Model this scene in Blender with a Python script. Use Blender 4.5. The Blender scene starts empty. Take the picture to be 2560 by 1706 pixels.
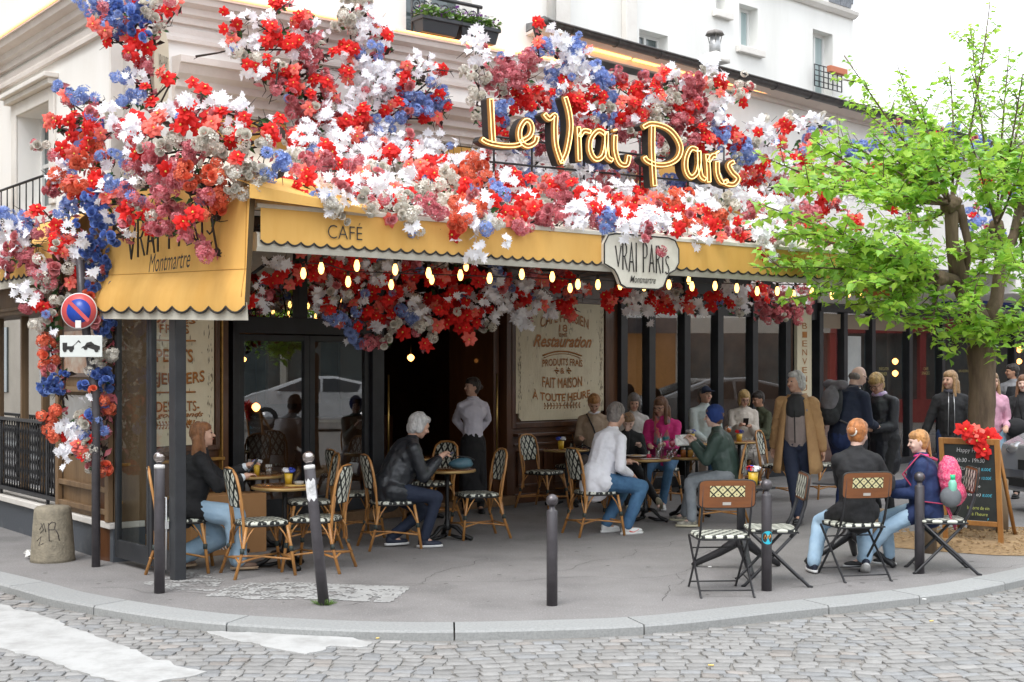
import bpy, bmesh, math, random
import numpy as np
from mathutils import Vector, Matrix, noise
R = math.radians; PI = math.pi
rnd = random.Random(7)
scene = bpy.context.scene
COL = scene.collection
# ---------------------------------------------------------------- camera, sky, sun, exposure
F = 3268.0; H = 1.75; HY = 920.0; CX = 1280.0
cam_d = bpy.data.cameras.new('camera'); cam = bpy.data.objects.new('camera', cam_d); COL.objects.link(cam)
cam.location = (0, 0, H); cam.rotation_euler = (R(90), 0, 0)
cam_d.sensor_width = 36; cam_d.lens = F / 2560 * 36; cam_d.shift_y = (HY - 853) / 2560
cam_d.clip_start = .1; cam_d.clip_end = 400
scene.camera = cam
world = bpy.data.worlds.new('World'); scene.world = world; world.use_nodes = True
wt = world.node_tree; wt.nodes.clear()
sky = wt.nodes.new('ShaderNodeTexSky'); sky.sky_type = 'NISHITA'; sky.sun_disc = False
sky.sun_elevation = R(55); sky.sun_rotation = R(200)
wm = wt.nodes.new('ShaderNodeMixRGB'); wm.inputs[0].default_value = .93; wm.inputs[2].default_value = (9.6, 10.0, 10.6, 1)
bg = wt.nodes.new('ShaderNodeBackground'); bg.inputs[1].default_value = .10
wo = wt.nodes.new('ShaderNodeOutputWorld')
wt.links.new(sky.outputs[0], wm.inputs[1]); wt.links.new(wm.outputs[0], bg.inputs[0]); wt.links.new(bg.outputs[0], wo.inputs[0])
sd = bpy.data.lights.new('sun', 'SUN'); sd.energy = 1.0; sd.angle = R(30); sd.color = (1, .97, .93)
sun = bpy.data.objects.new('sun', sd); COL.objects.link(sun)
sun.rotation_euler = (R(30), R(-16), 0)
scene.view_settings.view_transform = 'Standard'; scene.view_settings.look = 'None'
scene.view_settings.exposure = 1.22; scene.view_settings.gamma = 1; scene.view_settings.use_curve_mapping = False
scene.cycles.max_bounces = 6; scene.cycles.transparent_max_bounces = 16
scene.cycles.caustics_reflective = False; scene.cycles.caustics_refractive = False
scene.cycles.sample_clamp_indirect = 4.0
# ---------------------------------------------------------------- helpers
D = 1.088  # display coordinates used while measuring -> photo pixels
def P(px, py, Y): return Vector(((px - CX) / F * Y, Y, H + (HY - py) / F * Y))
def G(px, py, z=0): Y = F * (H - z) / (py - HY); return Vector(((px - CX) / F * Y, Y, z))
class Line:  # a vertical wall plane: start point and bearing in plan
    def __init__(s, x, y, deg, flip=1):
        s.o = Vector((x, y, 0)); s.d = Vector((math.cos(R(deg)), math.sin(R(deg)), 0)); s.n = Vector((s.d.y, -s.d.x, 0)) * flip; s.deg = deg; s.flip = flip
    def off(s, k): o = s.o + s.n * k; return Line(o.x, o.y, s.deg, s.flip)
    def hit(s, px):
        r = (px - CX) / F
        t = (r * s.o.y - s.o.x) / (s.d.x - r * s.d.y)
        return t
    def W(s, px, py):  # point of the plane seen at a photo position
        t = s.hit(px); p = s.o + s.d * t
        return Vector((p.x, p.y, H + (HY - py) / F * p.y))
    def at(s, t, z, k=0): p = s.o + s.d * t + s.n * k; return Vector((p.x, p.y, z))
    def tz(s, px, py): p = s.W(px, py); return s.hit(px), p.z
WALL = Line(-3.80, 12.39, 37.8)       # upper front wall
WING = Line(-3.80, 12.39, 127.8, -1)      # upper left wing wall (goes away to the left)
FRONT = Line(-3.0, 13.84, 45)         # recessed shop front
AWN = Line(-1.927, 9.84, 37.15)       # front edge of the long awning
SCR = Line(-3.53, 11.69, -49.2)       # glass wind screen
DROP = Line(-3.62, 11.78, -50.0)      # corner awning
PAN = Line(-3.60, 11.78, 50)          # wooden pier and signboard at the corner
SIDE = Line(-3.58, 11.74, 127.8, -1)      # left wing shop front
def tag(o, label=None, cat=None, group=None, kind=None):
    if label: o['label'] = label
    if cat: o['category'] = cat
    if group: o['group'] = group
    if kind: o['kind'] = kind
    return o
def empty(name, loc, rz=0, **k):
    o = bpy.data.objects.new(name, None); COL.objects.link(o); o.location = loc; o.rotation_euler = (0, 0, rz); o.empty_display_size = .1
    return tag(o, **k)
def link(name, me, parent=None, mtx=None, **k):
    o = bpy.data.objects.new(name, me); COL.objects.link(o)
    if parent is not None: o.parent = parent
    if mtx is not None: o.matrix_local = mtx
    return tag(o, **k)
def copy_tree(root, kids, loc, rz, **k):
    c = root.copy(); COL.objects.link(c); c.location = loc; c.rotation_euler = (0, 0, rz); tag(c, **k)
    for ch, subs in kids:
        d = ch.copy(); COL.objects.link(d); d.parent = c
        for s in subs:
            e = s.copy(); COL.objects.link(e); e.parent = d
    return c
def tree_of(root):
    ch = [o for o in COL.objects if o.parent == root]
    return [(c, [o for o in COL.objects if o.parent == c]) for c in ch]
def basis(d, up=Vector((0, 0, 1))):
    d = d.normalized()
    if abs(d.dot(up)) > .98: up = Vector((0, 1, 0))
    x = up.cross(d).normalized(); y = d.cross(x)
    return Matrix((x, y, d)).transposed()
class MB:
    def __init__(s): s.v = []; s.f = []; s.m = []; s.cur = 0; s.sm = True; s.s = []
    def add(s, vs, fs, smooth=None):
        b = len(s.v); s.v.extend([tuple(v) for v in vs]); s.f.extend([tuple(b + i for i in f) for f in fs])
        s.m.extend([s.cur] * len(fs)); s.s.extend([s.sm if smooth is None else smooth] * len(fs)); return s
    def box(s, c, d, M=None):
        c = Vector(c); h = Vector(d) / 2
        vs = [Vector((x * h.x, y * h.y, z * h.z)) for x in (-1, 1) for y in (-1, 1) for z in (-1, 1)]
        if M is not None: vs = [M @ v for v in vs]
        return s.add([c + v for v in vs], [(0, 1, 3, 2), (4, 6, 7, 5), (0, 4, 5, 1), (2, 3, 7, 6), (0, 2, 6, 4), (1, 5, 7, 3)], False)
    def wbox(s, L, t0, t1, z0, z1, k0, k1):  # box in wall coordinates
        vs = [L.at(t, z, k) for t in (t0, t1) for z in (z0, z1) for k in (k0, k1)]
        return s.add(vs, [(0, 1, 3, 2), (4, 6, 7, 5), (0, 4, 5, 1), (2, 3, 7, 6), (0, 2, 6, 4), (1, 5, 7, 3)], False)
    def wprofile(s, L, t0, t1, pts):  # moulding: pts (k, z) swept along the wall
        n = len(pts); vs = [L.at(t, z, k) for t in (t0, t1) for k, z in pts]
        fs = [(i, (i + 1) % n, n + (i + 1) % n, n + i) for i in range(n)] + [tuple(range(n)), tuple(range(2 * n - 1, n - 1, -1))]
        return s.add(vs, fs, False)
    def tube(s, pts, r, n=8, cap=True, flat=None, closed=False):
        pts = [Vector(p) for p in pts]; m = len(pts); rs = r if isinstance(r, (list, tuple)) else [r] * m
        vs = []; prev = None
        for i, p in enumerate(pts):
            if closed: d = pts[(i + 1) % m] - pts[i - 1]
            else: d = pts[min(i + 1, m - 1)] - pts[max(i - 1, 0)]
            if d.length < 1e-9: d = Vector((0, 0, 1))
            if prev is None: B = basis(d)
            else:
                d = d.normalized(); x = prev.col[0] - d * prev.col[0].dot(d)
                x = x.normalized() if x.length > 1e-6 else basis(d).col[0].copy()
                B = Matrix((x, d.cross(x), d)).transposed()
            prev = B
            for k in range(n):
                a = 2 * PI * k / n; q = Vector((math.cos(a), math.sin(a) * (flat or 1), 0)) * rs[i]
                vs.append(p + B @ q)
        fs = []
        for i in range(m if closed else m - 1):
            j = (i + 1) % m
            for k in range(n): fs.append((i * n + k, i * n + (k + 1) % n, j * n + (k + 1) % n, j * n + k))
        if cap and not closed: fs += [tuple(range(n - 1, -1, -1)), tuple((m - 1) * n + k for k in range(n))]
        return s.add(vs, fs)
    def lathe(s, prof, c=(0, 0, 0), n=16, M=None):
        vs = []; c = Vector(c)
        for r, z in prof:
            for k in range(n):
                a = 2 * PI * k / n; v = Vector((r * math.cos(a), r * math.sin(a), z)); vs.append(c + (M @ v if M is not None else v))
        m = len(prof); fs = [(i * n + k, i * n + (k + 1) % n, (i + 1) * n + (k + 1) % n, (i + 1) * n + k) for i in range(m - 1) for k in range(n)]
        if prof[0][0] > 1e-6: fs.append(tuple(range(n - 1, -1, -1)))
        if prof[-1][0] > 1e-6: fs.append(tuple((m - 1) * n + k for k in range(n)))
        return s.add(vs, fs)
    def ell(s, c, r, M=None, n=12, m=8):
        r = Vector(r) if hasattr(r, '__len__') else Vector((r, r, r)); c = Vector(c); vs = []
        for i in range(m + 1):
            th = PI * i / m
            for k in range(n):
                a = 2 * PI * k / n; v = Vector((r.x * math.sin(th) * math.cos(a), r.y * math.sin(th) * math.sin(a), r.z * math.cos(th)))
                vs.append(c + (M @ v if M is not None else v))
        return s.add(vs, [(i * n + k, (i + 1) * n + k, (i + 1) * n + (k + 1) % n, i * n + (k + 1) % n) for i in range(m) for k in range(n)])
    def cap(s, p0, p1, r0, r1, n=12, flat=None):  # tapered capsule
        p0 = Vector(p0); p1 = Vector(p1); d = p1 - p0
        if d.length < 1e-6: return s.ell(p0, r0)
        u = d.normalized(); ps = []; rs = []
        for a in (-88, -60, -30): ps.append(p0 + u * r0 * math.sin(R(a))); rs.append(r0 * math.cos(R(a)))
        ps += [p0, p1]; rs += [r0, r1]
        for a in (30, 60, 88): ps.append(p1 + u * r1 * math.sin(R(a))); rs.append(r1 * math.cos(R(a)))
        return s.tube(ps, rs, n, flat=flat)
    def mesh(s, name, mats):
        me = bpy.data.meshes.new(name); me.from_pydata(s.v, [], s.f)
        for mt in (mats if isinstance(mats, (list, tuple)) else [mats]): me.materials.append(mt)
        me.polygons.foreach_set('use_smooth', s.s)
        if any(s.m): me.polygons.foreach_set('material_index', s.m)
        me.update(); return me
    def build(s, name, mats, parent=None, bevel=0, mtx=None, fixn=True, **k):
        me = s.mesh(name, mats)
        if fixn:
            bm = bmesh.new(); bm.from_mesh(me); bmesh.ops.recalc_face_normals(bm, faces=bm.faces); bm.to_mesh(me); bm.free()
        o = link(name, me, parent, mtx, **k)
        if bevel:
            b = o.modifiers.new('bevel', 'BEVEL'); b.width = bevel; b.segments = 2; b.limit_method = 'ANGLE'; b.angle_limit = R(50)
        return o
_tex = {}
def clouds(sc):
    if sc not in _tex:
        t = bpy.data.textures.new('folds', 'CLOUDS'); t.noise_scale = sc; t.noise_depth = 2; _tex[sc] = t
    return _tex[sc]
def fuse(o, voxel=.012, smooth=4, disp=0, dsc=.07):
    m = o.modifiers.new('remesh', 'REMESH'); m.mode = 'VOXEL'; m.voxel_size = voxel; m.use_smooth_shade = True
    if smooth: q = o.modifiers.new('smooth', 'SMOOTH'); q.iterations = smooth; q.factor = .5
    if disp: q = o.modifiers.new('folds', 'DISPLACE'); q.texture = clouds(dsc); q.strength = disp; q.mid_level = .5; q.texture_coords = 'LOCAL'
    return o
# ---------------------------------------------------------------- materials
MT = {}
def mat(name, c, rough=.6, metal=0, c2=None, sc=8, bump=0, bsc=40, mixpow=.5, spec=.5, emit=None, es=1, stretch=None, rand=0, trans=0, coat=0, coords='Object', detail=5, attr=None, sheen=0):
    if name in MT: return MT[name]
    m = bpy.data.materials.new(name); m.use_nodes = True; t = m.node_tree; N = t.nodes; Lk = t.links
    b = N['Principled BSDF']; b.inputs['Roughness'].default_value = rough; b.inputs['Metallic'].default_value = metal
    b.inputs['Specular IOR Level'].default_value = spec; b.inputs['Coat Weight'].default_value = coat
    if sheen: b.inputs['Sheen Weight'].default_value = sheen
    c = tuple(c) + (1,); b.inputs['Base Color'].default_value = c
    out = None
    if c2 is not None or bump:
        tc = N.new('ShaderNodeTexCoord'); mp = N.new('ShaderNodeMapping'); Lk.new(tc.outputs[coords], mp.inputs[0])
        if stretch: mp.inputs['Scale'].default_value = stretch
    if c2 is not None:
        nz = N.new('ShaderNodeTexNoise'); nz.inputs['Scale'].default_value = sc; nz.inputs['Detail'].default_value = detail; nz.inputs['Roughness'].default_value = .65
        Lk.new(mp.outputs[0], nz.inputs['Vector'])
        rp = N.new('ShaderNodeValToRGB'); rp.color_ramp.elements[0].position = mixpow - .16; rp.color_ramp.elements[1].position = mixpow + .16
        rp.color_ramp.elements[0].color = c; rp.color_ramp.elements[1].color = tuple(c2) + (1,)
        Lk.new(nz.outputs[0], rp.inputs[0]); out = rp.outputs[0]
    if attr:
        at = N.new('ShaderNodeAttribute'); at.attribute_name = attr
        mx = N.new('ShaderNodeMixRGB'); mx.blend_type = 'MULTIPLY'; mx.inputs[0].default_value = 1
        if out: Lk.new(out, mx.inputs[1])
        else: mx.inputs[1].default_value = c
        Lk.new(at.outputs[0], mx.inputs[2]); out = mx.outputs[0]
    if rand:
        oi = N.new('ShaderNodeObjectInfo'); mr = N.new('ShaderNodeMapRange'); mr.inputs['To Min'].default_value = 1 - rand; mr.inputs['To Max'].default_value = 1 + rand
        Lk.new(oi.outputs['Random'], mr.inputs[0]); hs = N.new('ShaderNodeHueSaturation'); Lk.new(mr.outputs[0], hs.inputs['Value'])
        if out: Lk.new(out, hs.inputs['Color'])
        else: hs.inputs['Color'].default_value = c
        out = hs.outputs[0]
    if out: Lk.new(out, b.inputs['Base Color'])
    if bump:
        nb = N.new('ShaderNodeTexNoise'); nb.inputs['Scale'].default_value = bsc; nb.inputs['Detail'].default_value = 4; Lk.new(mp.outputs[0], nb.inputs['Vector'])
        bp = N.new('ShaderNodeBump'); bp.inputs['Strength'].default_value = min(1, bump); bp.inputs['Distance'].default_value = .01 * max(1, bump)
        Lk.new(nb.outputs[0], bp.inputs['Height']); Lk.new(bp.outputs[0], b.inputs['Normal'])
    if emit: b.inputs['Emission Color'].default_value = tuple(emit) + (1,); b.inputs['Emission Strength'].default_value = es
    if trans:
        tr = N.new('ShaderNodeBsdfTranslucent'); ms = N.new('ShaderNodeMixShader'); ms.inputs[0].default_value = trans
        if out: Lk.new(out, tr.inputs[0])
        else: tr.inputs[0].default_value = c
        Lk.new(b.outputs[0], ms.inputs[1]); Lk.new(tr.outputs[0], ms.inputs[2]); Lk.new(ms.outputs[0], N['Material Output'].inputs[0])
    MT[name] = m; return m
def glass_mat(name, refl, tint=(1, 1, 1)):
    if name in MT: return MT[name]
    m = bpy.data.materials.new(name); m.use_nodes = True; t = m.node_tree; t.nodes.clear()
    tr = t.nodes.new('ShaderNodeBsdfTransparent'); tr.inputs[0].default_value = tuple(tint) + (1,)
    gl = t.nodes.new('ShaderNodeBsdfGlossy'); gl.inputs['Roughness'].default_value = 0
    ms = t.nodes.new('ShaderNodeMixShader'); lw = t.nodes.new('ShaderNodeLayerWeight'); lw.inputs[0].default_value = .25
    ma = t.nodes.new('ShaderNodeMath'); ma.operation = 'MULTIPLY_ADD'; ma.inputs[1].default_value = .5; ma.inputs[2].default_value = refl
    o = t.nodes.new('ShaderNodeOutputMaterial')
    t.links.new(lw.outputs['Fresnel'], ma.inputs[0]); t.links.new(ma.outputs[0], ms.inputs[0])
    t.links.new(tr.outputs[0], ms.inputs[1]); t.links.new(gl.outputs[0], ms.inputs[2]); t.links.new(ms.outputs[0], o.inputs[0])
    MT[name] = m; return m
def weave_mat(name, ax, ka, kb, light=(.62, .63, .54), dark=(.012, .014, .012), w=.16, dots=True):
    m = bpy.data.materials.new(name); m.use_nodes = True; t = m.node_tree; N = t.nodes; L = t.links; b = N['Principled BSDF']; b.inputs['Roughness'].default_value = .45
    tc = N.new('ShaderNodeTexCoord'); sp = N.new('ShaderNodeSeparateXYZ'); L.new(tc.outputs['Object'], sp.inputs[0])
    def M(op, a, b_=None, c=None):
        n = N.new('ShaderNodeMath'); n.operation = op
        for i, x in enumerate((a, b_, c)):
            if x is None: continue
            if isinstance(x, (int, float)): n.inputs[i].default_value = x
            else: L.new(x, n.inputs[i])
        return n.outputs[0]
    u = M('MULTIPLY', sp.outputs[ax[0]], ka); v = M('MULTIPLY', sp.outputs[ax[1]], kb)
    a = M('ABSOLUTE', M('SUBTRACT', M('FRACT', M('ADD', u, v)), .5)); c = M('ABSOLUTE', M('SUBTRACT', M('FRACT', M('SUBTRACT', u, v)), .5))
    ln = M('LESS_THAN', M('MINIMUM', a, c), w)
    if dots: ln = M('MAXIMUM', ln, M('MULTIPLY', M('GREATER_THAN', a, .42), M('GREATER_THAN', c, .42)))
    mx = N.new('ShaderNodeMixRGB'); L.new(ln, mx.inputs[0]); mx.inputs[1].default_value = light + (1,); mx.inputs[2].default_value = dark + (1,)
    L.new(mx.outputs[0], b.inputs['Base Color'])
    bp = N.new('ShaderNodeBump'); bp.inputs['Strength'].default_value = .4; bp.inputs['Distance'].default_value = .003; L.new(ln, bp.inputs['Height']); L.new(bp.outputs[0], b.inputs['Normal'])
    return m
black_metal = mat('black_metal', (.018, .018, .02), .4, c2=(.03, .03, .033), sc=6, bump=.15, bsc=60)
iron = mat('cast_iron', (.02, .02, .021), .45, .6, c2=(.035, .034, .033), sc=20, bump=.4, bsc=50)
frame_mat = mat('door_frame', (.022, .024, .028), .35, c2=(.035, .038, .043), sc=4)
wood_dark = mat('wood_dark', (.06, .022, .009), .35, c2=(.12, .048, .018), sc=5, stretch=(1, 1, .12), bump=.2, bsc=30, coat=.3)
wood_brown = mat('wood_brown', (.13, .075, .035), .55, c2=(.24, .15, .075), sc=6, stretch=(1, 1, .15), bump=.3, bsc=30)
gold = mat('gold_trim', (.45, .25, .06), .4, .5, c2=(.3, .15, .04), sc=20)
wall_white = mat('wall_white', (.86, .84, .805), .85, c2=(.79, .765, .72), sc=1.5, stretch=(1, 1, .22), mixpow=.60, bump=.15, bsc=25)
wall_far = mat('wall_far', (.80, .79, .755), .85, c2=(.71, .70, .66), sc=1.2, stretch=(1, 1, .2), mixpow=.60, bump=.1, bsc=10)
stone_trim = mat('stone_trim', (.74, .68, .63), .8, c2=(.64, .57, .52), sc=2, bump=.3, bsc=30)
stone_lite = mat('stone_lite', (.78, .75, .70), .8, c2=(.68, .64, .59), sc=2, bump=.2, bsc=30)
yellow = mat('awning_yellow', (.84, .50, .14), .8, c2=(.76, .42, .10), sc=3, stretch=(1, 1, .18), bump=1.5, bsc=4, trans=.12)
cream = mat('awning_cream', (.66, .63, .54), .75, c2=(.53, .50, .42), sc=4, bump=.1, bsc=20)
ink = mat('ink', (.02, .018, .016), .6)
glass_door = glass_mat('glass_door', .18)
glass_scr = glass_mat('glass_screen', .06, (.86, .9, .88))
glass_far = mat('glass_far', (.05, .07, .075), .08, spec=.9, c2=(.10, .13, .13), sc=1.5)
def text_mesh(s, shear=0, ext=0, offset=0, spacing=1):
    cu = bpy.data.curves.new('t', 'FONT'); cu.body = s; cu.shear = shear; cu.extrude = ext; cu.align_x = 'LEFT'; cu.offset = offset; cu.space_character = spacing; cu.resolution_u = 3
    o = bpy.data.objects.new('t', cu); COL.objects.link(o)
    dg = bpy.context.evaluated_depsgraph_get(); me = bpy.data.meshes.new_from_object(o.evaluated_get(dg)); bpy.data.objects.remove(o); return me
_tm = {}
def words(name, s, o, ux, uz, w, h, m, parent=None, shear=0, ext=.004, offset=0, arch=0, taper=0, **k):
    """flat lettering: fills the box from o along ux (width w) and uz (height h)"""
    key = (s, shear, offset)
    if key not in _tm: me = text_mesh(s, shear, 0, offset); _tm[key] = ([v.co.copy() for v in me.vertices], [tuple(p.vertices) for p in me.polygons])
    vs, fs = _tm[key]; xs = [v.x for v in vs]; ys = [v.y for v in vs]; x0, x1, y0, y1 = min(xs), max(xs), min(ys), max(ys)
    o = Vector(o); ux = Vector(ux).normalized(); uz = Vector(uz).normalized(); n = ux.cross(uz); b = MB(); pts = []
    for v in vs:
        u = (v.x - x0) / (x1 - x0); q = (v.y - y0) / (y1 - y0); zz = q * h + arch * (1 - (2 * u - 1) ** 2)
        pts.append(o + ux * (u * w) + uz * zz + n * ext)
    b.add(pts, fs, False); me = b.mesh(name, m)
    return link(name, me, parent, **k)
# ================================================================ ground, road, pavement
ROADZ = -.055
OUT = [(-26, 30), (-16, 21.5), (-9.5, 15.6), (-6.2, 12.5), (-4.15, 10.59), (-3.43, 9.88), (-2.4, 9.15), (-1.57, 8.83), (-.65, 8.69), (.32, 8.77), (1.04, 8.94), (1.91, 9.39), (3.40, 10.18), (4.26, 10.87), (5.6, 12.1), (7.6, 14.2), (12, 19.2), (26, 35)]
def resample(pts, step):
    # Catmull-Rom then even spacing
    P_ = [Vector((x, y, 0)) for x, y in pts]; cr = []
    for i in range(len(P_) - 1):
        a, b, c, d = P_[max(i - 1, 0)], P_[i], P_[i + 1], P_[min(i + 2, len(P_) - 1)]
        for k in range(12):
            t = k / 12; cr.append(.5 * ((2 * b) + (c - a) * t + (2 * a - 5 * b + 4 * c - d) * t * t + (3 * b - a - 3 * c + d) * t ** 3))
    cr.append(P_[-1]); out = [cr[0]]; acc = 0
    for i in range(1, len(cr)):
        seg = cr[i] - cr[i - 1]; L_ = seg.length; pos = 0
        while acc + (L_ - pos) >= step:
            pos += step - acc; acc = 0; out.append(cr[i - 1] + seg * (pos / L_))
        acc += L_ - pos
    return out
KC = resample(OUT, .1)
def kerb_y(x):
    for a, b in zip(KC, KC[1:]):
        if a.x <= x <= b.x: return a.y + (b.y - a.y) * (x - a.x) / max(1e-6, b.x - a.x)
    return 99
road_mat = mat('road_joint', (.24, .23, .215), .95, c2=(.18, .17, .155), sc=20, bump=.6, bsc=60)
asph = mat('pavement_asphalt', (.25, .238, .232), .85, c2=(.20, .19, .185), sc=1.6, bump=.35, bsc=160, mixpow=.52)
stone_m = mat('cobble_stone', (.45, .445, .435), .72, c2=(.36, .355, .345), sc=30, bump=.6, bsc=45, attr='tone', detail=6)
kerb_m = mat('kerb_granite', (.34, .345, .34), .75, c2=(.26, .265, .26), sc=60, bump=.25, bsc=120, rand=.07)
paint = mat('road_paint', (.43, .43, .42), .8, c2=(.30, .295, .285), sc=5, mixpow=.58, bump=.25, bsc=60)
road = link('road', (lambda b: (b.add([(-60, -30, ROADZ - .011), (60, -30, ROADZ - .011), (60, 70, ROADZ - .011), (-60, 70, ROADZ - .011)], [(0, 1, 2, 3)], False), b.mesh('road', road_mat))[1])(MB()), kind='structure')
# pavement sheet: from the kerb stones back
KW = .30
inner = []
for i, p in enumerate(KC):
    d = (KC[min(i + 1, len(KC) - 1)] - KC[max(i - 1, 0)]).normalized(); inner.append(p + Vector((-d.y, d.x, 0)) * KW)
b = MB()
vs = [(p.x, p.y, 0) for p in inner]; vs2 = [(p.x * 1.0, max(p.y, 45) if False else 60, 0) for p in inner]
n = len(vs); b.add(vs + [(v[0], 60, 0) for v in vs], [(i, i + 1, n + i + 1, n + i) for i in range(n - 1)], False)
pavement = b.build('pavement', asph, kind='structure', fixn=False)
nt = asph.node_tree; bs = nt.nodes['Principled BSDF']; src = bs.inputs['Base Color'].links[0].from_socket; tc = nt.nodes.new('ShaderNodeTexCoord')
def layer(src, scale, lo, hi, k, typ='ShaderNodeTexNoise', col=(.05, .05, .05, 1)):
    n = nt.nodes.new(typ); n.inputs['Scale'].default_value = scale; nt.links.new(tc.outputs['Object'], n.inputs['Vector']); mr = nt.nodes.new('ShaderNodeMapRange'); mr.inputs[1].default_value = lo; mr.inputs[2].default_value = hi; mr.inputs[4].default_value = k
    nt.links.new(n.outputs[0], mr.inputs[0]); mx = nt.nodes.new('ShaderNodeMixRGB'); mx.inputs[2].default_value = col; nt.links.new(mr.outputs[0], mx.inputs[0]); nt.links.new(src, mx.inputs[1]); return mx.outputs[0]
o_ = layer(src, 95, .52, .72, .45); o_ = layer(o_, 1.3, .56, .74, .30); o_ = layer(o_, 60, .60, .72, .55, col=(.45, .44, .43, 1)); nt.links.new(o_, bs.inputs['Base Color'])
b = MB()
for q in range(170):
    y_ = rnd.uniform(9.6, 18); x_ = rnd.uniform(-.36, .38) * y_; r_ = rnd.uniform(.008, .02)
    if y_ > kerb_y(x_) + .45: b.add([(x_ + r_ * math.cos(a) * 1.2, y_ + r_ * math.sin(a), .002) for a in [PI * i / 4 for i in range(8)]], [tuple(range(8))], False)
b.build('gum_spots', mat('gum', (.11, .105, .10), .8), kind='stuff', fixn=False)
b = MB()
for x0, y0, x1, y1 in ((-1.2, 9.6, -.2, 12.0), (1.1, 9.8, 1.9, 12.6), (2.2, 10.4, 5.5, 12.1), (-2.5, 10.3, 1.5, 11.0), (.4, 11.2, 2.6, 14.5), (-3.4, 10.4, -2.3, 10.1)):
    a, c = Vector((x0, y0, 0)), Vector((x1, y1, 0)); d = (c - a).normalized(); nn = Vector((-d.y, d.x, 0)); m_ = int((c - a).length / .06); row = []
    for i in range(m_ + 1): p = a.lerp(c, i / m_) + nn * (noise.noise(Vector((i * .21, x0, y0))) * .16 + noise.noise(Vector((i * .9, y0, x0))) * .03); w = .0016 + .0028 * abs(noise.noise(Vector((i * .37, 2, y0)))); row += [p + nn * w + Vector((0, 0, .0022)), p - nn * w + Vector((0, 0, .0022))]
    b.add(row, [(2 * i, 2 * i + 1, 2 * i + 3, 2 * i + 2) for i in range(m_)], False)
b.build('pavement_cracks', mat('crack', (.06, .056, .052), .9), kind='structure', fixn=False)
# kerb stones, each its own piece
def kerb_stone(i0, i1):
    b = MB(); k = list(range(i0, i1 + 1)); gap = .006
    prof = [(0, ROADZ - .05), (.0, -.012), (.012, .003), (KW - .006, .003), (KW - .006, -.05)]
    rows = []
    for j, i in enumerate(k):
        p = KC[i]; d = (KC[min(i + 1, len(KC) - 1)] - KC[max(i - 1, 0)]).normalized(); q = Vector((-d.y, d.x, 0))
        s_ = gap if j == 0 else (-gap if j == len(k) - 1 else 0); w = rnd.uniform(-.002, .002)
        rows.append([p + d * s_ + q * (a + (w if a < .02 else 0)) + Vector((0, 0, z)) for a, z in prof])
    m = len(prof); vs = [v for r in rows for v in r]
    fs = [(r * m + c, r * m + c + 1, (r + 1) * m + c + 1, (r + 1) * m + c) for r in range(len(rows) - 1) for c in range(m - 1)]
    fs += [tuple(range(m)), tuple((len(rows) - 1) * m + c for c in range(m))]
    b.add(vs, fs, False); b.build('kerb_stone', kerb_m, kerb_e)
kerb_e = empty('kerb', (0, 0, 0), kind='structure')
i = 0
while i < len(KC) - 2:
    L_ = rnd.choice((9, 11, 13, 16)); kerb_stone(i, min(i + L_, len(KC) - 1)); i += L_
# cobbles
def cobble(b, cx, cy, w, d, ang, cols):
    z = ROADZ + rnd.uniform(-.0035, .0035); c, s_ = math.cos(ang), math.sin(ang); base = []; top = []; mid = []
    j = lambda a: rnd.uniform(-a, a)
    cor = [(-w / 2 + j(.012), -d / 2 + j(.01)), (0 + j(.02), -d / 2 - .005 + j(.006)), (w / 2 + j(.012), -d / 2 + j(.01)), (w / 2 + j(.012), d / 2 + j(.01)), (j(.02), d / 2 + .004 + j(.006)), (-w / 2 + j(.012), d / 2 + j(.01))]
    tx, ty = j(.03), j(.03)
    for x, y in cor:
        for lst, k, zz in ((base, 1.0, ROADZ - .03), (mid, .99, z - .004), (top, .93, z)):
            X, Y = x * k, y * k; lst.append((cx + X * c - Y * s_, cy + X * s_ + Y * c, zz + (X * tx + Y * ty if lst is not base else 0)))
    n0 = len(b.v); b.add(base + mid + top, [(i, (i + 1) % 6, 6 + (i + 1) % 6, 6 + i) for i in range(6)], False)
    b.f += [(n0 + 6 + i, n0 + 6 + (i + 1) % 6, n0 + 12 + (i + 1) % 6, n0 + 12 + i) for i in range(6)] + [tuple(n0 + 12 + i for i in range(6))]
    b.m += [0] * 7; b.s += [True] * 7
    t = rnd.gauss(1, .085); h = rnd.random()
    if h < .08: col = (t * 1.02, t * .95, t * .90)
    elif h < .3: col = (t * .95, t * .97, t * 1.0)
    else: col = (t, t * .99, t * .98)
    cols.append((18, col))
def tone(me, cols):
    a = me.color_attributes.new('tone', 'FLOAT_COLOR', 'POINT'); data = []
    for n, c in cols: data += [c[0] * .62, c[1] * .62, c[2] * .62, 1] * n
    a.data.foreach_set('color', data)
cob = []
y = 6.3; row = 0
while y < 21:
    dy = rnd.uniform(.092, .106); x = -9.0 + rnd.uniform(0, .14)
    while x < 13:
        w = rnd.uniform(.105, .165)
        arc = .16 * abs(math.sin(x * 1.15 + .6)) + .05 * math.sin(x * .7)
        yy = y + arc - .0; sl = .16 * 1.15 * math.cos(x * 1.15 + .6) * (1 if math.sin(x * 1.15 + .6) > 0 else -1)
        xc = x + w / 2; ky = kerb_y(xc)
        if yy < ky - .07 and abs(xc) < yy * .43 + 2.0:
            cob.append((xc, yy, w - .012, dy - .010, math.atan(sl) + rnd.uniform(-.05, .05)))
        x += w
    y += dy; row += 1
cob.sort(key=lambda c: (abs(c[1] - 7.3) if c[1] > 7.0 else 9))
for i, c in enumerate(cob[:300]):
    b = MB(); cols = []; cobble(b, 0, 0, c[2], c[3], c[4], cols); me = b.mesh('cobble', stone_m); tone(me, cols)
    o = link('cobble', me, road); o.location = (c[0], c[1], 0)
b = MB(); cols = []
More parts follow.
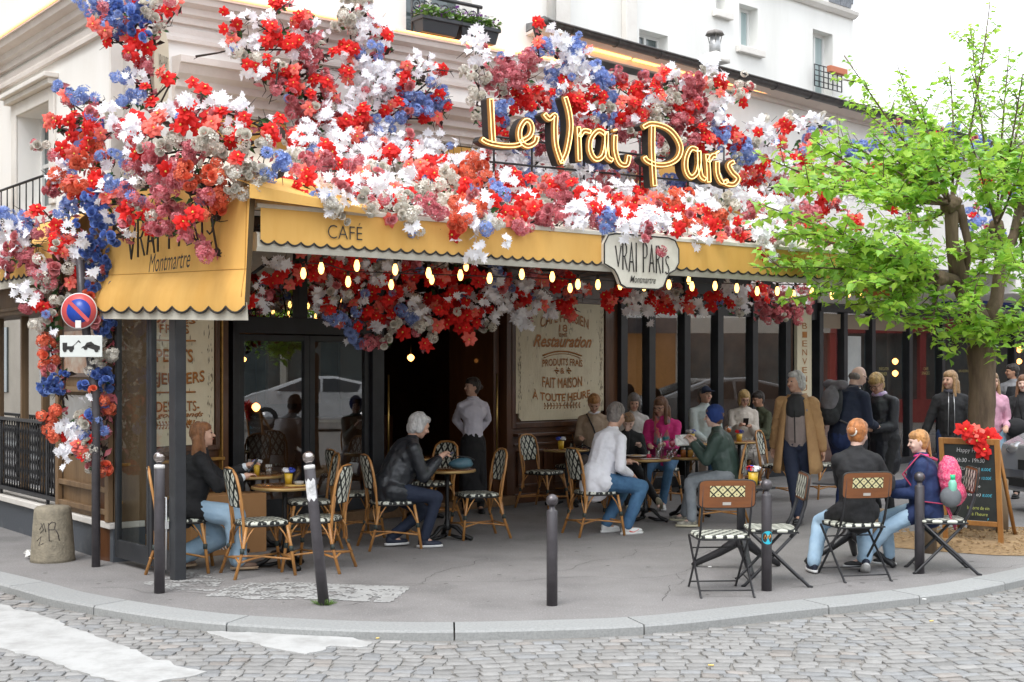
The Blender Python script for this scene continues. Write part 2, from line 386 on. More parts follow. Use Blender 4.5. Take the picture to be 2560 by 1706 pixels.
for c in cob[300:]: cobble(b, c[0], c[1], c[2], c[3], c[4], cols)
me = b.mesh('cobbles', stone_m); tone(me, cols); link('cobbles', me, road, kind='stuff')
# painted markings: thick worn sheets over the stones
def blob_sheet(name, pts, z, m, jag=.03, th=.008, **k):
    V_ = [Vector((p[0], p[1], 0)) for p in pts]; out = []
    for i, a in enumerate(V_):
        c = V_[(i + 1) % len(V_)]; L_ = (c - a).length; q = max(1, int(L_ / .045))
        for j in range(q):
            p = a.lerp(c, j / q); d = (c - a).normalized(); nn = Vector((-d.y, d.x, 0))
            p = p + nn * (noise.noise(p * 5) * jag * 1.6 + noise.noise(p * 21) * jag * .9); out.append(p)
    b = MB(); n = len(out); b.add([(p.x, p.y, z - .02) for p in out] + [(p.x, p.y, z) for p in out], [(i, (i + 1) % n, n + (i + 1) % n, n + i) for i in range(n)] + [tuple(range(n, 2 * n))], False)
    return b.build(name, m, **k)
zp = ROADZ + .0085
blob_sheet('crossing_stripe', [G(x, y, ROADZ)[:2] for x, y in ((-260, 1470), (-90, 1480), (100, 1560), (330, 1640), (515, 1685), (505, 1740), (300, 1800), (-300, 1800))] if False else [G(x, y, ROADZ)[:2] for x, y in ((-420, 1500), (-60, 1500), (90, 1535), (225, 1590), (370, 1645), (515, 1682), (380, 1715), (260, 1704), (150, 1668), (70, 1640), (-60, 1612), (-420, 1600))], zp, paint, kind='structure')
blob_sheet('crossing_stripe', [G(x, y, ROADZ)[:2] for x, y in ((515, 1582), (640, 1585), (800, 1586), (930, 1608), (900, 1622), (830, 1618), (760, 1640), (700, 1628), (620, 1610), (560, 1600))], zp, paint, kind='structure')
def worn_sheet(name, pts, z, m, dens, **k):
    b = MB(); V_ = [Vector((p[0], p[1])) for p in pts]; x0 = min(v.x for v in V_); x1 = max(v.x for v in V_); y0 = min(v.y for v in V_); y1 = max(v.y for v in V_)
    def ins(p):
        c = False; j = len(V_) - 1
        for i in range(len(V_)):
            if (V_[i].y > p.y) != (V_[j].y > p.y) and p.x < (V_[j].x - V_[i].x) * (p.y - V_[i].y) / (V_[j].y - V_[i].y) + V_[i].x: c = not c
            j = i
        return c
    s_ = .018; yy = y0
    while yy < y1:
        xx = x0
        while xx < x1:
            p = Vector((xx, yy))
            if ins(p) and noise.noise(Vector((xx * 9, yy * 9, 0))) * .5 + noise.noise(Vector((xx * 40, yy * 40, 3))) * .55 + .5 < dens(xx, yy):
                e = s_ * .52; b.add([(xx - e, yy - e, z), (xx + e, yy - e, z), (xx + e, yy + e, z), (xx - e, yy + e, z)], [(0, 1, 2, 3)], False)
            xx += s_
        yy += s_
    return b.build(name, m, fixn=False, **k)
worn_sheet('pavement_marking', [G(x, y)[:2] for x, y in ((345, 1458), (480, 1432), (560, 1450), (540, 1478), (440, 1480))], .004, paint, lambda x, y: .42, kind='structure')
worn_sheet('pavement_marking', [G(x, y)[:2] for x, y in ((510, 1492), (600, 1460), (700, 1456), (850, 1462), (1030, 1468), (975, 1508), (800, 1500), (640, 1500))], .004, paint, lambda x, y: .54 + max(0, x + 1.9) * .22, kind='structure')
# earth round the tree
soil = mat('tree_soil', (.34, .23, .12), .95, c2=(.22, .14, .07), sc=18, bump=1, bsc=50)
b = MB(); sp_ = []
for i in range(40):
    a = 2 * PI * i / 40; r = 1 + .12 * noise.noise(Vector((math.cos(a) * 2, math.sin(a) * 2, 0))); sp_.append((4.95 + 1.35 * r * math.cos(a), 13.15 + .95 * r * math.sin(a), .005))
rings = [sp_] + [[(4.95 + (x - 4.95) * k, 13.15 + (y - 13.15) * k, .005 + h + .03 * noise.noise(Vector((x * k * 4, y * k * 4, 1)))) for x, y, _ in sp_] for k, h in ((.8, .03), (.55, .06), (.3, .08))]
b.add([v for r in rings for v in r] + [(4.95, 13.15, .09)], [(r * 40 + i, r * 40 + (i + 1) % 40, (r + 1) * 40 + (i + 1) % 40, (r + 1) * 40 + i) for r in range(3) for i in range(40)] + [(120 + i, 120 + (i + 1) % 40, 160) for i in range(40)])
b.build('ground_soil', soil, kind='structure')
b = MB()
for i in range(700):
    a = rnd.uniform(0, 2 * PI); r = rnd.uniform(0, 1.08) ** .6; x, y_ = 4.95 + 1.35 * r * math.cos(a), 13.15 + .95 * r * math.sin(a); z = .02 + .08 * (1 - r) + .02
    q = rnd.uniform(0, PI); l = rnd.uniform(.015, .04); b.box((x, y_, z), (l, .012, .01), Matrix.Rotation(q, 3, 'Z'))
b.build('wood_chips', mat('chips', (.42, .29, .15), .9, c2=(.25, .16, .08), sc=30), kind='stuff')
# litter on the ground
for (px, py, cc, l) in ((1770, 1663, (.8, .6, .2), .035), (2324, 1553, (.8, .6, .2), .03), (1770, 1417, (.85, .85, .82), .03), (2305, 1498, (.8, .8, .78), .03), (1150, 1590, (.8, .8, .8), .02), (940, 1596, (.3, .25, .2), .02)):
    z = ROADZ if py > 1500 else 0; p = G(px, py, z + .012); bb = MB(); bb.tube([p, p + Vector((l, rnd.uniform(-.01, .01), 0))], .005, 6)
    bb.build('cigarette_end', mat('butt%d' % int(cc[2] * 10), cc, .8), label={(1770, 1663): 'orange-tipped cigarette end lying on the cobbles in front of the folding chairs', (2324, 1553): 'small cigarette end on the cobbles near the right kerb', (1770, 1417): 'white paper scrap on the pavement beside the empty folding chair', (2305, 1498): 'white scrap on the cobbles close to the kerb', (1150, 1590): 'tiny pale scrap in the gutter below the kerb bend', (940, 1596): 'brown cigarette end in the gutter by the short crossing stripe'}[(px, py)], cat='litter', group='litter on the ground')
# ================================================================ café building, upper part
bld = empty('cafe_building', (0, 0, 0), label='white rendered café building with stone mouldings at the street corner', cat='building')
tR, _ = WALL.tz(1372, 0)      # end of the taller block
tE = 15.5                     # end of the lower part
def wall_with_holes(L, t0, t1, z0, z1, holes, m, th=.35):
    b = MB(); ts = sorted({t0, t1} | {t for h in holes for t in h[:2]}); zs = sorted({z0, z1} | {z for h in holes for z in h[2:]})
    for a, c in zip(ts, ts[1:]):
        for e, g in zip(zs, zs[1:]):
            if any(a >= h[0] - 1e-6 and c <= h[1] + 1e-6 and e >= h[2] - 1e-6 and g <= h[3] + 1e-6 for h in holes): continue
            vs = [L.at(a, e), L.at(c, e), L.at(c, g), L.at(a, g)]; b.add(vs, [(0, 1, 2, 3)], False)
    for h in holes:
        q = [(h[0], h[2]), (h[1], h[2]), (h[1], h[3]), (h[0], h[3])]
        for (a, e), (c, g) in zip(q, q[1:] + q[:1]): b.add([L.at(a, e), L.at(c, g), L.at(c, g, -th), L.at(a, e, -th)], [(0, 1, 2, 3)], False)
    return b.build('wall', m, bld, fixn=False)
ZS = 3.3    # top of the shop front / soffit
def rect(L, x0, y0, x1, y1):  # photo rectangle -> (t0,t1,z0,z1)
    a = L.tz(x0, y0); c = L.tz(x1, y1); return a[0], c[0], min(a[1], c[1]), max(a[1], c[1])
tw0, tw1 = WALL.hit(1015), WALL.hit(1180)
zwin = 6.55
ya0, ya1 = WALL.hit(505), WALL.hit(716); yb0, yb1 = WALL.hit(1026), WALL.hit(1215)
wall_with_holes(WALL, 0, tR, ZS, 9.5, [(tw0, tw1, 5.42, 8.2), (ya0, ya1, ZS + .05, 4.28), (yb0, yb1, ZS + .05, 4.28)], wall_white)
wall_with_holes(WALL, tR, tE, ZS, 5.45, [(tR + 1.1, tR + 2.2, ZS + .05, 4.38), (tR + 3.0, tR + 3.9, ZS + .05, 4.38)], wall_white)
wr = rect(WING, 46, 255, 124, 530)
def wz(px, py): return WING.tz(px, py)
gW0, gW1 = WING.hit(128), WING.hit(45)
wtop = WING.W(128, 252).z; wbot = WING.W(128, 512).z
wall_with_holes(WING, 0, 9, ZS, 9.5, [(gW0, gW1, wbot, wtop)], wall_white)
b = MB()  # back and top faces so the block is closed
b.add([WALL.at(0, 9.5), WALL.at(tR, 9.5), WALL.at(tR, 9.5, -9), WALL.at(0, 9.5, -9)], [(0, 1, 2, 3)], False)
b.add([WALL.at(tR, ZS), WALL.at(tR, 9.5), WALL.at(tR, 9.5, -9), WALL.at(tR, ZS, -9)], [(0, 1, 2, 3)], False)
b.build('wall', wall_white, bld, fixn=False)
# cornice and string courses
def corn(L, t0, t1, z, sg=1, m=stone_lite, big=1, name='cornice'):
    pts = [(0, z - .26 * big), (.05, z - .26 * big), (.06, z - .2 * big), (.11, z - .18 * big), (.12, z - .12 * big), (.2 * big, z - .09 * big), (.22 * big, z - .03), (.24 * big, z - .03), (.24 * big, z), (0, z + .02)]
    b = MB(); b.wprofile(L, t0, t1, [(k * sg, zz) for k, zz in pts]); return b.build(name, m, bld)
zc = 5.38
corn(WALL, -.24, tR - .02, zc, m=stone_trim); corn(WING, -.01, 9, zc, sg=1, m=stone_trim)
b = MB(); b.wprofile(WALL, 0, tR - .02, [(0, zc - .44), (.05, zc - .44), (.05, zc - .40), (.02, zc - .36), (.02, zc - .30), (0, zc - .30)]); b.wprofile(WING, 0, 9, [(0, zc - .44), (.05, zc - .44), (.05, zc - .40), (.02, zc - .36), (.02, zc - .30), (0, zc - .30)]); b.build('string_course', stone_trim, bld)
led = mat('led_strip', (1, .55, .2), .5, emit=(1, .40, .10), es=2.4)
b = MB(); b.wbox(WALL, .1, tR - .05, zc + .001, zc + .018, .236, .256); b.wbox(WING, .1, 8.9, zc + .001, zc + .018, .236, .256); b.build('light_strip', led, bld)
def zneon(t):
    N_ = WALL.off(.12); a, c = N_.W(1434, 114), N_.W(2100, 282); return a.z + (c.z - a.z) * (t - N_.hit(1434)) / (N_.hit(2100) - N_.hit(1434))
b = MB()
for k in range(8):
    ta = tR + (tE - tR) * k / 8; tb = tR + (tE - tR) * (k + .96) / 8
    vs = [WALL.at(t, zneon(t) + dz, kk) for t in (ta, tb) for dz in (0, .03) for kk in (.10, .14)]
    b.add(vs, [(0, 1, 3, 2), (4, 6, 7, 5), (0, 4, 5, 1), (2, 3, 7, 6), (0, 2, 6, 4), (1, 5, 7, 3)], False)
b.build('light_strip', led, bld)
b = MB()
vs = [WALL.at(t, zneon(t) + dz, kk) for t in (tR, tE) for dz, kk in ((-.06, .0), (-.06, .08), (.02, .08), (.02, .0))]
b.add(vs, [(0, 1, 5, 4), (1, 2, 6, 5), (2, 3, 7, 6), (0, 3, 2, 1)], False); b.build('string_course', stone_trim, bld)
# entablatures above the yellow-blind windows
def entab(t0, t1, zt, zb):
    b = MB(); h = zt - zb
    b.wprofile(WALL, t0, t1, [(0, zb), (.03, zb), (.03, zb + h * .15), (.06, zb + h * .18), (.06, zb + h * .36), (.10, zb + h * .40), (.10, zb + h * .56), (.16, zb + h * .66), (.19, zb + h * .84), (.22, zb + h * .86), (.22, zt), (0, zt + .02)]); b.build('moulding', stone_trim, bld)
entab(WALL.hit(430), WALL.hit(745), 4.77, 4.30); entab(WALL.hit(1000), tR - .3, 4.72, 4.30)
b = MB()
for px0, px1 in ((430, 500), (722, 752), (990, 1018)):
    b.wbox(WALL, WALL.hit(px0), WALL.hit(px1), ZS, 4.298, -.05, .05)
    q0, q1 = WALL.hit(px0), WALL.hit(px1); w = q1 - q0; b.wbox(WALL, q0 + w * .2, q1 - w * .2, ZS, 4.2, .05, .07)
b.build('pilaster', stone_lite, bld, bevel=.006)
b = MB(); b.wbox(WALL, -.02, .10, ZS, zc - .45, 0.002, .05); b.build('corner_strip', stone_lite, bld)
def scallop(L, t0, t1, ztop, zbot, k, n, amp, drop=0, th=.004, m=(yellow, ink), both=True, ext=0, kf=None):
    """valance with scalloped lower edge and black piping; kf(t) extra outward bow"""
    b = MB(); seg = 8; N_ = n * seg; low = []; top = []
    for i in range(N_ + 1):
        t = t0 + (t1 - t0) * i / N_; a = abs(math.sin(PI * i / seg)); kk = k + (kf(t) if kf else 0)
        low.append((t, zbot - amp * a ** .8 + drop * (i / N_), kk)); top.append((t, ztop + drop * 0, k))
    vs = [L.at(t, z, kk) for t, z, kk in top] + [L.at(t, z, kk) for t, z, kk in low]; M_ = N_ + 1
    b.add(vs, [(i, i + 1, M_ + i + 1, M_ + i) for i in range(N_)]); b.cur = 1
    b.tube([L.at(t, z, kk + .004) for t, z, kk in low], .008, 5); b.cur = 0
    return b, low
for t0, t1, n in ((ya0, ya1, 7), (yb0, yb1, 8), (tR + 1.1, tR + 2.2, 6), (tR + 3.0, tR + 3.9, 6)):
    zt = 4.26 if t1 < tR else 4.36
    aw = empty('window_blind', WALL.at((t0 + t1) / 2, ZS), label={0: 'yellow window blind left of the stone pilaster, above the corner awning', 1: 'yellow scalloped window blind left of the neon letters', 2: 'small yellow blind behind the flowers right of the neon letters', 3: 'small yellow blind near the end of the light strip, behind the tree'}[[ya0, yb0, tR + 1.1, tR + 3.0].index(t0)], cat='blind', group='yellow window blinds')
    inv = aw.matrix_basis.inverted() if False else Matrix.Translation(-aw.location)
    b, low = scallop(WALL, t0 + .01, t1 - .01, zt, 3.78, .02, n, .05); b.build('valance', [yellow, ink], aw, mtx=inv, fixn=False)
    bb = MB(); bb.wbox(WALL, t0 + .02, t1 - .02, 3.62, 3.84, -.02, -.01); bb.build('lining', cream, aw, mtx=inv)
    bb = MB(); bb.wbox(WALL, t0, t1, 3.31, 4.27, -.32, -.3); bb.build('window_pane', glass_far, bld)
# windows
pvc = mat('window_frame', (.72, .72, .70), .5)
def window(L, t0, t1, z0, z1, k, parent=bld, cols=2, rows=1, fw=.05, gm=glass_far, fm=pvc):
    w = MB(); c = fw
    w.wbox(L, t0, t1, z0, z0 + c, k - .03, k + .03); w.wbox(L, t0, t1, z1 - c, z1, k - .03, k + .03)
    for i in range(cols + 1):
        t = t0 + (t1 - t0 - c) * i / cols; w.wbox(L, t, t + c, z0 + c, z1 - c, k - .028, k + .028)
    for j in range(1, rows): z = z0 + (z1 - z0) * j / rows; w.wbox(L, t0 + c, t1 - c, z - c * .4, z + c * .4, k - .02, k + .02)
    o = w.build('window', fm, parent)
    g = MB(); g.wbox(L, t0 + c * .5, t1 - c * .5, z0 + c * .5, z1 - c * .5, k - .008, k); g.build('pane', gm, o)
    return o
window(WALL, tw0, tw1, 5.44, 8.2, -.25, cols=2)
window(WING, gW0, gW1, wbot, wtop, -.28, cols=2, rows=2)
b = MB(); cb = .10
for (a0, a1, z0, z1, kk) in ((gW0 - .16, gW0, wbot, wtop + .14, .03), (gW1, gW1 + .16, wbot, wtop + .14, .03), (gW0, gW1, wtop, wtop + .14, .03), (gW0 - .2, gW1 + .2, wtop + .14, wtop + .20, .10), (gW0 - .24, gW1 + .24, wtop + .20, wtop + .25, .15)):
    b.wbox(WING, a0, a1, z0, z1, .001, kk)
b.build('window_surround', stone_lite, bld, bevel=.008)
b = MB(); b.tube([WING.at(gW0 - .1, wbot + .28, .12), WING.at(5, wbot + .28, .12)], .014, 6)
for k in range(14): t = gW0 + k * .22; b.tube([WING.at(t, wbot - .1, .12), WING.at(t, wbot + .28, .12)], .008, 5)
b.build('railing', black_metal, bld)
# balcony rail with scroll work and window boxes on the ledge
rl = empty('balcony_railing', WALL.at((tw0 + tw1) / 2, zc + .3, .1), label='black wrought-iron scroll railing at the window above the flowers', cat='railing')
iv = Matrix.Translation(-rl.location)
b = MB(); zr0, zr1 = zc + .26, zc + .48
b.tube([WALL.at(tw0 - .02, zr1, .12), WALL.at(tw1 + .05, zr1, .12)], .022, 6); b.tube([WALL.at(tw0 - .02, zr0, .12), WALL.at(tw1 + .05, zr0, .12)], .012, 6)
for t in (tw0, tw1): b.tube([WALL.at(t, zc, .12), WALL.at(t, zr1, .12)], .014, 6)
b.build('rail', black_metal, rl, mtx=iv)
for k in range(7):
    t = tw0 + (tw1 - tw0) * (k + .5) / 7; bb = MB(); pts = []
    for q in range(26):
        a = q / 25 * 4.2 * PI; r = .010 + .07 * q / 25; pts.append(WALL.at(t + r * math.cos(a), (zr0 + zr1) / 2 + r * math.sin(a) * .95, .12))
    bb.tube(pts, .008, 5); bb.build('scroll', black_metal, rl, mtx=iv)
plastic = mat('planter_plastic', (.035, .038, .042), .5, bump=.1)
leafg = mat('box_leaf', (.10, .22, .04), .6, c2=(.2, .33, .07), sc=20, trans=.2)
for j, (x0, x1, lb) in enumerate(((1014, 1108, 'left grey planter of white and purple flowers on the window ledge'), (1112, 1206, 'right grey planter of white and purple flowers on the window ledge'))):
    t0, t1 = WALL.hit(x0), WALL.hit(x1); z1 = H + (HY - (68 + j * 18)) / F * WALL.W((x0 + x1) / 2, 0).y; z1 = zc + .20; z0 = zc + .03
    e = empty('window_box', WALL.at((t0 + t1) / 2, z0, .22), label=lb, cat='planter', group='window boxes above the cornice'); iv = Matrix.Translation(-e.location)
    b = MB(); vs = [WALL.at(t, z, k) for t, z, k in ((t0 + .03, z0, .14), (t1 - .03, z0, .14), (t1 - .03, z0, .30), (t0 + .03, z0, .30), (t0, z1, .12), (t1, z1, .12), (t1, z1, .34), (t0, z1, .34))]
    b.add(vs, [(3, 2, 1, 0), (0, 1, 5, 4), (1, 2, 6, 5), (2, 3, 7, 6), (3, 0, 4, 7), (4, 5, 6, 7)], False); b.wbox(WALL, t0 - .01, t1 + .01, z1 - .04, z1 + .005, .11, .35); b.build('box', plastic, e, bevel=.008, mtx=iv)
    for nm, mm, cnt, hh, sz in (('foliage', leafg, 340, .10, .018), ('blossom', mat('blossom_white', (.8, .8, .8), .7, trans=.2), 90, .15, .016), ('blossom', mat('blossom_purple', (.23, .07, .30), .7, trans=.2), 60, .17, .014)):
        b = MB()
        for _ in range(cnt):
            t = rnd.uniform(t0, t1); c = WALL.at(t, z1 + rnd.uniform(.0, hh), rnd.uniform(.12, .36)); q = Matrix.Rotation(rnd.uniform(0, 6), 3, 'Z') @ Matrix.Rotation(rnd.uniform(-1, 1), 3, 'X')
            s_ = sz * rnd.uniform(.7, 1.4); b.add([c + q @ Vector(v) * s_ for v in ((-1, -1, 0), (1, -1, .3), (1, 1, 0), (-1, 1, .3))], [(0, 1, 2, 3)])
        b.build(nm, mm, e, mtx=iv, fixn=False, kind='stuff')
# ---- lower block: eaves, gutter, roof, chimney
zinc = mat('zinc', (.17, .17, .175), .45, .5, c2=(.26, .26, .265), sc=5, bump=.1)
gut = mat('gutter_metal', (.055, .052, .052), .4, .3, c2=(.09, .085, .08), sc=12)
G34 = WALL.off(.40); zg0, zg1 = G34.W(1376, 52), G34.W(2126, 258); tg0, tg1 = G34.hit(1376), G34.hit(2126)
def zg(t): return zg0.z + (zg1.z - zg0.z) * (t - tg0) / (tg1 - tg0)
t0g = tR - .35
b = MB(); prof = [(.0, .0), (.0, .06), (.30, .04), (.34, -.02)]
vs = [WALL.at(t, zg(t) + z, k) for t in (t0g, tE) for k, z in ((-3, .25), (.28, .02), (.28, -.02), (-.02, -.06), (-.02, 0))]
b.add(vs, [(0, 1, 6, 5), (1, 2, 7, 6), (2, 3, 8, 7), (0, 4, 3, 2, 1), (5, 6, 7, 8, 9)], False); b.build('roof', zinc, bld, fixn=False)
b = MB(); pts = []
for i in range(9): a = PI + PI * i / 8; pts.append((.34 + .075 * math.cos(a), .075 * math.sin(a)))
vs = [WALL.at(t, zg(t) + z, k) for t in (t0g, tE) for k, z in pts]; b.add(vs, [(i, i + 1, 10 + i, 9 + i) for i in range(8)])
b.tube([WALL.at(t0g, zg(t0g), .42), WALL.at(tE, zg(tE), .42)], .014, 6)
b.lathe([(0, -.08), (.08, -.05), (.085, .02), (.0, .06)], WALL.at(t0g, zg(t0g), .34), 10)
b.build('gutter', gut, bld, fixn=False)
for k in range(14):
    t = t0g + .4 + k * .72; bb = MB(); bb.tube([WALL.at(t, zg(t) + .075 * math.sin(a) - .004, .34 + .083 * math.cos(a)) for a in [PI + PI * i / 6 for i in range(7)]], .008, 4); bb.build('gutter_bracket', gut, bld)
pl = mat('eaves_plaster', (.62, .55, .50), .85, c2=(.7, .62, .55), sc=3)
b = MB(); vs = [WALL.at(t, zg(t) + z, k) for t in (t0g, tE) for k, z in ((0.003, -.07), (.27, -.03), (.27, -.05), (.12, -.09), (.003, -.10))]
b.add(vs, [(0, 1, 6, 5), (1, 2, 7, 6), (2, 3, 8, 7), (3, 4, 9, 8), (0, 4, 3, 2, 1), (5, 6, 7, 8, 9)], False); b.build('eaves', pl, bld)
b = MB(); p0 = WALL.at(tR - .02, 5.3, .08); b.tube([p0, p0 + Vector((0, 0, 4))], .055, 8); b.tube([WALL.at(tR - .9, 5.45, .03), WALL.at(tR - .9, 5.62, .03), WALL.at(tR - .9, 5.64, .14)], .02, 6)
b.build('downpipe', stone_lite, bld)
ch = empty('chimney_vent', (0, 0, 0), label='round metal chimney cowl with ragged cap on the low roof', cat='chimney'); c = WALL.W(1787, 150) + Vector((0, .9, 0)); c = P(1787, 150, c.y)
ch.location = c; k = c.y / F
b = MB(); b.lathe([(38 * k, -.05), (38 * k, 0), (30 * k, .06), (20 * k, .10)], n=4); b.build('base', stone_lite, ch)
b = MB(); b.lathe([(14 * k, .06), (14 * k, 45 * k), (12 * k, 47 * k), (12 * k, 58 * k)], n=14); b.build('flue', mat('zinc_lite', (.5, .5, .5), .4, .5, c2=(.35, .35, .35), sc=9), ch)
b = MB(); b.lathe([(24 * k, 62 * k), (20 * k, 70 * k), (3 * k, 76 * k)], n=11)
for q in range(4): a = q * PI / 2; b.tube([(13 * k * math.cos(a), 13 * k * math.sin(a), 40 * k), (19 * k * math.cos(a), 19 * k * math.sin(a), 66 * k)], .006, 4)
b.build('cowl', mat('rust_metal', (.16, .14, .13), .8, c2=(.3, .28, .26), sc=20), ch)
# ---- building behind
BK = Line(P(1376, 0, 20).x, 20, 42.7)
bk = empty('apartment_building', BK.at(0, 0), label='tall white apartment house behind the low café roof', cat='building'); ivb = Matrix.Translation(-bk.location)
tb0, tb1 = BK.hit(1330), BK.hit(2133)
hs = []
def bh(x0, y0, x1, y1): a = rect(BK, x0, y0, x1, y1); hs.append(a); return a
W1 = bh(1598, 72, 1670, 190); W2 = bh(1848, 8, 1895, 128); W3 = bh(2032, 72, 2082, 260)
W4 = bh(1789, -40, 1815, 34)
def rm(o): o.matrix_local = ivb @ o.matrix_local; return o
_b = bld; bld = bk
rm(wall_with_holes(BK, tb0, tb1, 3, 14, hs, wall_far, .3))
b = MB(); b.add([BK.at(tb1, 3), BK.at(tb1, 14), BK.at(tb1, 14, -9), BK.at(tb1, 3, -9)], [(0, 1, 2, 3)], False); rm(b.build('wall', wall_far, bk, fixn=False))
curt = mat('curtain_grey', (.30, .38, .38), .7, c2=(.42, .5, .5), sc=12, stretch=(1, 1, .05))
for h in hs: o = window(BK, *h, -.22, parent=bk, cols=2 if h[1] - h[0] > .35 else 1, gm=curt if h is not W1 else glass_far, fw=.06); o.matrix_local = ivb
b = MB()
for h in hs: b.wbox(BK, h[0] - .1, h[1] + .1, h[2] - .12, h[2], .001, .1)
b.wbox(BK, BK.hit(1553), BK.hit(1580), 3, 14, .001, .12); b.wbox(BK, tb0, BK.hit(1416), 3, 14, .001, .1)
rm(b.build('sill', stone_lite, bk, bevel=.01))
b = MB(); a = BK.tz(1992, 0); c = BK.tz(2133, 56)
vs = [BK.at(t, z, k) for t, zb in ((a[0] - 1.5, a[1] + .02), (c[0], a[1] + .02)) for z, k in ((zb - .06, .001), (zb - .06, .06), (zb, .13), (zb + .06, .15), (zb + .08, .001))]
b.add(vs, [(0, 1, 6, 5), (1, 2, 7, 6), (2, 3, 8, 7), (3, 4, 9, 8), (0, 4, 3, 2, 1), (5, 6, 7, 8, 9)], False); rm(b.build('cornice', stone_lite, bk))
slate = mat('slate', (.10, .11, .13), .6, c2=(.2, .21, .23), sc=25)
tt0, tt1 = BK.hit(2075), BK.hit(2128)
for r_ in range(7):
    for q in range(4):
        w = (tt1 - tt0) / 4; b = MB(); z = a[1] + .16 + r_ * .1; t = tt0 + w * q + (w * .5 if r_ % 2 else 0) - .05; b.wbox(BK, t, t + w * .96, z, z + .115, .01, .03 + rnd.uniform(0, .008)); rm(b.build('slate', slate, bk))
b = MB(); gt0, gt1 = W3[0] - .12, W3[1] + .12; zb = H + (HY - 225) / F * BK.W(2056, 0).y; zt = H + (HY - 172) / F * BK.W(2056, 0).y
for q in range(7): t = gt0 + (gt1 - gt0) * q / 6; b.tube([BK.at(t, zb, .12), BK.at(t, zt, .12)], .012, 5)
for q in range(5): z = zb + (zt - zb) * q / 4; b.tube([BK.at(gt0, z, .12), BK.at(gt1, z, .12)], .010, 5)
rm(b.build('railing', black_metal, bk)); b = MB(); b.wbox(BK, W3[0] + .25, gt1 + .02, zt - .10, zt + .02, .14, .24); rm(b.build('terracotta_box', mat('terracotta', (.5, .17, .09), .8), bk, bevel=.01))
bld = _b
# far low roofs to the right
b = MB(); BR = Line(WALL.at(tE, 0).x, WALL.at(tE, 0).y, 44)
rb = empty('neighbour_building', BR.at(0, 0), label='neighbouring low building behind the tree with dark shop windows', cat='building'); ivr = Matrix.Translation(-rb.location)
b.wbox(BR, .02, 14, 3.0, 5.35, -4, -.02); b.build('wall', wall_white, rb, mtx=ivr)
b = MB(); b.wbox(BR, .02, 14, 5.352, 5.5, -4.1, .2); b.build('roof', zinc, rb, mtx=ivr)
# ================================================================ shop front (ground floor)
sf = empty('shop_front', (0, 0, 0), label='dark wooden café shop front with glazed doors under the long awning', cat='shop front')
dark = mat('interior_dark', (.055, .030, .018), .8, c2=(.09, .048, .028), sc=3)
floor_w = mat('floor_wood', (.20, .10, .04), .5, c2=(.12, .06, .025), sc=8, stretch=(1, .1, 1))
T = lambda px: FRONT.hit(px)
tp = {k: T(k) for k in (571, 930, 965, 1270, 1530, 2000, 2040, 2130, 2240, 2340, 2440, 2600)}
def sfb(b, name, m, parent=sf, bevel=0, **k): return b.build(name, m, parent, bevel=bevel, **k)
# interior shell: back wall, floor, ceiling, side walls
b = MB(); b.wbox(FRONT, -.3, 22, -.01, .115, -6, -.02); sfb(b, 'interior_floor', floor_w)
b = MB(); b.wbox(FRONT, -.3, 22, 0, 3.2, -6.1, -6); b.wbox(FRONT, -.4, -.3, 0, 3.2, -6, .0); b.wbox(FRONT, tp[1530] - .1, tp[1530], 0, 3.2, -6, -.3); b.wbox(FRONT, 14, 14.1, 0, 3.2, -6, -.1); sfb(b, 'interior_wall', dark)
# soffit over terrace (ceiling box) from shop front out to awning line
b = MB(); c = [FRONT.at(-1.0, 3.18, -6.1), FRONT.at(14, 3.18, -6.1), FRONT.at(9.6, 3.18, 0), WALL.at(11.6, 3.18, .04), WALL.at(-.0, 3.18, .04)]
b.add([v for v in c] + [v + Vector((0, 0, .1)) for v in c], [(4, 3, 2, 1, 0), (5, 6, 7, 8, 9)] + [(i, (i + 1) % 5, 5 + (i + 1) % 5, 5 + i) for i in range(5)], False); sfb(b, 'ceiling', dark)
# terrace side wall at the left, behind the glass screen, and pier with signboard
tP1 = PAN.hit(571)
b = MB(); b.wbox(PAN, 0, tP1, 0, 3.18, -.25, 0); sfb(b, 'pier_wall', wood_dark)
b = MB()  # return to the door line
a0 = PAN.at(tP1, 0); a1 = FRONT.at(tp[571], 0); RL = Line(a0.x, a0.y, math.degrees(math.atan2(a1.y - a0.y, a1.x - a0.x))); RLn = (a1 - a0).length
b.wbox(RL, 0, RLn, 0, 3.18, -.2, -.002); sfb(b, 'pier_wall', wood_dark)
# signboard left: breakfast board
board = mat('sign_cream', (.76, .68, .49), .7, c2=(.56, .48, .33), sc=3, mixpow=.66, stretch=(1, 1, .35), bump=.3, bsc=30)
board_w = mat('sign_wear', (.22, .17, .11), .8)
gilt = mat('gilt_letters', (.50, .20, .035), .5, c2=(.36, .13, .02), sc=20)
red_br = mat('letter_shadow', (.17, .05, .015), .6)
def panel_board(L, x0, x1, ytl, ybl, ref, parent, k=.03, notch=.10):
    t0, t1 = L.hit(x0), L.hit(x1); zt, zb = ytl, ybl; b = MB(); q = notch
    pts = [(t0, zb + q), (t0 + q * .6, zb + q), (t0 + q * .6, zb + q * .4), (t0 + q, zb), (t1 - q, zb), (t1 - q * .6, zb + q * .4), (t1 - q * .6, zb + q), (t1, zb + q), (t1, zt), (t0, zt)]
    n = len(pts); b.add([L.at(t, z, k) for t, z in pts] + [L.at(t, z, .001) for t, z in pts], [tuple(range(n))] + [(i, n + i, n + (i + 1) % n, (i + 1) % n) for i in range(n)], False)
    return b.build('sign_panel', board, parent), t0, t1
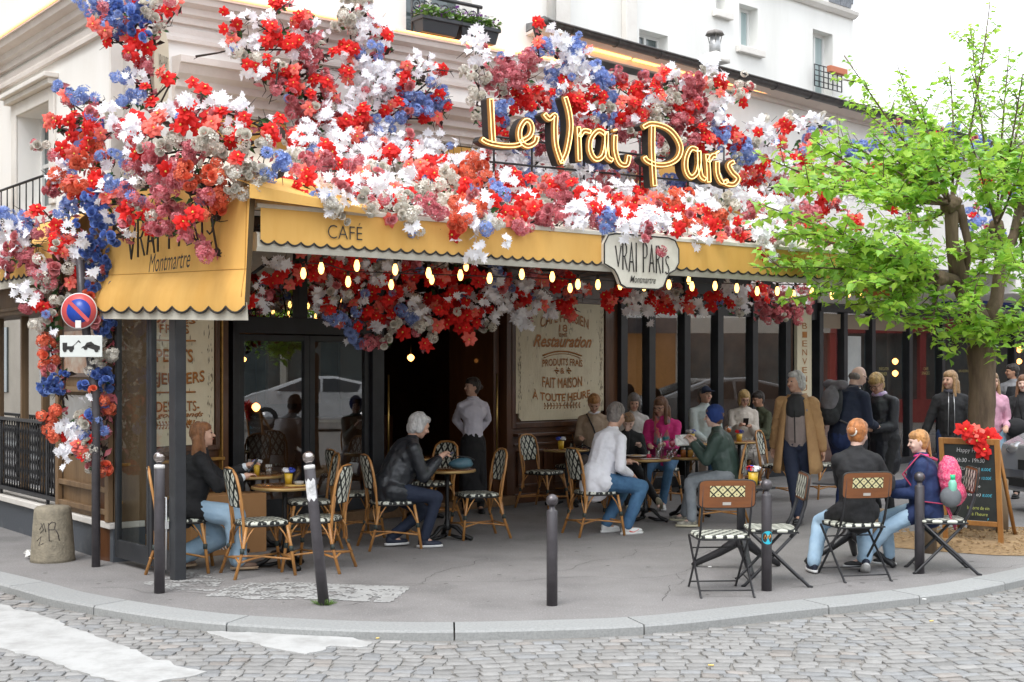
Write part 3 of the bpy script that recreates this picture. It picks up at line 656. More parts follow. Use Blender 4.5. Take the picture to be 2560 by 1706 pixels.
def frame(L, t0, t1, z0, z1, w, k, m, name, parent, k0=.001):
    b = MB(); b.wbox(L, t0 - w, t0, z0 - w, z1 + w, k0, k); b.wbox(L, t1, t1 + w, z0 - w, z1 + w, k0, k); b.wbox(L, t0, t1, z0 - w, z0, k0, k); b.wbox(L, t0, t1, z1, z1 + w, k0, k); return b.build(name, m, parent, bevel=.006)
zPb, zPt = 1.02, 2.75
pb, pt0, pt1 = panel_board(PAN, 312, 530, zPt, zPb, None, sf)
frame(PAN, pt0 - .01, pt1 + .01, zPb - .01, zPt, .05, .05, wood_dark, 'sign_frame', sf); 
b = MB(); b.wbox(PAN, pt0 - .1, pt1 + .1, zPb - .16, zPb - .13, .002, .075); b.wbox(PAN, pt0 - .1, pt1 + .1, .52, .55, .002, .06); b.wbox(PAN, pt1 + .075, pt1 + .09, .2, 3.1, .002, .06); b.wbox(PAN, 0.01, tP1 - .01, .0, .22, .002, .04); sfb(b, 'trim', gold, bevel=.004)
def wr_(L, s, x0, x1, yt, yb, m=gilt, k=.034, parent=sf, name='lettering', sh=True, **kw):
    """lettering between photo columns x0..x1, rows yt..yb on plane L"""
    t0, t1 = L.hit(x0), L.hit(x1); tm = (t0 + t1) / 2; xm = (x0 + x1) / 2; zt = L.W(xm, yt).z; zb = L.W(xm, yb).z
    if sh: words(name, s, L.at(t0 + .006, zb - .006), L.d, (0, 0, 1), t1 - t0, zt - zb, red_br, parent, ext=k, **kw)
    return words(name, s, L.at(t0, zb), L.d, (0, 0, 1), t1 - t0, zt - zb, m, parent, ext=k + .003, **kw)
wr_(PAN, 'DE', 418, 440, 770, 784); wr_(PAN, 'fruits', 385, 488, 790, 808, shear=.5); wr_(PAN, 'FRAIS', 393, 466, 812, 833)
wr_(PAN, 'PETITS', 385, 476, 873, 905, offset=.01); wr_(PAN, 'DÉJEUNERS', 350, 505, 918, 962, arch=-.03, offset=.012)
wr_(PAN, 'DESSERTS-', 384, 492, 1003, 1028); wr_(PAN, 'gourmands', 384, 502, 1030, 1046, shear=.5)
def bar(L, x0, x1, y, th=.008, m=gilt, parent=sf, k=.036, arch=0):
    b = MB(); t0, t1 = L.hit(x0), L.hit(x1); z = L.W((x0 + x1) / 2, y).z; pts = [L.at(t0 + (t1 - t0) * i / 10, z + arch * (1 - (i / 5 - 1) ** 2), k) for i in range(11)]; b.tube(pts, th, 4); b.build('sign_rule', m, parent)
bar(PAN, 384, 483, 852); bar(PAN, 384, 483, 981)
def laurel(L, x0, x1, y, parent=sf, s_=.035):
    b = MB(); t0, t1 = L.hit(x0), L.hit(x1); z = L.W((x0 + x1) / 2, y).z; b.tube([L.at(t0, z, .036), L.at(t1, z, .036)], .004, 4)
    for i in range(12):
        t = t0 + (t1 - t0) * (i + .5) / 12; dr = 1 if i < 6 else -1
        for sg in (1, -1): b.tube([L.at(t, z, .036), L.at(t - dr * .02, z + sg * s_, .036)], [.003, .009], 4)
    b.build('laurel', gilt, parent)
laurel(PAN, 385, 480, 1062)
def star(L, x, y, r, parent=sf):
    b = MB(); p = L.W(x, y); t = L.hit(x)
    for i in range(8): a = i * PI / 4; b.tube([L.at(t, p.z, .036), L.at(t + r * math.cos(a), p.z + r * math.sin(a), .036)], [.008, .003], 4)
    b.build('star', gilt, parent)
star(PAN, 431, 993, .045); star(PAN, 468, 1056, .03)
def wear(L, t0, t1, z0, z1, n, parent=sf, k=.0345):
    b = MB()
    for _ in range(n):
        t = rnd.choice((rnd.uniform(t0, t1), rnd.uniform(t0, t0 + .06), rnd.uniform(t1 - .06, t1), rnd.gauss((t0 * .4 + t1 * .6), .06)))
        if not t0 < t < t1: continue
        z = rnd.uniform(z0, z1); h = rnd.uniform(.01, .07); w = rnd.uniform(.002, .008)
        if z + h > z1: continue
        b.add([L.at(t, z, k), L.at(t + w, z + h * .3, k), L.at(t + w * .5, z + h, k), L.at(t - w * .5, z + h * .5, k)], [(0, 1, 2, 3)], False)
    b.build('worn_paint', board_w, parent, fixn=False, kind='stuff')
wear(PAN, pt0 + .02, pt1 - .02, zPb + .05, zPt - .05, 240)
# folding doors: frames and glass
def door(t0, t1, z0, z1, parent=sf, st=.07, L=FRONT, bot=.2, gm=glass_door, k=0, transom=None):
    d = MB(); d.wbox(L, t0, t0 + st, z0, z1, k - .03, k + .03); d.wbox(L, t1 - st, t1, z0, z1, k - .03, k + .03); d.wbox(L, t0 + st, t1 - st, z0, z0 + bot, k - .028, k + .028); d.wbox(L, t0 + st, t1 - st, z1 - st, z1, k - .028, k + .028)
    o = d.build('door', frame_mat, parent, bevel=.004)
    g = MB(); g.add([L.at(t0 + st, z0 + bot, k), L.at(t1 - st, z0 + bot, k), L.at(t1 - st, z1 - st, k), L.at(t0 + st, z1 - st, k)], [(0, 1, 2, 3)], False); g.build('pane', gm, o, fixn=False)
    return o
tA, tB = tp[571] + .02, tp[930]; zh = 2.12
b = MB(); b.wbox(FRONT, tA, tB, zh, zh + .18, -.08, .06); b.wbox(FRONT, tA, tA + .08, .1, 3.18, -.08, .06); b.wbox(FRONT, tB - .05, tB + .12, .1, 3.18, -.08, .08); b.wbox(FRONT, tA + .85, tA + .97, zh + .18, 3.18, -.06, .05); sfb(b, 'door_frame', frame_mat, bevel=.005)
tm_ = (tA + tB) / 2 + .05
door(tA + .09, tm_, .12, zh - .01); door(tm_ + .005, tB - .06, .12, zh - .01)
b = MB(); b.add([FRONT.at(tA + .08, zh + .18, -.01), FRONT.at(tB - .05, zh + .18, -.01), FRONT.at(tB - .05, 3.18, -.01), FRONT.at(tA + .08, 3.18, -.01)], [(0, 1, 2, 3)], False); sfb(b, 'transom_pane', glass_mat('glass_transom', .75), fixn=False)
b = MB(); b.wbox(FRONT, -.2, tp[1270], 0, .118, -.3, .14); sfb(b, 'threshold', mat('threshold_wood', (.24, .14, .07), .6, c2=(.15, .085, .04), sc=8, stretch=(1, 1, 1), bump=.3), bevel=.008)
# entrance opening: door leaves folded inside, brass bars
brass = mat('brass', (.55, .38, .12), .3, .9)
for tt in (tp[965] + .02, tp[1270] - .22):
    o = empty('door_handle_bar', FRONT.at(tt, 1.05, .02), label='long brass door bar at the left side of the café doorway', cat='door handle', group='brass door bars')
    if tt > tp[965] + .5: o['label'] = 'long brass door bar behind the waitress at the right side of the doorway'
    b = MB(); b.tube([(0, 0, -.5), (0, 0, .62)], .012, 8); b.build('bar', brass, o); b = MB(); b.tube([(0, 0, .4), (0, .06, .4)], .01, 6); b.tube([(0, 0, -.4), (0, .06, -.4)], .01, 6); b.build('bracket', brass, o)
Ld = Line(FRONT.at(tp[1270] - .08, 0).x, FRONT.at(tp[1270] - .08, 0).y, 100)
b = MB(); b.wbox(FRONT, tp[1270] - .06, tp[1270] + .06, .1, 3.18, -.1, .04); b.wbox(FRONT, tp[1270] - .2, tp[1270] - .1, .12, 2.3, -.9, -.06); sfb(b, 'door_post', wood_dark, bevel=.005)
# interior fittings seen through the doorway
ins = mat('interior_panel', (.16, .075, .03), .6, c2=(.10, .045, .02), sc=4)
b = MB(); b.wbox(FRONT, tp[965] + .5, tp[965] + 1.4, 1.25, 2.15, -3.2, -3.15); b.wbox(FRONT, tp[965] + .3, tp[965] + 2.6, .1, 1.05, -3.3, -3.0); sfb(b, 'counter_panel', ins)
b = MB(); b.wbox(FRONT, tp[965] + 1.75, tp[965] + 2.3, 1.3, 2.1, -3.2, -3.15); sfb(b, 'interior_picture', mat('dull_grey', (.15, .14, .13), .4))
glow = mat('warm_lamp', (1, .6, .25), .5, emit=(1, .38, .09), es=3.5)
# shop interior lamps
for k, (px, py, Y, s_) in enumerate(((1027, 896, 18.0, .045), (1247, 873, 19, .018), (610, 900, 17, .03), (640, 1020, 16.4, .05), (1800, 960, 24, .035), (2238, 905, 27.0, .06), (2238, 935, 27.0, .06), (2548, 875, 30, .07), (2548, 905, 30, .06))):
    b = MB(); b.lathe([(.3, 1.2), (1, .6), (1.05, 0), (.6, -.7), (0, -1)], n=12); o = b.build('hanging_lamp', glow, label=['warm lamp glowing inside the open café doorway', 'tiny lamp point above the waitress inside', 'small warm lamp behind the left folding door', 'warm lamp low behind the left folding door', 'small warm lamp behind the right windows', 'upper of two orange lamps inside the shop behind the bald man', 'lower of two orange lamps inside the shop behind the bald man', 'upper orange lamp at the right edge beside the tree trunk', 'lower orange lamp at the right edge beside the tree trunk'][k], cat='lamp', group='lamps inside the shops')
    o.location = P(px, py, Y); o.scale = (s_, s_, s_)
    bb = MB(); bb.tube([(0, 0, 1.2), (0, 0, 12)], .06, 4); bb.build('cord', black_metal, o)
# big restaurant sign section
b = MB(); b.wbox(FRONT, tp[1270] + .06, tp[1530] + .12, 0, 3.18, -.25, -.002); sfb(b, 'front_wall', wood_dark)
zRb, zRt = 1.06, 2.62
rb_, rt0, rt1 = panel_board(FRONT, 1286, 1505, zRt, zRb, None, sf)
frame(FRONT, rt0 - .02, rt1 + .02, zRb - .02, zRt, .07, .05, wood_dark, 'sign_frame', sf)
b = MB(); t0_, t1_ = tp[1270] + .08, tp[1530] + .1
b.wbox(FRONT, t0_, t1_, .86, .90, .001, .10); b.wbox(FRONT, t0_, t1_, .74, .77, .001, .04); b.wbox(FRONT, t0_, t1_, 0, .12, .001, .05)
for q in range(3):
    w = (t1_ - t0_) / 3; a = t0_ + q * w; b.wbox(FRONT, a + .08, a + w - .08, .20, .24, .001, .03); b.wbox(FRONT, a + .08, a + w - .08, .64, .68, .001, .03); b.wbox(FRONT, a + .08, a + .12, .24, .64, .001, .03); b.wbox(FRONT, a + w - .12, a + w - .08, .24, .64, .001, .03)
sfb(b, 'wood_moulding', wood_dark, bevel=.006)
wear(FRONT, rt0 + .03, rt1 - .03, zRb + .08, zRt - .05, 420)
wr_(FRONT, 'CAFÉ PARISIEN', 1346, 1466, 790, 822, arch=.09); wr_(FRONT, '18', 1393, 1413, 812, 829); wr_(FRONT, 'ÈME', 1393, 1413, 831, 842)
wr_(FRONT, 'Restauration', 1328, 1474, 838, 868, shear=.45, offset=.015); bar(FRONT, 1352, 1449, 890, .010, arch=.06); bar(FRONT, 1354, 1447, 896, .005, arch=.06)
wr_(FRONT, 'PRODUITS FRAIS', 1351, 1451, 900, 917, arch=.02); wr_(FRONT, '&', 1396, 1406, 920, 934)
for xx in (1387, 1417):
    b = MB(); t = FRONT.hit(xx); z = FRONT.W(xx, 927).z
    for i in (-1, 0, 1):
        for j in (-1, 0, 1):
            if abs(i) + abs(j) < 2: b.box(FRONT.at(t + i * .03, z + j * .03, .036), (.028, .028, .006), Matrix.Rotation(R(45), 3, 'Z') @ Matrix.Rotation(R(45), 3, 'Y'))
    b.build('ornament', gilt, sf)
wr_(FRONT, 'FAIT MAISON', 1351, 1450, 941, 966, arch=-.02); wr_(FRONT, 'À TOUTE HEURE', 1326, 1470, 970, 994, arch=-.05, offset=.01); laurel(FRONT, 1355, 1446, 1014, s_=.04)
# glazed wall right of the sign
b = MB(); xs = [1552, 1622, 1710, 1793, 1880, 1962, 1998]
b.wbox(FRONT, tp[1530] + .12, tp[2040], .0, .16, -.1, .06)
b.wbox(FRONT, tp[1530] + .12, tp[2040], 2.55, 3.18, -.1, .03)
for x in xs: t = T(x); b.wbox(FRONT, t - .07, t + .07, .12, 3.1, -.08, .07)
sfb(b, 'window_frame', frame_mat, bevel=.004)
for x0, x1 in zip(xs, xs[1:]):
    if x1 - x0 < 40: continue
    t0, t1 = T(x0) + .07, T(x1) - .07; g = MB(); g.add([FRONT.at(t0, .16), FRONT.at(t1, .16), FRONT.at(t1, 2.55), FRONT.at(t0, 2.55)], [(0, 1, 2, 3)], False); sfb(g, 'window_pane', glass_door, fixn=False)
b = MB(); b.wbox(FRONT, T(1976), T(2012), .1, 3.1, .072, .13); sfb(b, 'narrow_sign', board); 
for i, ch_ in enumerate('BIENVENUE'): wr_(FRONT, ch_, 1988, 2000, 808 + i * 22, 823 + i * 22, k=.133, sh=False)
# chairs and stools standing inside, dim
# right-hand shop
rs = empty('corner_shop_front', (0, 0, 0), label='black glazed shop front right of the café with cream lintel', cat='shop front')
b = MB(); b.wbox(FRONT, tp[2040], tp[2600] + 3, 0, .12, -.1, .08); zl = 2.70
for x in (2044, 2105, 2175, 2268, 2350, 2440, 2530, 2620): t = T(x); b.wbox(FRONT, t - .06, t + .06, .12, zl, -.08, .08)
b.wbox(FRONT, tp[2040], tp[2600] + 3, zl, zl + .14, -.1, .10); b.wbox(FRONT, T(2113) + .06, T(2175) - .06, .12, 1.05, -.05, .03); sfb(b, 'frame', frame_mat, parent=rs, bevel=.005)
b = MB(); b.wbox(FRONT, tp[2040], tp[2600] + 3, zl + .14, 3.0, -.1, .05); sfb(b, 'lintel', stone_lite, parent=rs)
orange = mat('orange_wall', (.62, .22, .03), .7, c2=(.5, .17, .03), sc=2)
b = MB(); b.wbox(FRONT, T(2150), T(2330), 3.001, 3.9, -.1, .04); sfb(b, 'fascia', orange, parent=rs)
bluea = mat('blue_awning', (.03, .05, .28), .7)
b = MB(); b.wbox(FRONT, T(2330) + .02, tp[2600] + 3, 2.95, 3.9, .06, .9); sfb(b, 'blue_fascia', bluea, parent=rs)
for x0, x1 in ((2044, 2105), (2105, 2175), (2175, 2268), (2268, 2350), (2350, 2440), (2440, 2530), (2530, 2620)):
    t0, t1 = T(x0) + .06, T(x1) - .06; g = MB(); g.add([FRONT.at(t0, .12, .01), FRONT.at(t1, .12, .01), FRONT.at(t1, zl, .01), FRONT.at(t0, zl, .01)], [(0, 1, 2, 3)], False); sfb(g, 'window_pane', glass_door, parent=rs, fixn=False)
    g = MB(); g.wbox(FRONT, t0 + .02, t1 - .02, zl - .28, zl - .03, .012, .02)
    if x0 in (2044, 2175): sfb(g, 'transom_panel', mat('transom_beige', (.33, .26, .19), .6), parent=rs)
    elif x0 == 2105: sfb(g, 'transom_panel', mat('transom_beige', (.33, .26, .19), .6), parent=rs)
post = mat('poster_white', (.62, .63, .62), .6, c2=(.5, .52, .52), sc=3)
b = MB(); b.wbox(FRONT, T(2113), T(2150), 1.35, 2.3, .015, .02); sfb(b, 'poster', post, parent=rs)
b = MB(); b.wbox(FRONT, T(2046) + .08, T(2096), .15, 2.35, -.12, -.06); sfb(b, 'wood_door', mat('redwood', (.14, .035, .015), .5), parent=rs)
ylw = mat('window_lettering', (.45, .36, .12), .6)
for s, x0, x1, y0, y1 in (('EXÉCUTER', 2195, 2219, 917, 926), ('DINER', 2198, 2215, 931, 939), ('CAFÉ', 2306, 2318, 917, 926), ('SNACKS', 2302, 2321, 929, 937), ('BRASSERIE', 2394, 2420, 925, 931)): wr_(FRONT, s, x0, x1, y0, y1, m=ylw, k=.02, sh=False, parent=rs)
# interior for the right shop
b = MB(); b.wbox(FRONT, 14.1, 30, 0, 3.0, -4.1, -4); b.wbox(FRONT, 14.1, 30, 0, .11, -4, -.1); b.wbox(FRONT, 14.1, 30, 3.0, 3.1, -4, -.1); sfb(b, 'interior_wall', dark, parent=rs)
# ---------------------------------------------------------------- left wing shop front with lattice rail
lw = empty('side_shop_front', (0, 0, 0), label='brown wooden café side front with window behind lattice rail', cat='shop front')
S = SIDE
def sb(b, name, m, **k): return b.build(name, m, lw, **k)
b = MB(); b.wbox(S, .0, 9, 0, .30, -.3, 0.0); sb(b, 'plinth', mat('plinth_blue', (.075, .085, .10), .6, c2=(.16, .17, .18), sc=4, mixpow=.72, bump=.2))
b = MB(); b.wbox(S, .0, 9, .30, .36, -.3, .04); sb(b, 'ledge', stone_lite, bevel=.008)
sx = S.hit(150)
b = MB(); b.wbox(S, 0, sx, .36, 3.2, -.35, -.01)
b.wbox(S, 0, .09, .36, 3.0, .0, .05); b.wbox(S, sx - .08, sx, .36, 3.0, .0, .05)
for z in (.42, .62, .98, 1.52, 2.4): b.wbox(S, .09, sx - .08, z, z + .05, -.009, .045)
sb(b, 'pier', wood_brown, bevel=.006)
b = MB(); b.wbox(S, .15, sx - .14, .70, .94, -.008, .012) if False else b.wbox(S, .13, sx - .12, 1.05, 1.49, -.008, .018); sb(b, 'bare_panel', mat('bare_zinc', (.36, .36, .36), .6, c2=(.27, .25, .22), sc=5, bump=.2))
b = MB(); b.wbox(S, .16, sx - .16, 1.66, 2.16, -.008, .02); sb(b, 'menu_frame', wood_dark, bevel=.004); b = MB(); b.wbox(S, .2, sx - .2, 1.7, 2.1, .021, .026); sb(b, 'menu_sheet', mat('menu_paper', (.55, .5, .42), .6, c2=(.4, .2, .12), sc=7))
b = MB(); b.wbox(S, sx, 9, 2.32, 3.2, -.35, -.02); b.wbox(S, sx, 9, 2.36, 2.40, -.02, .03); b.wbox(S, sx, 9, 2.6, 2.64, -.02, .02)
for t in (sx + .05, sx + .62, sx + 1.2, sx + 1.9, sx + 2.8): b.wbox(S, t, t + .05, .36, 2.32, -.30, -.22)
sb(b, 'wood_front', wood_brown, bevel=.005)
b = MB(); b.add([S.at(sx, .36, -.26), S.at(9, .36, -.26), S.at(9, 2.32, -.26), S.at(sx, 2.32, -.26)], [(0, 1, 2, 3)], False); sb(b, 'window_pane', glass_mat('glass_side', .4), fixn=False)
b = MB(); b.wbox(S, sx, 9, .3, 2.4, -1.6, -1.5); sb(b, 'interior_wall', mat('interior_warm', (.22, .14, .08), .8))
# lattice rail
lr = empty('lattice_railing', S.at(sx + 1, .36), label='black diamond lattice railing on the ledge of the side window', cat='railing'); ivl = Matrix.Translation(-lr.location)
z0, z1 = .46, 1.18; b = MB(); b.wbox(S, sx + .02, 6, z1, z1 + .03, -.06, .0); b.wbox(S, sx + .02, 6, z0 - .04, z0, -.06, .0)
for t in (sx + .45, sx + 2): b.wbox(S, t, t + .03, .362, z1, -.05, -.02)
b.build('rail', black_metal, lr, mtx=ivl)
stp = .085; t = sx + .02; hN = 0
while t < 4.4:
    bb = MB(); pts = []; nz = 7
    for i in range(nz + 1): pts.append(S.at(t + (stp * .42 if i % 2 else 0) * (1 if hN % 2 else -1) + stp * .0, z0 + (z1 - z0) * i / nz, -.03))
    bb.tube(pts, .0075, 4); bb.build('lattice_bar', black_metal, lr, mtx=ivl); t += stp * .5; hN += 1
# left wing small yellow awning
la = empty('side_awning', S.at(2, 2.4, .3), label='yellow scalloped awning above the side window at the left edge', cat='awning'); iva = Matrix.Translation(-la.location)
az = H + (HY - 700) / F * S.off(.35).W(40, 700).y
b, low = scallop(S, S.off(.35).hit(130) - .0, 6, az + .02 + .28, az + .04, .35, 34, .035); b.build('valance', [yellow, ink], la, mtx=iva, fixn=False)
b = MB(); b.wbox(S, S.off(.35).hit(130), 6, az - .07, az + .05, .33, .345); b.build('front_bar', cream, la, mtx=iva)
b = MB(); t0 = S.off(.35).hit(130); b.add([S.at(t0, az + .30, .35), S.at(6, az + .30, .35), S.at(6, az + .6, 0), S.at(t0, az + .6, 0)], [(0, 1, 2, 3)], False); b.build('cloth', yellow, la, mtx=iva, fixn=False)
# street name plate
bp = P(218, 343, WING.W(218, 343).y); pl_ = empty('street_name_plate', WING.at(WING.hit(240), WING.W(215, 343).z, .03), label='blue street name plate reading RUE half hidden by flowers', cat='sign'); ivp = Matrix.Translation(-pl_.location)
tq0, tq1 = WING.hit(262), WING.hit(190); zq = WING.W(225, 345).z; b = MB(); b.wbox(WING, tq0, tq1, zq - .13, zq + .13, .01, .03); b.build('plate', mat('plate_blue', (.03, .035, .22), .3), pl_, mtx=ivp)
words('lettering', 'RUE', WING.at(WING.hit(220), zq - .0, .034), -WING.d, (0, 0, 1), .16, .09, mat('enamel_white', (.8, .8, .8), .3), pl_, mtx=ivp)
# ---------------------------------------------------------------- glass wind screen
ws = empty('wind_screen', SCR.at(0, 0), label='folding black-framed glass wind screen left of the seated woman', cat='screen'); ivs = Matrix.Translation(-ws.location)
tS = SCR.hit(452); zS = 2.6
ta, tb_ = 0, SCR.hit(378)
for (t0, t1) in ((ta, tb_), (tb_ + .01, tS - .12)):
    d = MB(); st = .045; d.wbox(SCR, t0, t0 + st, .06, zS, -.025, .025); d.wbox(SCR, t1 - st, t1, .06, zS, -.025, .025); d.wbox(SCR, t0 + st, t1 - st, .06, .22, -.022, .022); d.wbox(SCR, t0 + st, t1 - st, zS - .06, zS, -.022, .022)
    o = d.build('screen_leaf', frame_mat, ws, bevel=.004, mtx=ivs); g = MB(); g.add([SCR.at(t0 + st, .22), SCR.at(t1 - st, .22), SCR.at(t1 - st, zS - .06), SCR.at(t0 + st, zS - .06)], [(0, 1, 2, 3)], False); g.build('pane', glass_scr, o, fixn=False)
b = MB(); b.wbox(SCR, tS - .10, tS, 0, zS + .3, -.05, .05); b.build('post', frame_mat, ws, bevel=.006, mtx=ivs)
b = MB(); q = SCR.at(tS - .12, .5, .07); b.tube([q + Vector((-.07, 0, .18)), q + Vector((0, 0, .18)), q + Vector((0, 0, -.2)), q + Vector((0, 0, -.42))], .008, 6); b.box(q + Vector((.0, 0, -.05)), (.05, .03, .06)); b.build('bolt', mat('steel', (.5, .5, .5), .35, .8), ws, mtx=ivs)
# ================================================================ awnings
aw = empty('main_awning', AWN.at(4, 2.8), label='long yellow café awning with scalloped valance and cream front bar', cat='awning'); ivw = Matrix.Translation(-aw.location)
AL = AWN.hit(2198); zb = 2.635
def kf(t): return .0
emb0, emb1 = AWN.hit(1497), AWN.hit(1683)
zv_t, zv_b = zb + .33, zb + .075
for (a, c, n) in ((0.02, emb0 - .0, 30), (emb1, AL, 22)):
    b, low = scallop(AWN, a, c, zv_t, zv_b, .035, n, .028); b.build('valance', [yellow, ink], aw, mtx=ivw, fixn=False)
b = MB(); b.wprofile(AWN, 0, AL, [(-.06, zb), (.0, zb - .005), (.02, zb + .03), (.02, zb + .12), (-.0, zb + .14), (-.06, zb + .14)]); b.build('front_bar', cream, aw, mtx=ivw)
b = MB(); b.wprofile(AWN, -.01, AL + .01, [(-.05, zv_t - .02), (.045, zv_t - .01), (.045, zv_t + .02), (-.05, zv_t + .05)]); b.build('top_bar', cream, aw, mtx=ivw)
b = MB(); zi = 3.95
n_ = 40; vs = []
WA = AWN.off(-3.0)
for i in range(n_ + 1):
    t = -.0 + (AL + .05) * i / n_
    for j in range(7):
        k = -3.05 * j / 6 + .0; z = zv_t + .03 + (zi - zv_t) * j / 6 - .05 * math.sin(PI * j / 6) + .012 * math.sin(t * 5) * math.sin(PI * j / 6); vs.append(AWN.at(t, z, k))
b.add(vs, [(i * 7 + j, i * 7 + j + 1, (i + 1) * 7 + j + 1, (i + 1) * 7 + j) for i in range(n_) for j in range(6)]); b.build('cloth', mat('awning_top', (.60, .55, .45), .8, c2=(.46, .42, .35), sc=3, bump=.1), aw, mtx=ivw, fixn=False)
b = MB(); vs = [AWN.at(AL + .04, z, k) for k, z in ((.03, zv_t), (-3, zi), (-3, zi - 1.0), (0.03, zb + .1))]; b.add(vs, [(0, 1, 2, 3)], False); b.build('side_flap', yellow, aw, mtx=ivw, fixn=False)
# emblem
em = MB(); ec = (emb0 + emb1) / 2; ew = (emb1 - emb0) / 2
def epath(s_):
    pts = []
    zt_, zm, zl_ = zv_t + .01, zb + .06, zb - .15
    raw = [(-ew, zm + .0), (-ew, zt_ - .10), (-ew + .05, zt_ - .02), (-ew + .14, zt_), (ew - .14, zt_), (ew - .05, zt_ - .02), (ew, zt_ - .10), (ew, zm + .05), (ew - .05, zm - .02), (ew - .12, zm - .05), (ew - .16, zm - .1), (ew - .2, zl_ + .03), (ew - .27, zl_), (-ew + .27, zl_), (-ew + .2, zl_ + .03), (-ew + .16, zm - .1), (-ew + .12, zm - .05), (-ew + .05, zm - .02)]
    return raw
raw = epath(1); n = len(raw); em.add([AWN.at(ec + x, z, .075) for x, z in raw] + [AWN.at(ec + x, z, .03) for x, z in raw], [tuple(range(n))] + [(i, n + i, n + (i + 1) % n, (i + 1) % n) for i in range(n)], False)
em.build('emblem', cream, aw, mtx=ivw); b = MB(); b.tube([AWN.at(ec + x, z, .077) for x, z in raw], .007, 5, closed=True); b.build('emblem_piping', ink, aw, mtx=ivw)
# thin hand-drawn capitals
ST = {'V': [[(0, 1), (.45, 0), (.95, 1.0)]], 'R': [[(.1, 0), (.1, 1), (.5, 1.0), (.72, .88), (.72, .66), (.5, .52), (.1, .5)], [(.4, .5), (.85, 0)]], 'A': [[(0, 0), (.42, 1), (.84, 0)], [(.14, .34), (.70, .34)]], 'I': [[(.1, 0), (.1, 1)]], 'P': [[(.1, 0), (.1, 1), (.5, 1), (.74, .88), (.74, .62), (.5, .5), (.1, .5)]], 'S': [[(.66, .9), (.45, 1), (.2, .95), (.1, .8), (.2, .6), (.55, .42), (.68, .25), (.55, .05), (.3, 0), (.05, .1)]], ' ': []}
def thin(L, s_, t0, t1, z0, z1, k, hs, parent, m=ink, r=.006, sl=0, inv=None):
    wd = {'I': .35, ' ': .5}; tot = sum(wd.get(c, .95) + .18 for c in s_); u = 0
    for c, (dz, hh) in zip(s_, hs):
        w = wd.get(c, .95); b = MB()
        for stk in ST[c]:
            pts = [L.at(t0 + (t1 - t0) * (u + x * (1 if c == 'I' else 1)) / tot, z0 + (z1 - z0) * (dz + y * hh) + sl * (u + x) / tot, k) for x, y in stk]; b.tube(pts, r, 4)
        if b.v: o = b.build('letter', m, parent); 
        if b.v and inv is not None: o.matrix_local = inv
        u += w + .18
hsE = [(.15, .7), (.05, .9), (0, 1), (0, 1), (0, 1), (0, 1), (.02, .95), (0, .95), (.02, .8), (.0, .62)]
thin(AWN, 'VRAI PARIS', AWN.hit(1524), AWN.hit(1664), zb - .0, zb + .27, .082, hsE, aw, inv=ivw)
words('lettering', 'Montmartre', AWN.at(AWN.hit(1560), zb - .10, .08), AWN.d, (0, 0, 1), AWN.hit(1624) - AWN.hit(1560), .065, ink, aw, shear=.4, offset=.004, mtx=ivw)
zz = AWN.W(855, 600).z
words('lettering', 'CAFÉ', AWN.at(AWN.hit(812), zz + .0, .045), AWN.d, (0, 0, 1), AWN.hit(898) - AWN.hit(812), .135, ink, aw, offset=-.012, mtx=ivw)
words('lettering', 'BISTROT', AWN.at(AWN.hit(2092), zv_b + .06, .045), AWN.d, (0, 0, 1), AWN.hit(2150) - AWN.hit(2092), .12, ink, aw, offset=-.012, mtx=ivw)
b = MB()  # folding arms under the cloth
for t in (1.2, 3.5, 5.6): b.tube([AWN.at(t, zb + .1, -.06), AWN.at(t + .6, zb + .28, -1.2), AWN.at(t, 3.1, -2.4)], .025, 8)
b.build('arm', frame_mat, aw, mtx=ivw)
# corner drop awning
da = empty('corner_awning', DROP.at(1, 2.4), label='yellow corner awning lettered VRAI PARIS Montmartre hanging over the glass screen', cat='awning'); ivd = Matrix.Translation(-da.location)
tD0, tD1 = DROP.hit(279), DROP.hit(629)
zl0 = DROP.W(279, 770).z; zl1 = DROP.W(629, 772).z; ztp0 = DROP.W(300, 560).z; ztp1 = AWN.at(0, 0).z + DROP.W(640, 515).z
N1, N2 = 60, 14; vs = []
def dpt(u, v):   # u along, v from top (0) to bottom (1)
    t = tD0 + (tD1 - tD0) * u; zt_ = 3.35 + (3.10 - 3.35) * u + (.0); zb_ = zl0 + (zl1 - zl0) * u
    if v < .72: k = .04 + .06 * (v / .72) + .01 * math.sin(u * 9); z = zt_ + (zb_ + .28 - zt_) * (v / .72)
    else: q = (v - .72) / .28; k = .10 + .10 * math.sin(q * PI * .55) + .02 * math.sin(u * 14) * q; z = zb_ + .28 * (1 - q)
    if v > .72: t += -.08 * (v - .72) / .28 * (1 - u)
    t += k * 1.35 * u
    return t, z, k
for j in range(N2 + 1):
    v = j / N2
    for i in range(N1 + 1):
        u = i / N1; t, z, k = dpt(u, v)
        if j == N2: z -= .045 * abs(math.sin(PI * u * 10)) ** .8
        vs.append(DROP.at(t, z, k))
b = MB(); M_ = N1 + 1; b.add(vs, [(j * M_ + i, j * M_ + i + 1, (j + 1) * M_ + i + 1, (j + 1) * M_ + i) for j in range(N2) for i in range(N1)])
b.build('cloth', yellow, da, mtx=ivd, fixn=False)
b = MB(); b.tube(vs[N2 * M_:], .010, 5); 
b.build('piping', ink, da, mtx=ivd)
b = MB(); lo = []
for i in range(N1 + 1): t, z, k = dpt(i / N1, 1); lo += [DROP.at(t, z + .03, k - .02), DROP.at(t, z - .10, k - .03)]
b.add(lo, [(2 * i, 2 * i + 1, 2 * i + 3, 2 * i + 2) for i in range(N1)]); b.build('lining', cream, da, mtx=ivd, fixn=False)
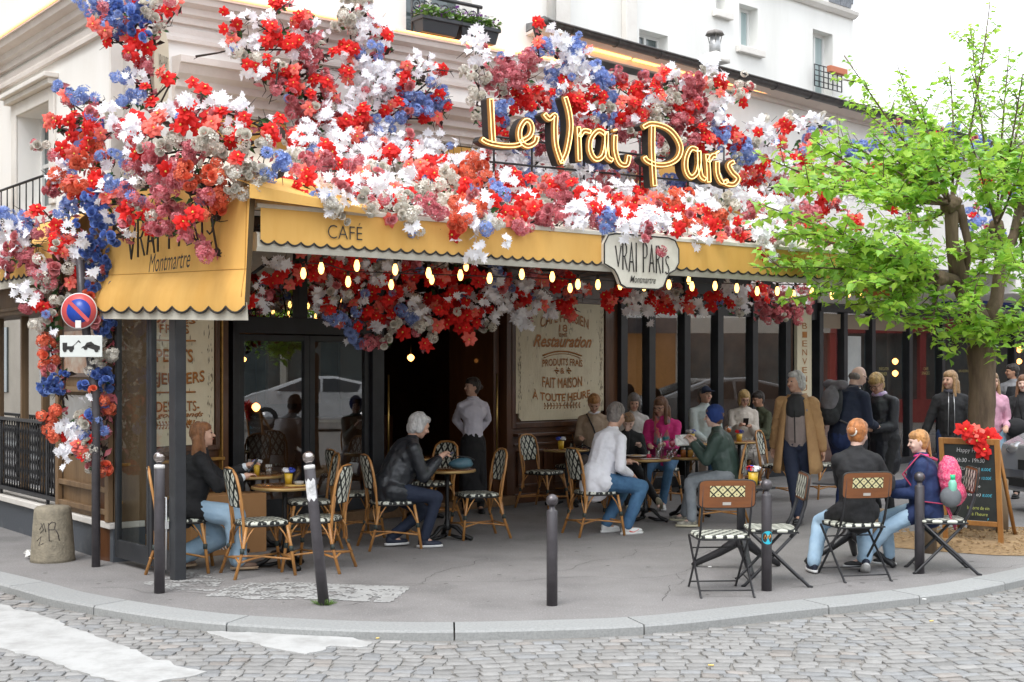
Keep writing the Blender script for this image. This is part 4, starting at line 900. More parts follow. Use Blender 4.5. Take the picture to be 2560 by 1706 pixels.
b = MB(); b.tube([Vector(v) + DROP.n * .002 for v in vs[10 * M_:11 * M_]], .0035, 4); b.tube([Vector(vs[j * M_ + N1 - 1]) + DROP.n * .003 for j in range(N2)], .004, 4); b.build('seam', mat('seam', (.50, .27, .06), .8), da, mtx=ivd, fixn=False)
hsD = [(0, .95), (.0, 1), (0, 1), (0, .9), (0, 1), (0, 1), (0, 1), (.0, 1), (0, .95), (.1, .9)]
thin(DROP, 'VRAI PARIS', DROP.hit(362), DROP.hit(592), DROP.W(450, 640).z, DROP.W(450, 545).z, .155, hsD, da, r=.009, inv=ivd, sl=.08)
words('lettering', 'Montmartre', DROP.at(DROP.hit(418), DROP.W(470, 678).z, .16), DROP.d, (0, 0, 1), DROP.hit(524) - DROP.hit(418), .15, ink, da, shear=.4, offset=.0, mtx=ivd)
# yellow return strip from the drop awning over the start of the main one
b = MB(); q0 = AWN.at(-.14, 3.10, .18); q1 = AWN.at(.95, 3.0, .10); r0 = AWN.at(-.3, 3.32, -.5); r1 = AWN.at(1.0, 3.25, -.5); q0b = q0 - Vector((0, 0, .10)); q1b = q1 - Vector((0, 0, .04))
b.add([q0, q1, r1, r0, q0b, q1b], [(0, 1, 2, 3), (4, 5, 1, 0)], False); b.build('return_cloth', yellow, da, mtx=ivd, fixn=False)
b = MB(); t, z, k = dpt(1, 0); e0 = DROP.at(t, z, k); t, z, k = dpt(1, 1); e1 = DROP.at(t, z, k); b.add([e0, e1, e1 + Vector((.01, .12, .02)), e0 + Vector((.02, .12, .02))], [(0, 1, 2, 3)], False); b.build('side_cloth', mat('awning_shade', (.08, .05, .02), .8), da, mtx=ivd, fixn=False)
# ---------------------------------------------------------------- neon letters "Le Vrai Paris"
SG = WALL.off(1.75)
def sg(x, y): return SG.W(1180 + x / 3.3614, 200 + y / 3.3614)
NE = [
 [[(135, 150), (140, 300), (150, 440), (160, 530), (230, 545), (340, 540), (400, 470), (455, 440)] if False else [(150, 165), (158, 300), (165, 440), (172, 528)], [(75, 500), (130, 530), (240, 552), (340, 555), (400, 540)]],
 [[(400, 520), (470, 480), (495, 420), (480, 360), (440, 345), (400, 400), (390, 470), (410, 530), (460, 560), (520, 530), (535, 480)]],
 [[(600, 290), (640, 330), (690, 300), (690, 420), (700, 560), (745, 700)], [(745, 700), (790, 600), (820, 420), (810, 280), (775, 150)]],
 [[(885, 400), (890, 540), (895, 680)], [(893, 480), (930, 430), (985, 440)]],
 [[(1110, 460), (1050, 430), (990, 500), (985, 600), (1030, 670), (1090, 640), (1115, 540), (1118, 440), (1120, 560), (1130, 650), (1170, 680)]],
 [[(1195, 470), (1195, 600), (1230, 700), (1290, 715), (1310, 640)]],
 [[(1190, 425), (1192, 432)]],
 [[(1510, 390), (1508, 560), (1515, 740), (1525, 890)], [(1430, 400), (1500, 370), (1620, 400), (1700, 470), (1745, 570), (1720, 660), (1640, 710), (1540, 715), (1460, 680), (1440, 650)]],
 [[(1880, 590), (1830, 580), (1790, 660), (1790, 760), (1830, 820), (1880, 780), (1900, 680), (1895, 600), (1900, 720), (1915, 810), (1950, 840)]],
 [[(1965, 630), (1975, 740), (1980, 860)], [(1975, 690), (2010, 640), (2040, 640)]],
 [[(2050, 690), (2055, 790), (2090, 860), (2140, 850)]],
 [[(2190, 690), (2150, 720), (2180, 780), (2225, 830), (2190, 880), (2130, 875), (2110, 850)]],
 [[(2050, 610), (2054, 616)]],
]
ns = empty('neon_sign', SG.at(SG.hit(1520), 3.6), label='golden handwritten neon letters Le Vrai Paris standing on the awning', cat='neon sign'); ivn = Matrix.Translation(-ns.location)
brown_ch = mat('letter_face', (.20, .088, .012), .45, c2=(.27, .125, .02), sc=3)
neon = mat('neon_tube', (1, .8, .4), .4, emit=(1, .58, .18), es=.8)
def smooth_path(pts, n=6):
    P_ = [Vector((x, y, 0)) for x, y in pts]; out = []
    for i in range(len(P_) - 1):
        a, b_, c, d = P_[max(i - 1, 0)], P_[i], P_[i + 1], P_[min(i + 2, len(P_) - 1)]
        for k in range(n): t = k / n; out.append(.5 * ((2 * b_) + (c - a) * t + (2 * a - 5 * b_ + 4 * c - d) * t * t + (3 * b_ - a - 3 * c + d) * t ** 3))
    out.append(P_[-1]); return out
for glyph in NE:
    face = MB(); tb = MB()
    for stroke in glyph:
        sp = smooth_path(stroke); w = 28; Lf = []; Rt = []; Ln = []; Rn = []
        sp = [sp[0] + (sp[0] - sp[1]).normalized() * 14] + sp + [sp[-1] + (sp[-1] - sp[-2]).normalized() * 14]
        for i, p in enumerate(sp):
            d = (sp[min(i + 1, len(sp) - 1)] - sp[max(i - 1, 0)]).normalized(); nn = Vector((-d.y, d.x, 0)); ww = w * (.72 if i in (0, len(sp) - 1) else 1)
            Lf.append(p + nn * ww); Rt.append(p - nn * ww); Ln.append(p + nn * 14.5); Rn.append(p - nn * 14.5)
        n = len(sp); fr = [sg(q.x, q.y) for q in Lf] + [sg(q.x, q.y) for q in Rt]; bk_ = [v - SG.n * .10 for v in fr]
        base = len(face.v); face.cur = 0; face.add(fr + bk_, [(i, i + 1, n + i + 1, n + i) for i in range(n - 1)], False)
        face.cur = 1; f2 = []
        for i in range(n - 1): f2 += [(i, 2 * n + i, 2 * n + i + 1, i + 1), (n + i, n + i + 1, 3 * n + i + 1, 3 * n + i)]
        f2 += [(0, n, 3 * n, 2 * n), (n - 1, 3 * n - 1, 4 * n - 1, 2 * n - 1)]
        face.f += [tuple(base + i for i in f) for f in f2]; face.m += [1] * len(f2); face.s += [False] * len(f2)
        loop = Ln[1:-1] + Rn[1:-1][::-1]
        if len(stroke) > 2 or (Vector(stroke[0]) - Vector(stroke[-1])).length > 30: tb.tube([sg(q.x, q.y) + SG.n * .025 for q in loop], .0050, 6, closed=True)
        else: tb.tube([sg(q.x, q.y) + SG.n * .025 for q in (Ln[1], Rn[1])], .01, 6)
    o = face.build('letter', [brown_ch, ink], ns, mtx=ivn, fixn=False); tb.build('neon_tube', neon, o)
b = MB()
for py, xx in ((330, (1225, 1700)), (395, (1225, 1850))): b.tube([SG.off(-.16).W(xx[0], py + 10), SG.off(-.16).W(xx[1], py + 70)], .012, 5)
for x in (1235, 1330, 1460, 1600, 1720, 1810): b.tube([SG.off(-.18).W(x, 300 + (x - 1235) * .12), SG.off(-.18).W(x, 470 + (x - 1235) * .1)], .012, 5)
b.build('support_frame', black_metal, ns, mtx=ivn)
# hanging shop sign on the corner, seen nearly edge-on
hsn = empty('hanging_sign', P(398, 160, 12.2), label='cream hanging signboard on the building corner seen nearly edge-on', cat='sign')
b = MB(); k = 12.2 / F; dd = Vector((.26, .96, 0)).normalized(); nn = Vector((dd.y, -dd.x, 0)); pts = [(-.24, -.30), (-.26, -.05), (-.24, .22), (-.10, .34), (.1, .34), (.22, .22), (.26, -.05), (.22, -.3), (.05, -.36)]
n = len(pts); b.add([dd * x * .55 + Vector((0, 0, z * 1.02)) + nn * .03 for x, z in pts] + [dd * x * .55 + Vector((0, 0, z * 1.02)) - nn * .03 for x, z in pts], [tuple(range(n)), tuple(range(2 * n - 1, n - 1, -1))] + [(i, n + i, n + (i + 1) % n, (i + 1) % n) for i in range(n)], False)
b.build('board', mat('sign_board_cream', (.66, .60, .46), .6), hsn, bevel=.01)
words('lettering', 'VRAI PARIS', dd * -.07 + Vector((0, 0, -.05)) - nn * .033 * -1, dd, (0, 0, 1), .17, .13, ink, hsn, offset=-.01); words('lettering', 'Montmartre', dd * -.06 + Vector((0, 0, -.18)) + nn * .033, dd, (0, 0, 1), .15, .06, ink, hsn, shear=.4)
b = MB(); b.tube([(0, .0, .34), (0, .3, .38)], .012, 6); b.tube([(0, 0, .34), (0, 0, .38)], .01, 5); b.build('bracket', black_metal, hsn)
# ================================================================ chairs and tables
rattan = mat('rattan', (.50, .25, .075), .4, c2=(.33, .135, .035), sc=14, stretch=(1, 1, .3), bump=.2, bsc=40, coat=.25, rand=.12)
binding = mat('binding', (.03, .04, .035), .6)
weave_s = weave_mat('weave_seat', ('X', 'Y'), 11, 9)
weave_b = weave_mat('weave_back', ('X', 'Z'), 11, 6.5)
weave_f = weave_mat('weave_folding', ('X', 'Y'), 12, 8, dots=False, w=.13)
ltxt = dict(cat='chair')
def bistro_chair():
    c = empty('bistro_chair', (0, 0, 0)); hw = .20; fy, by = .19, -.19; sz = .455
    def srnd(z, k=1.0, n=24):
        o = []
        for i in range(n):
            a = 2 * PI * i / n; x = math.copysign(abs(math.cos(a)) ** .55, math.cos(a)) * (hw + .01 * math.sin(a)) * k; y = math.copysign(abs(math.sin(a)) ** .55, math.sin(a)) * .2 * k; o.append((x, y, z))
        return o
    b = MB(); r0, r1, r2, r3 = srnd(sz - .03, .97), srnd(sz - .012, 1.02), srnd(sz + .004, 1.0), srnd(sz + .012, .85); n = 24
    b.add(r0 + r1 + r2 + r3, [tuple(range(n - 1, -1, -1)), tuple(range(3 * n, 4 * n))] + [(j * n + i, j * n + (i + 1) % n, (j + 1) * n + (i + 1) % n, (j + 1) * n + i) for j in range(3) for i in range(n)]); b.build('seat', weave_s, c)
    b = MB(); b.tube(srnd(sz - .026, 1.01), .009, 5, closed=True); b.build('seat_edge', ink, c)
    feet = {}
    for sx in (-1, 1):
        b = MB(); b.tube([(sx * .175, fy - .02, sz - .03), (sx * .19, fy + .01, .25), (sx * .215, fy + .04, 0)], .0145, 7); b.build('leg', rattan, c)
        b = MB(); b.tube([(sx * .17, by + .01, sz - .03), (sx * .185, by - .02, .25), (sx * .215, by - .10, 0)], .0145, 7); b.build('leg', rattan, c)
        for y, yy in ((fy, fy + .012), (by, by - .03)):
            b = MB(); b.tube([(sx * .195, yy - .001, .205), (sx * .19, yy, .25)], .019, 7); b.build('binding', binding, c)
    # back frame: hoop
    pts = [(-.165, by - .005, sz - .2), (-.168, by - .015, sz + .02), (-.185, by - .03, sz + .16), (-.188, by - .055, sz + .30), (-.165, by - .075, sz + .40), (-.10, by - .088, sz + .445), (0, by - .092, sz + .455)]
    pts = pts + [(-x, y, z) for x, y, z in pts[-2::-1]]
    b = MB(); b.tube(pts, .013, 7); 
    for sx in (-1, 1): b.tube([(sx * .15, by, sz - .02), (sx * .135, by - .02, sz + .10), (sx * .15, by - .04, sz + .2)], .010, 6)
    b.build('back_frame', rattan, c)
    b = MB(); vs = []; nx, nz = 8, 9
    for j in range(nz + 1):
        v = j / nz; z = sz + .135 + .31 * v; w = .135 + .03 * math.sin(v * PI * .6) if v < .8 else .16 - .05 * (v - .8) / .2
        for i in range(nx + 1): u = i / nx * 2 - 1; vs.append((u * w, by - .028 - .058 * v - .022 * (1 - u * u), z))
    m_ = nx + 1; b.add(vs + [(x, y - .014, z) for x, y, z in vs], [(j * m_ + i, j * m_ + i + 1, (j + 1) * m_ + i + 1, (j + 1) * m_ + i) for j in range(nz) for i in range(nx)] + [(len(vs) + j * m_ + i, len(vs) + (j + 1) * m_ + i, len(vs) + (j + 1) * m_ + i + 1, len(vs) + j * m_ + i + 1) for j in range(nz) for i in range(nx)]); b.build('backrest', weave_b, c, fixn=False)
    b = MB(); ed = [vs[i] for i in range(m_)] + [vs[j * m_ + nx] for j in range(nz + 1)] + [vs[nz * m_ + i] for i in range(nx, -1, -1)] + [vs[j * m_] for j in range(nz, -1, -1)]
    b.tube([(x, y - .007, z) for x, y, z in ed], .008, 5); b.build('backrest_edge', ink, c)
    # curved stretchers and braces
    b = MB()
    for sx in (-1, 1):
        b.tube([(sx * .207, fy + .03, .135), (sx * .10, .09, .145), (sx * .02, 0, .15), (sx * .10, -.12, .145), (sx * .207, by - .065, .135)], .010, 6)
    b.tube([(-.207, fy + .03, .14), (0, fy + .0, .15), (.207, fy + .03, .14)], .010, 6); b.tube([(-.21, by - .065, .14), (0, by - .03, .15), (.21, by - .065, .14)], .010, 6); b.build('stretcher', rattan, c)
    b = MB()
    for sx in (-1, 1):
        for y0, s_ in ((fy + .01, -1), (by - .03, 1)):
            b = MB(); b.tube([(sx * .19, y0, .24), (sx * .14, y0 - .005, .36), (sx * .09, y0 + s_ * .01, sz - .03)], .007, 5); b.build('brace', rattan, c); b = MB(); b.tube([(sx * .19, y0, .24), (sx * .188, y0 + s_ * .06, .36), (sx * .18, y0 + s_ * .11, sz - .03)], .007, 5); b.build('brace', rattan, c)
    return c
chairs = [  # x, y, yaw (direction the sitter faces), label
 (-2.84, 11.3, -82, 'rattan bistro chair under the long-haired woman with the phone'),
 (-2.13, 11.10, -62, 'empty rattan bistro chair nearest the camera left of the round table with the yellow pot'),
 (-1.70, 11.35, 78, 'empty rattan bistro chair behind the leaning post, seen edge-on'),
 (-1.98, 12.75, 108, 'empty rattan bistro chair tucked behind the leaning post by the glass door'),
 (-1.17, 12.75, -68, 'rattan bistro chair under the white-haired man in leather jacket'),
 (-1.62, 13.55, -62, 'empty rattan bistro chair just behind the leather-jacket man\'s back'),
 (-.92, 14.75, 140, 'empty rattan bistro chair behind the table with the blue bag'),
 (-.36, 13.50, 112, 'empty rattan bistro chair standing free in front of the waitress'),
 (.40, 16.35, -128, 'empty rattan bistro chair at the left below the painted restaurant sign'),
 (.80, 17.35, -150, 'empty rattan bistro chair beside the wall behind the round table below the painted sign'),
 (.88, 13.75, -68, 'rattan bistro chair under the man in the white shirt'),
 (2.33, 14.55, 76, 'rattan bistro chair under the boy in the blue beanie'),
 (3.55, 17.4, -118, 'empty rattan bistro chair just left of the walking man in the tan coat'),
 (4.25, 17.6, 100, 'empty rattan bistro chair half hidden behind the walking man\'s legs'),
 (1.93, 16.9, 190, 'rattan bistro chair under the woman in the pink jacket'),
 (1.1, 17.55, 180, 'rattan bistro chair under the woman in the beige sweater'),
 (2.75, 18.9, 170, 'rattan bistro chair under the man in the navy cap'),
 (3.36, 19.3, 180, 'rattan bistro chair under the blonde woman with glasses'),
 (1.44, 16.1, 185, 'rattan bistro chair under the boy eating at the table'),
 (1.64, 17.95, 180, 'rattan bistro chair under the grey-haired woman'),
 (7.3, 19.2, -100, 'wicker chair at the right edge beyond the tree trunk'),
]
bc = bistro_chair(); kids = tree_of(bc)
for i, (x, y, yw, lb) in enumerate(chairs):
    kw = dict(label=lb, cat='chair', group='rattan bistro chairs of the café')
    if i == 0: bc.location = (x, y, 0); bc.rotation_euler = (0, 0, R(yw)); tag(bc, **kw)
    else: copy_tree(bc, kids, (x, y, 0), R(yw), **kw)
fold_wood = mat('folding_wood', (.24, .085, .025), .35, c2=(.15, .05, .015), sc=6, stretch=(.3, 1, 1), bump=.1, coat=.3)
def folding_chair():
    c = empty('folding_chair', (0, 0, 0)); sz = .455
    b = MB(); n = 28; def_ = []
    rr = []
    for z, k in ((sz - .022, .98), (sz - .01, 1.01), (sz + .004, 1.0), (sz + .008, .92)):
        for i in range(n):
            a = 2 * PI * i / n; rr.append((math.copysign(abs(math.cos(a)) ** .28, math.cos(a)) * .205 * k, math.copysign(abs(math.sin(a)) ** .28, math.sin(a)) * .195 * k, z))
    b.add(rr, [tuple(range(n - 1, -1, -1)), tuple(range(3 * n, 4 * n))] + [(j * n + i, j * n + (i + 1) % n, (j + 1) * n + (i + 1) % n, (j + 1) * n + i) for j in range(3) for i in range(n)]); b.build('seat', weave_f, c)
    b = MB(); b.tube([(x * .99, y * .99, sz - .024) for x, y, z in rr[:n]], .008, 5, closed=True); b.build('seat_frame', black_metal, c)
    for sx in (-1, 1):
        b = MB(); b.tube([(sx * .19, .26, 0), (sx * .19, .235, .012), (sx * .19, -.17, sz - .02)], .0085, 5, flat=1.6); b.build('leg', black_metal, c)
        b = MB(); b.tube([(sx * .205, -.30, 0), (sx * .205, -.27, .012), (sx * .205, .17, sz - .03)], .0085, 5, flat=1.6); b.build('leg', black_metal, c)
        b = MB(); b.tube([(sx * .19, -.13, sz - .06), (sx * .19, -.20, sz + .06), (sx * .19, -.245, .66), (sx * .19, -.27, .87)], .009, 5, flat=1.8); b.build('back_post', black_metal, c)
    b = MB(); b.tube([(-.19, .20, .05), (.19, .20, .05)], .006, 5); b.tube([(-.205, -.24, .05), (.205, -.24, .05)], .006, 5); b.tube([(-.2, .05, .34), (.2, .05, .34)], .006, 5); b.tube([(-.2, -.19, sz - .02), (.2, -.19, sz - .02)], .008, 5); b.build('crossbar', black_metal, c)
    Mx = Matrix.Rotation(R(8), 3, 'X'); w, h = .215, .105; o = Vector((0, -.262, .79)); b = MB()
    pts = []
    for i in range(28):
        a = 2 * PI * i / 28; pts.append((math.copysign(abs(math.cos(a)) ** .25, math.cos(a)) * w, math.copysign(abs(math.sin(a)) ** .25, math.sin(a)) * h))
    b.add([o + Mx @ Vector((x, -.012, z)) for x, z in pts] + [o + Mx @ Vector((x, .012, z)) for x, z in pts], [tuple(range(28)), tuple(range(55, 27, -1))] + [(i, 28 + i, 28 + (i + 1) % 28, (i + 1) % 28) for i in range(28)], False); b.build('backrest', fold_wood, c)
    b = MB(); b.tube([o + Mx @ Vector((x, 0, z)) for x, z in pts], .010, 5, closed=True); b.build('backrest_edge', ink, c)
    b = MB(); b.add([o + Mx @ Vector((x, -.0145, z)) for x, z in ((-.135, -.02), (.135, -.02), (.135, .065), (-.135, .065))], [(0, 1, 2, 3)], False); b.build('woven_inset', inset_m, c)
    b = MB(); b.add([o + Mx @ Vector((x, .0145, z)) for x, z in ((-.19, -.09), (.19, -.09), (.19, .09), (-.19, .09))], [(0, 3, 2, 1)], False); b.build('woven_front', weave_b, c)
    b = MB(); b.add([o + Mx @ Vector((x, -.0145, z)) for x, z in ((-.035, -.085), (.03, -.085), (.03, -.062), (-.035, -.062))], [(0, 1, 2, 3)], False); b.build('plate', mat('small_plate', (.45, .42, .38), .4), c)
    return c
inset_m = weave_mat('weave_inset', ('X', 'Z'), 14, 14, light=(.62, .56, .30), w=.10)
fch = folding_chair(); kids = tree_of(fch)
for i, (x, y, yw, lb) in enumerate(((1.62, 10.22, 4, 'empty folding chair left of the bollard with the sticker, its wooden back to the street'), (2.10, 10.62, 88, 'empty folding chair standing sideways behind the bollard with the sticker'), (2.85, 10.95, 12, 'folding chair under the woman with the red hair bun'), (3.68, 11.25, 84, 'folding chair under the girl with the pink backpack'))):
    kw = dict(label=lb, cat='chair', group='folding metal chairs by the kerb')
    if i == 0: fch.location = (x, y, 0); fch.rotation_euler = (0, 0, R(yw)); tag(fch, **kw)
    else: copy_tree(fch, kids, (x, y, 0), R(yw), **kw)
top_wood = mat('table_wood', (.36, .15, .045), .25, c2=(.20, .075, .02), sc=5, stretch=(.4, 2, 1), coat=.6, bump=.05, rand=.1)
edge_m = mat('table_edge', (.40, .26, .10), .35, .4)
def table():
    c = empty('bistro_table', (0, 0, 0)); b = MB(); b.lathe([(0, .69), (.275, .69), (.285, .70), (.285, .716), (.275, .722), (0, .723)], n=36); b.build('tabletop', top_wood, c)
    b = MB(); b.lathe([(.284, .692), (.292, .696), (.292, .716), (.284, .719)], n=36); b.build('table_rim', edge_m, c)
    b = MB(); b.lathe([(.12, .69), (.10, .675), (.025, .66), (.022, .60), (.018, .45), (.024, .30), (.018, .22), (.035, .16), (.045, .12), (.03, .10)], n=12); b.build('column', iron, c)
    for k in range(3):
        a = 2 * PI * k / 3 + .5; u = Vector((math.cos(a), math.sin(a), 0)); b = MB(); b.tube([u * .02 + Vector((0, 0, .15)), u * .10 + Vector((0, 0, .13)), u * .17 + Vector((0, 0, .06)), u * .24 + Vector((0, 0, .03)), u * .27 + Vector((0, 0, .018))], [.02, .03, .022, .03, .028], 8, flat=.8)
        b.tube([u * .04 + Vector((0, 0, .05)), u * .12 + Vector((0, 0, .03)), u * .22 + Vector((0, 0, .02))], [.015, .02, .012], 6); b.build('foot', iron, c)
    return c
tables = [(-2.50, 12.62, 'round bistro table in front of the long-haired woman'), (-1.99, 11.45, 'round bistro table with yellow pot and ashtray near the leaning post'), (-.66, 13.3, 'round bistro table with the blue bag by the leather-jacket man'), (-1.05, 15.1, 'round bistro table half hidden behind the leather-jacket man'), (.69, 16.6, 'round bistro table below the painted restaurant sign'), (1.52, 14.9, 'round bistro table with plate at the white-shirt man\'s side'), (2.05, 15.25, 'round bistro table with bottles in front of the beanie boy'), (2.55, 18.05, 'small round bistro table beside the man in the navy cap'), (3.20, 18.4, 'small round bistro table with the orange drink by the blonde woman')]
tb = table(); kids = tree_of(tb)
for i, (x, y, lb) in enumerate(tables):
    kw = dict(label=lb, cat='table', group='round bistro tables')
    if i == 0: tb.location = (x, y, 0); tag(tb, **kw)
    else: c = copy_tree(tb, kids, (x, y, 0), R(37 * i), **kw)
for j, (x, y, rot, lb) in enumerate(((1.98, 11.30, 20, 'black three-legged café table behind the empty folding chair'), (3.05, 11.75, 60, 'black three-legged café table between the two seated redheads'))):
    c = empty('pedestal_table', (x, y, 0), R(rot), label=lb, cat='table', group='black pedestal tables')
    b = MB(); b.box((0, 0, .715), (.42, .42, .02), Matrix.Rotation(R(20), 3, 'Z')) if j == 0 else b.box((0, 0, .72), (.55, .55, .02)); b.build('tabletop', black_metal, c, bevel=.004)
    b = MB(); b.tube([(0, 0, .70), (0, 0, .30)], .042, 8, flat=.7); b.build('column', black_metal, c)
    for k in range(3): a = 2 * PI * k / 3 + 2.3; u = Vector((math.cos(a), math.sin(a), 0)); b = MB(); b.tube([Vector((0, 0, .34)), u * .05 + Vector((0, 0, .24)), u * .2 + Vector((0, 0, .14)), u * .42 + Vector((0, 0, .03)), u * .44 + Vector((0, 0, .012))], [.045, .05, .036, .028, .022], 7); b.build('leg', black_metal, c)
# ---------------------------------------------------------------- things on tables
def prim(name, label, cat, loc, parts, group=None, rz=0):
    e = empty(name, loc, rz, label=label, cat=cat, group=group)
    for nm, m, fn in parts: b = MB(); fn(b); b.build(nm, m, e)
    return e
clear = glass_mat('clear_glass', .12, (.93, .95, .95))
potm = mat('pot_yellow', (.60, .38, .03), .35); wht = mat('porcelain', (.78, .77, .74), .3); steel = mat('steel_cup', (.45, .45, .46), .3, .9)
petal_w = mat('paper_white', (.82, .82, .84), .7, trans=.2); petal_b = mat('petal_blue', (.05, .09, .50), .6, trans=.15); petal_r = mat('petal_red', (.62, .02, .02), .6, trans=.15)
def tuft(b, c, r, n, s_):
    for _ in range(n):
        d = Vector((rnd.gauss(0, 1), rnd.gauss(0, 1), rnd.gauss(0, 1))).normalized(); q = c + Vector((d.x * r, d.y * r, abs(d.z) * r * .9)); B_ = basis(d)
        b.add([q + B_ @ Vector(v) * s_ for v in ((-1, -.7, 0), (1, -.7, .3), (1, .9, 0), (-1, .9, .4))], [(0, 1, 2, 3)])
def pot(loc, lb, cols, h=.10, r=.04):
    e = empty('flower_pot', loc, label=lb, cat='flower pot', group='flower pots on the café tables'); b = MB(); b.lathe([(0, 0), (r * .8, 0), (r, h), (r * .9, h), (r * .85, h * .9), (0, h * .9)], n=14); b.build('pot', potm, e)
    for i, m in enumerate(cols): a = 2 * PI * i / len(cols) + .4; b = MB(); tuft(b, Vector((math.cos(a) * r * .7, math.sin(a) * r * .7, h + .02)), r * .8, 26, .014); b.build('flower', m, e, fixn=False)
TZ = .724
pot((-2.44, 12.50, TZ), 'yellow pot of blue and white flowers on the long-haired woman\'s table', (petal_w, petal_b, petal_w), .10, .03)
pot((-1.97, 11.52, TZ), 'yellow pot of blue and white flowers on the table near the leaning post', (petal_b, petal_w), .095, .037)
pot((.62, 16.55, TZ), 'yellow pot of white and blue flowers on the table below the painted sign', (petal_w, petal_b))
pot((2.46, 17.95, TZ), 'yellow pot with blue and pale flowers beside the man in the navy cap', (petal_b, petal_w, petal_w), .12, .05)
pot((3.18, 18.3, TZ), 'yellow pot with blue and red flowers on the blonde woman\'s table', (petal_b, petal_r), .10, .045)
pot((2.10, 11.38, .726), 'tall yellow pot of white blue and red paper flowers beside the sticker bollard', (petal_w, petal_b, petal_r, petal_w), .115, .045)
def cup(b, r, h): b.lathe([(0, 0), (r * .85, 0), (r, h), (r * .93, h), (r * .8, .008), (0, .008)], n=14)
prim('sugar_holder', 'white paper packet holder on the long-haired woman\'s table', 'holder', (-2.33, 12.52, TZ), [('box', clear, lambda b: cup(b, .04, .08)), ('packet', wht, lambda b: [b.box((x, y, .055), (.006, .04, .09), Matrix.Rotation(x * 4, 3, 'Y')) for x, y in ((-.02, 0), (-.008, .01), (.006, 0), (.02, .008))])])
prim('coffee_cup', 'small white coffee cup on its saucer by the long-haired woman', 'cup', (-2.60, 12.42, TZ), [('saucer', wht, lambda b: b.lathe([(0, 0), (.06, .008), (.065, .014), (0, .008)], n=16)), ('cup', wht, lambda b: b.lathe([(.02, .01), (.035, .05), (.032, .05), (.018, .014), (0, .014)], n=14))])
prim('napkin', 'yellow paper napkin on the table near the leaning post', 'napkin', (-1.88, 11.40, TZ), [('sheet', mat('napkin_yellow', (.75, .50, .14), .8), lambda b: b.box((0, 0, .002), (.17, .14, .003), Matrix.Rotation(.5, 3, 'Z')))])
prim('ashtray', 'glass ashtray standing on the yellow napkin', 'ashtray', (-1.86, 11.42, TZ + .004), [('bowl', mat('ashtray_glass', (.35, .33, .30), .15), lambda b: cup(b, .045, .032))])
prim('napkin', 'yellow paper napkin on the table below the painted sign', 'napkin', (.76, 16.5, TZ), [('sheet', mat('napkin_yellow', (.75, .50, .14), .8), lambda b: b.box((0, 0, .002), (.2, .16, .003), Matrix.Rotation(.2, 3, 'Z')))])
bag_m = mat('bag_teal', (.035, .095, .13), .45, c2=(.06, .14, .18), sc=6, bump=.3, bsc=14)
e = empty('hand_bag', (-.52, 13.25, TZ), R(10), label='small blue leather bag lying on the old man\'s table', cat='bag'); b = MB(); b.ell((0, 0, .05), (.13, .07, .055)); b.ell((.02, 0, .085), (.10, .055, .03)); o = b.build('body', bag_m, e); fuse(o, .01, 3, .01, .06); b = MB(); b.tube([(-.08, 0, .10), (-.02, .02, .13), (.08, .02, .12), (.14, 0, .09)], .006, 5); b.build('strap', black_metal, e)
zt = TZ
def at(x, y): return (x, y, TZ)
prim('dinner_plate', 'white plate with food in front of the eating boy', 'plate', at(1.42, 14.98), [('plate', wht, lambda b: b.lathe([(0, .006), (.08, .006), (.125, .022), (.125, .026), (.08, .012), (0, .012)], n=24)), ('food', mat('food', (.5, .28, .08), .6), lambda b: b.ell((0, 0, .018), (.07, .06, .014)))])
prim('napkin', 'white paper napkin on the table edge by the white-shirt man', 'napkin', at(1.56, 14.74), [('sheet', wht, lambda b: b.box((0, 0, .003), (.2, .12, .003), Matrix.Rotation(.3, 3, 'Z')))])
for j, (x, y, h, r, lb) in enumerate(((1.66, 14.86, .12, .032, 'tall water glass nearest the white napkin'), (1.78, 14.80, .09, .032, 'short water glass at the right edge of the plate table'), (1.88, 15.1, .09, .033, 'short tumbler where the two tables meet'))): prim('drinking_glass', lb, 'glass', at(x, y), [('glass', clear, lambda b: cup(b, r, h))], group='drinking glasses')
pinkd = mat('pink_drink', (.60, .04, .10), .3); orng = mat('orange_drink', (.75, .20, .03), .3)
for x, y, m, lb in ((1.84, 15.0, pinkd, 'stemmed glass of pink drink in front of the woman in pink'), (3.04, 18.34, orng, 'stemmed glass of orange drink beside the blonde woman')):
    prim('wine_glass', lb, 'glass', at(x, y), [('drink', m, lambda b: b.ell((0, 0, .15), (.036, .036, .035))), ('glass', clear, lambda b: b.lathe([(.035, 0), (.004, .006), (.004, .10), (.03, .12), (.045, .16), (.036, .21)], n=14))], group='stemmed glasses')
prim('candle_glass', 'small pink candle glass on the plate table', 'glass', at(1.56, 14.88), [('glass', pinkd, lambda b: cup(b, .03, .04))])
prim('water_bottle', 'clear water bottle beside the woman in pink', 'bottle', at(1.72, 15.12), [('bottle', clear, lambda b: b.lathe([(0, 0), (.036, 0), (.036, .16), (.014, .22), (.014, .27), (0, .27)], n=14))], 'bottles on the tables')
prim('water_bottle', 'slim dark glass bottle at the centre of the bottle table', 'bottle', at(2.05, 15.3), [('bottle', mat('dark_glass', (.03, .04, .035), .1), lambda b: b.lathe([(0, 0), (.03, 0), (.03, .12), (.012, .17), (.012, .23), (0, .23)], n=14))], 'bottles on the tables')
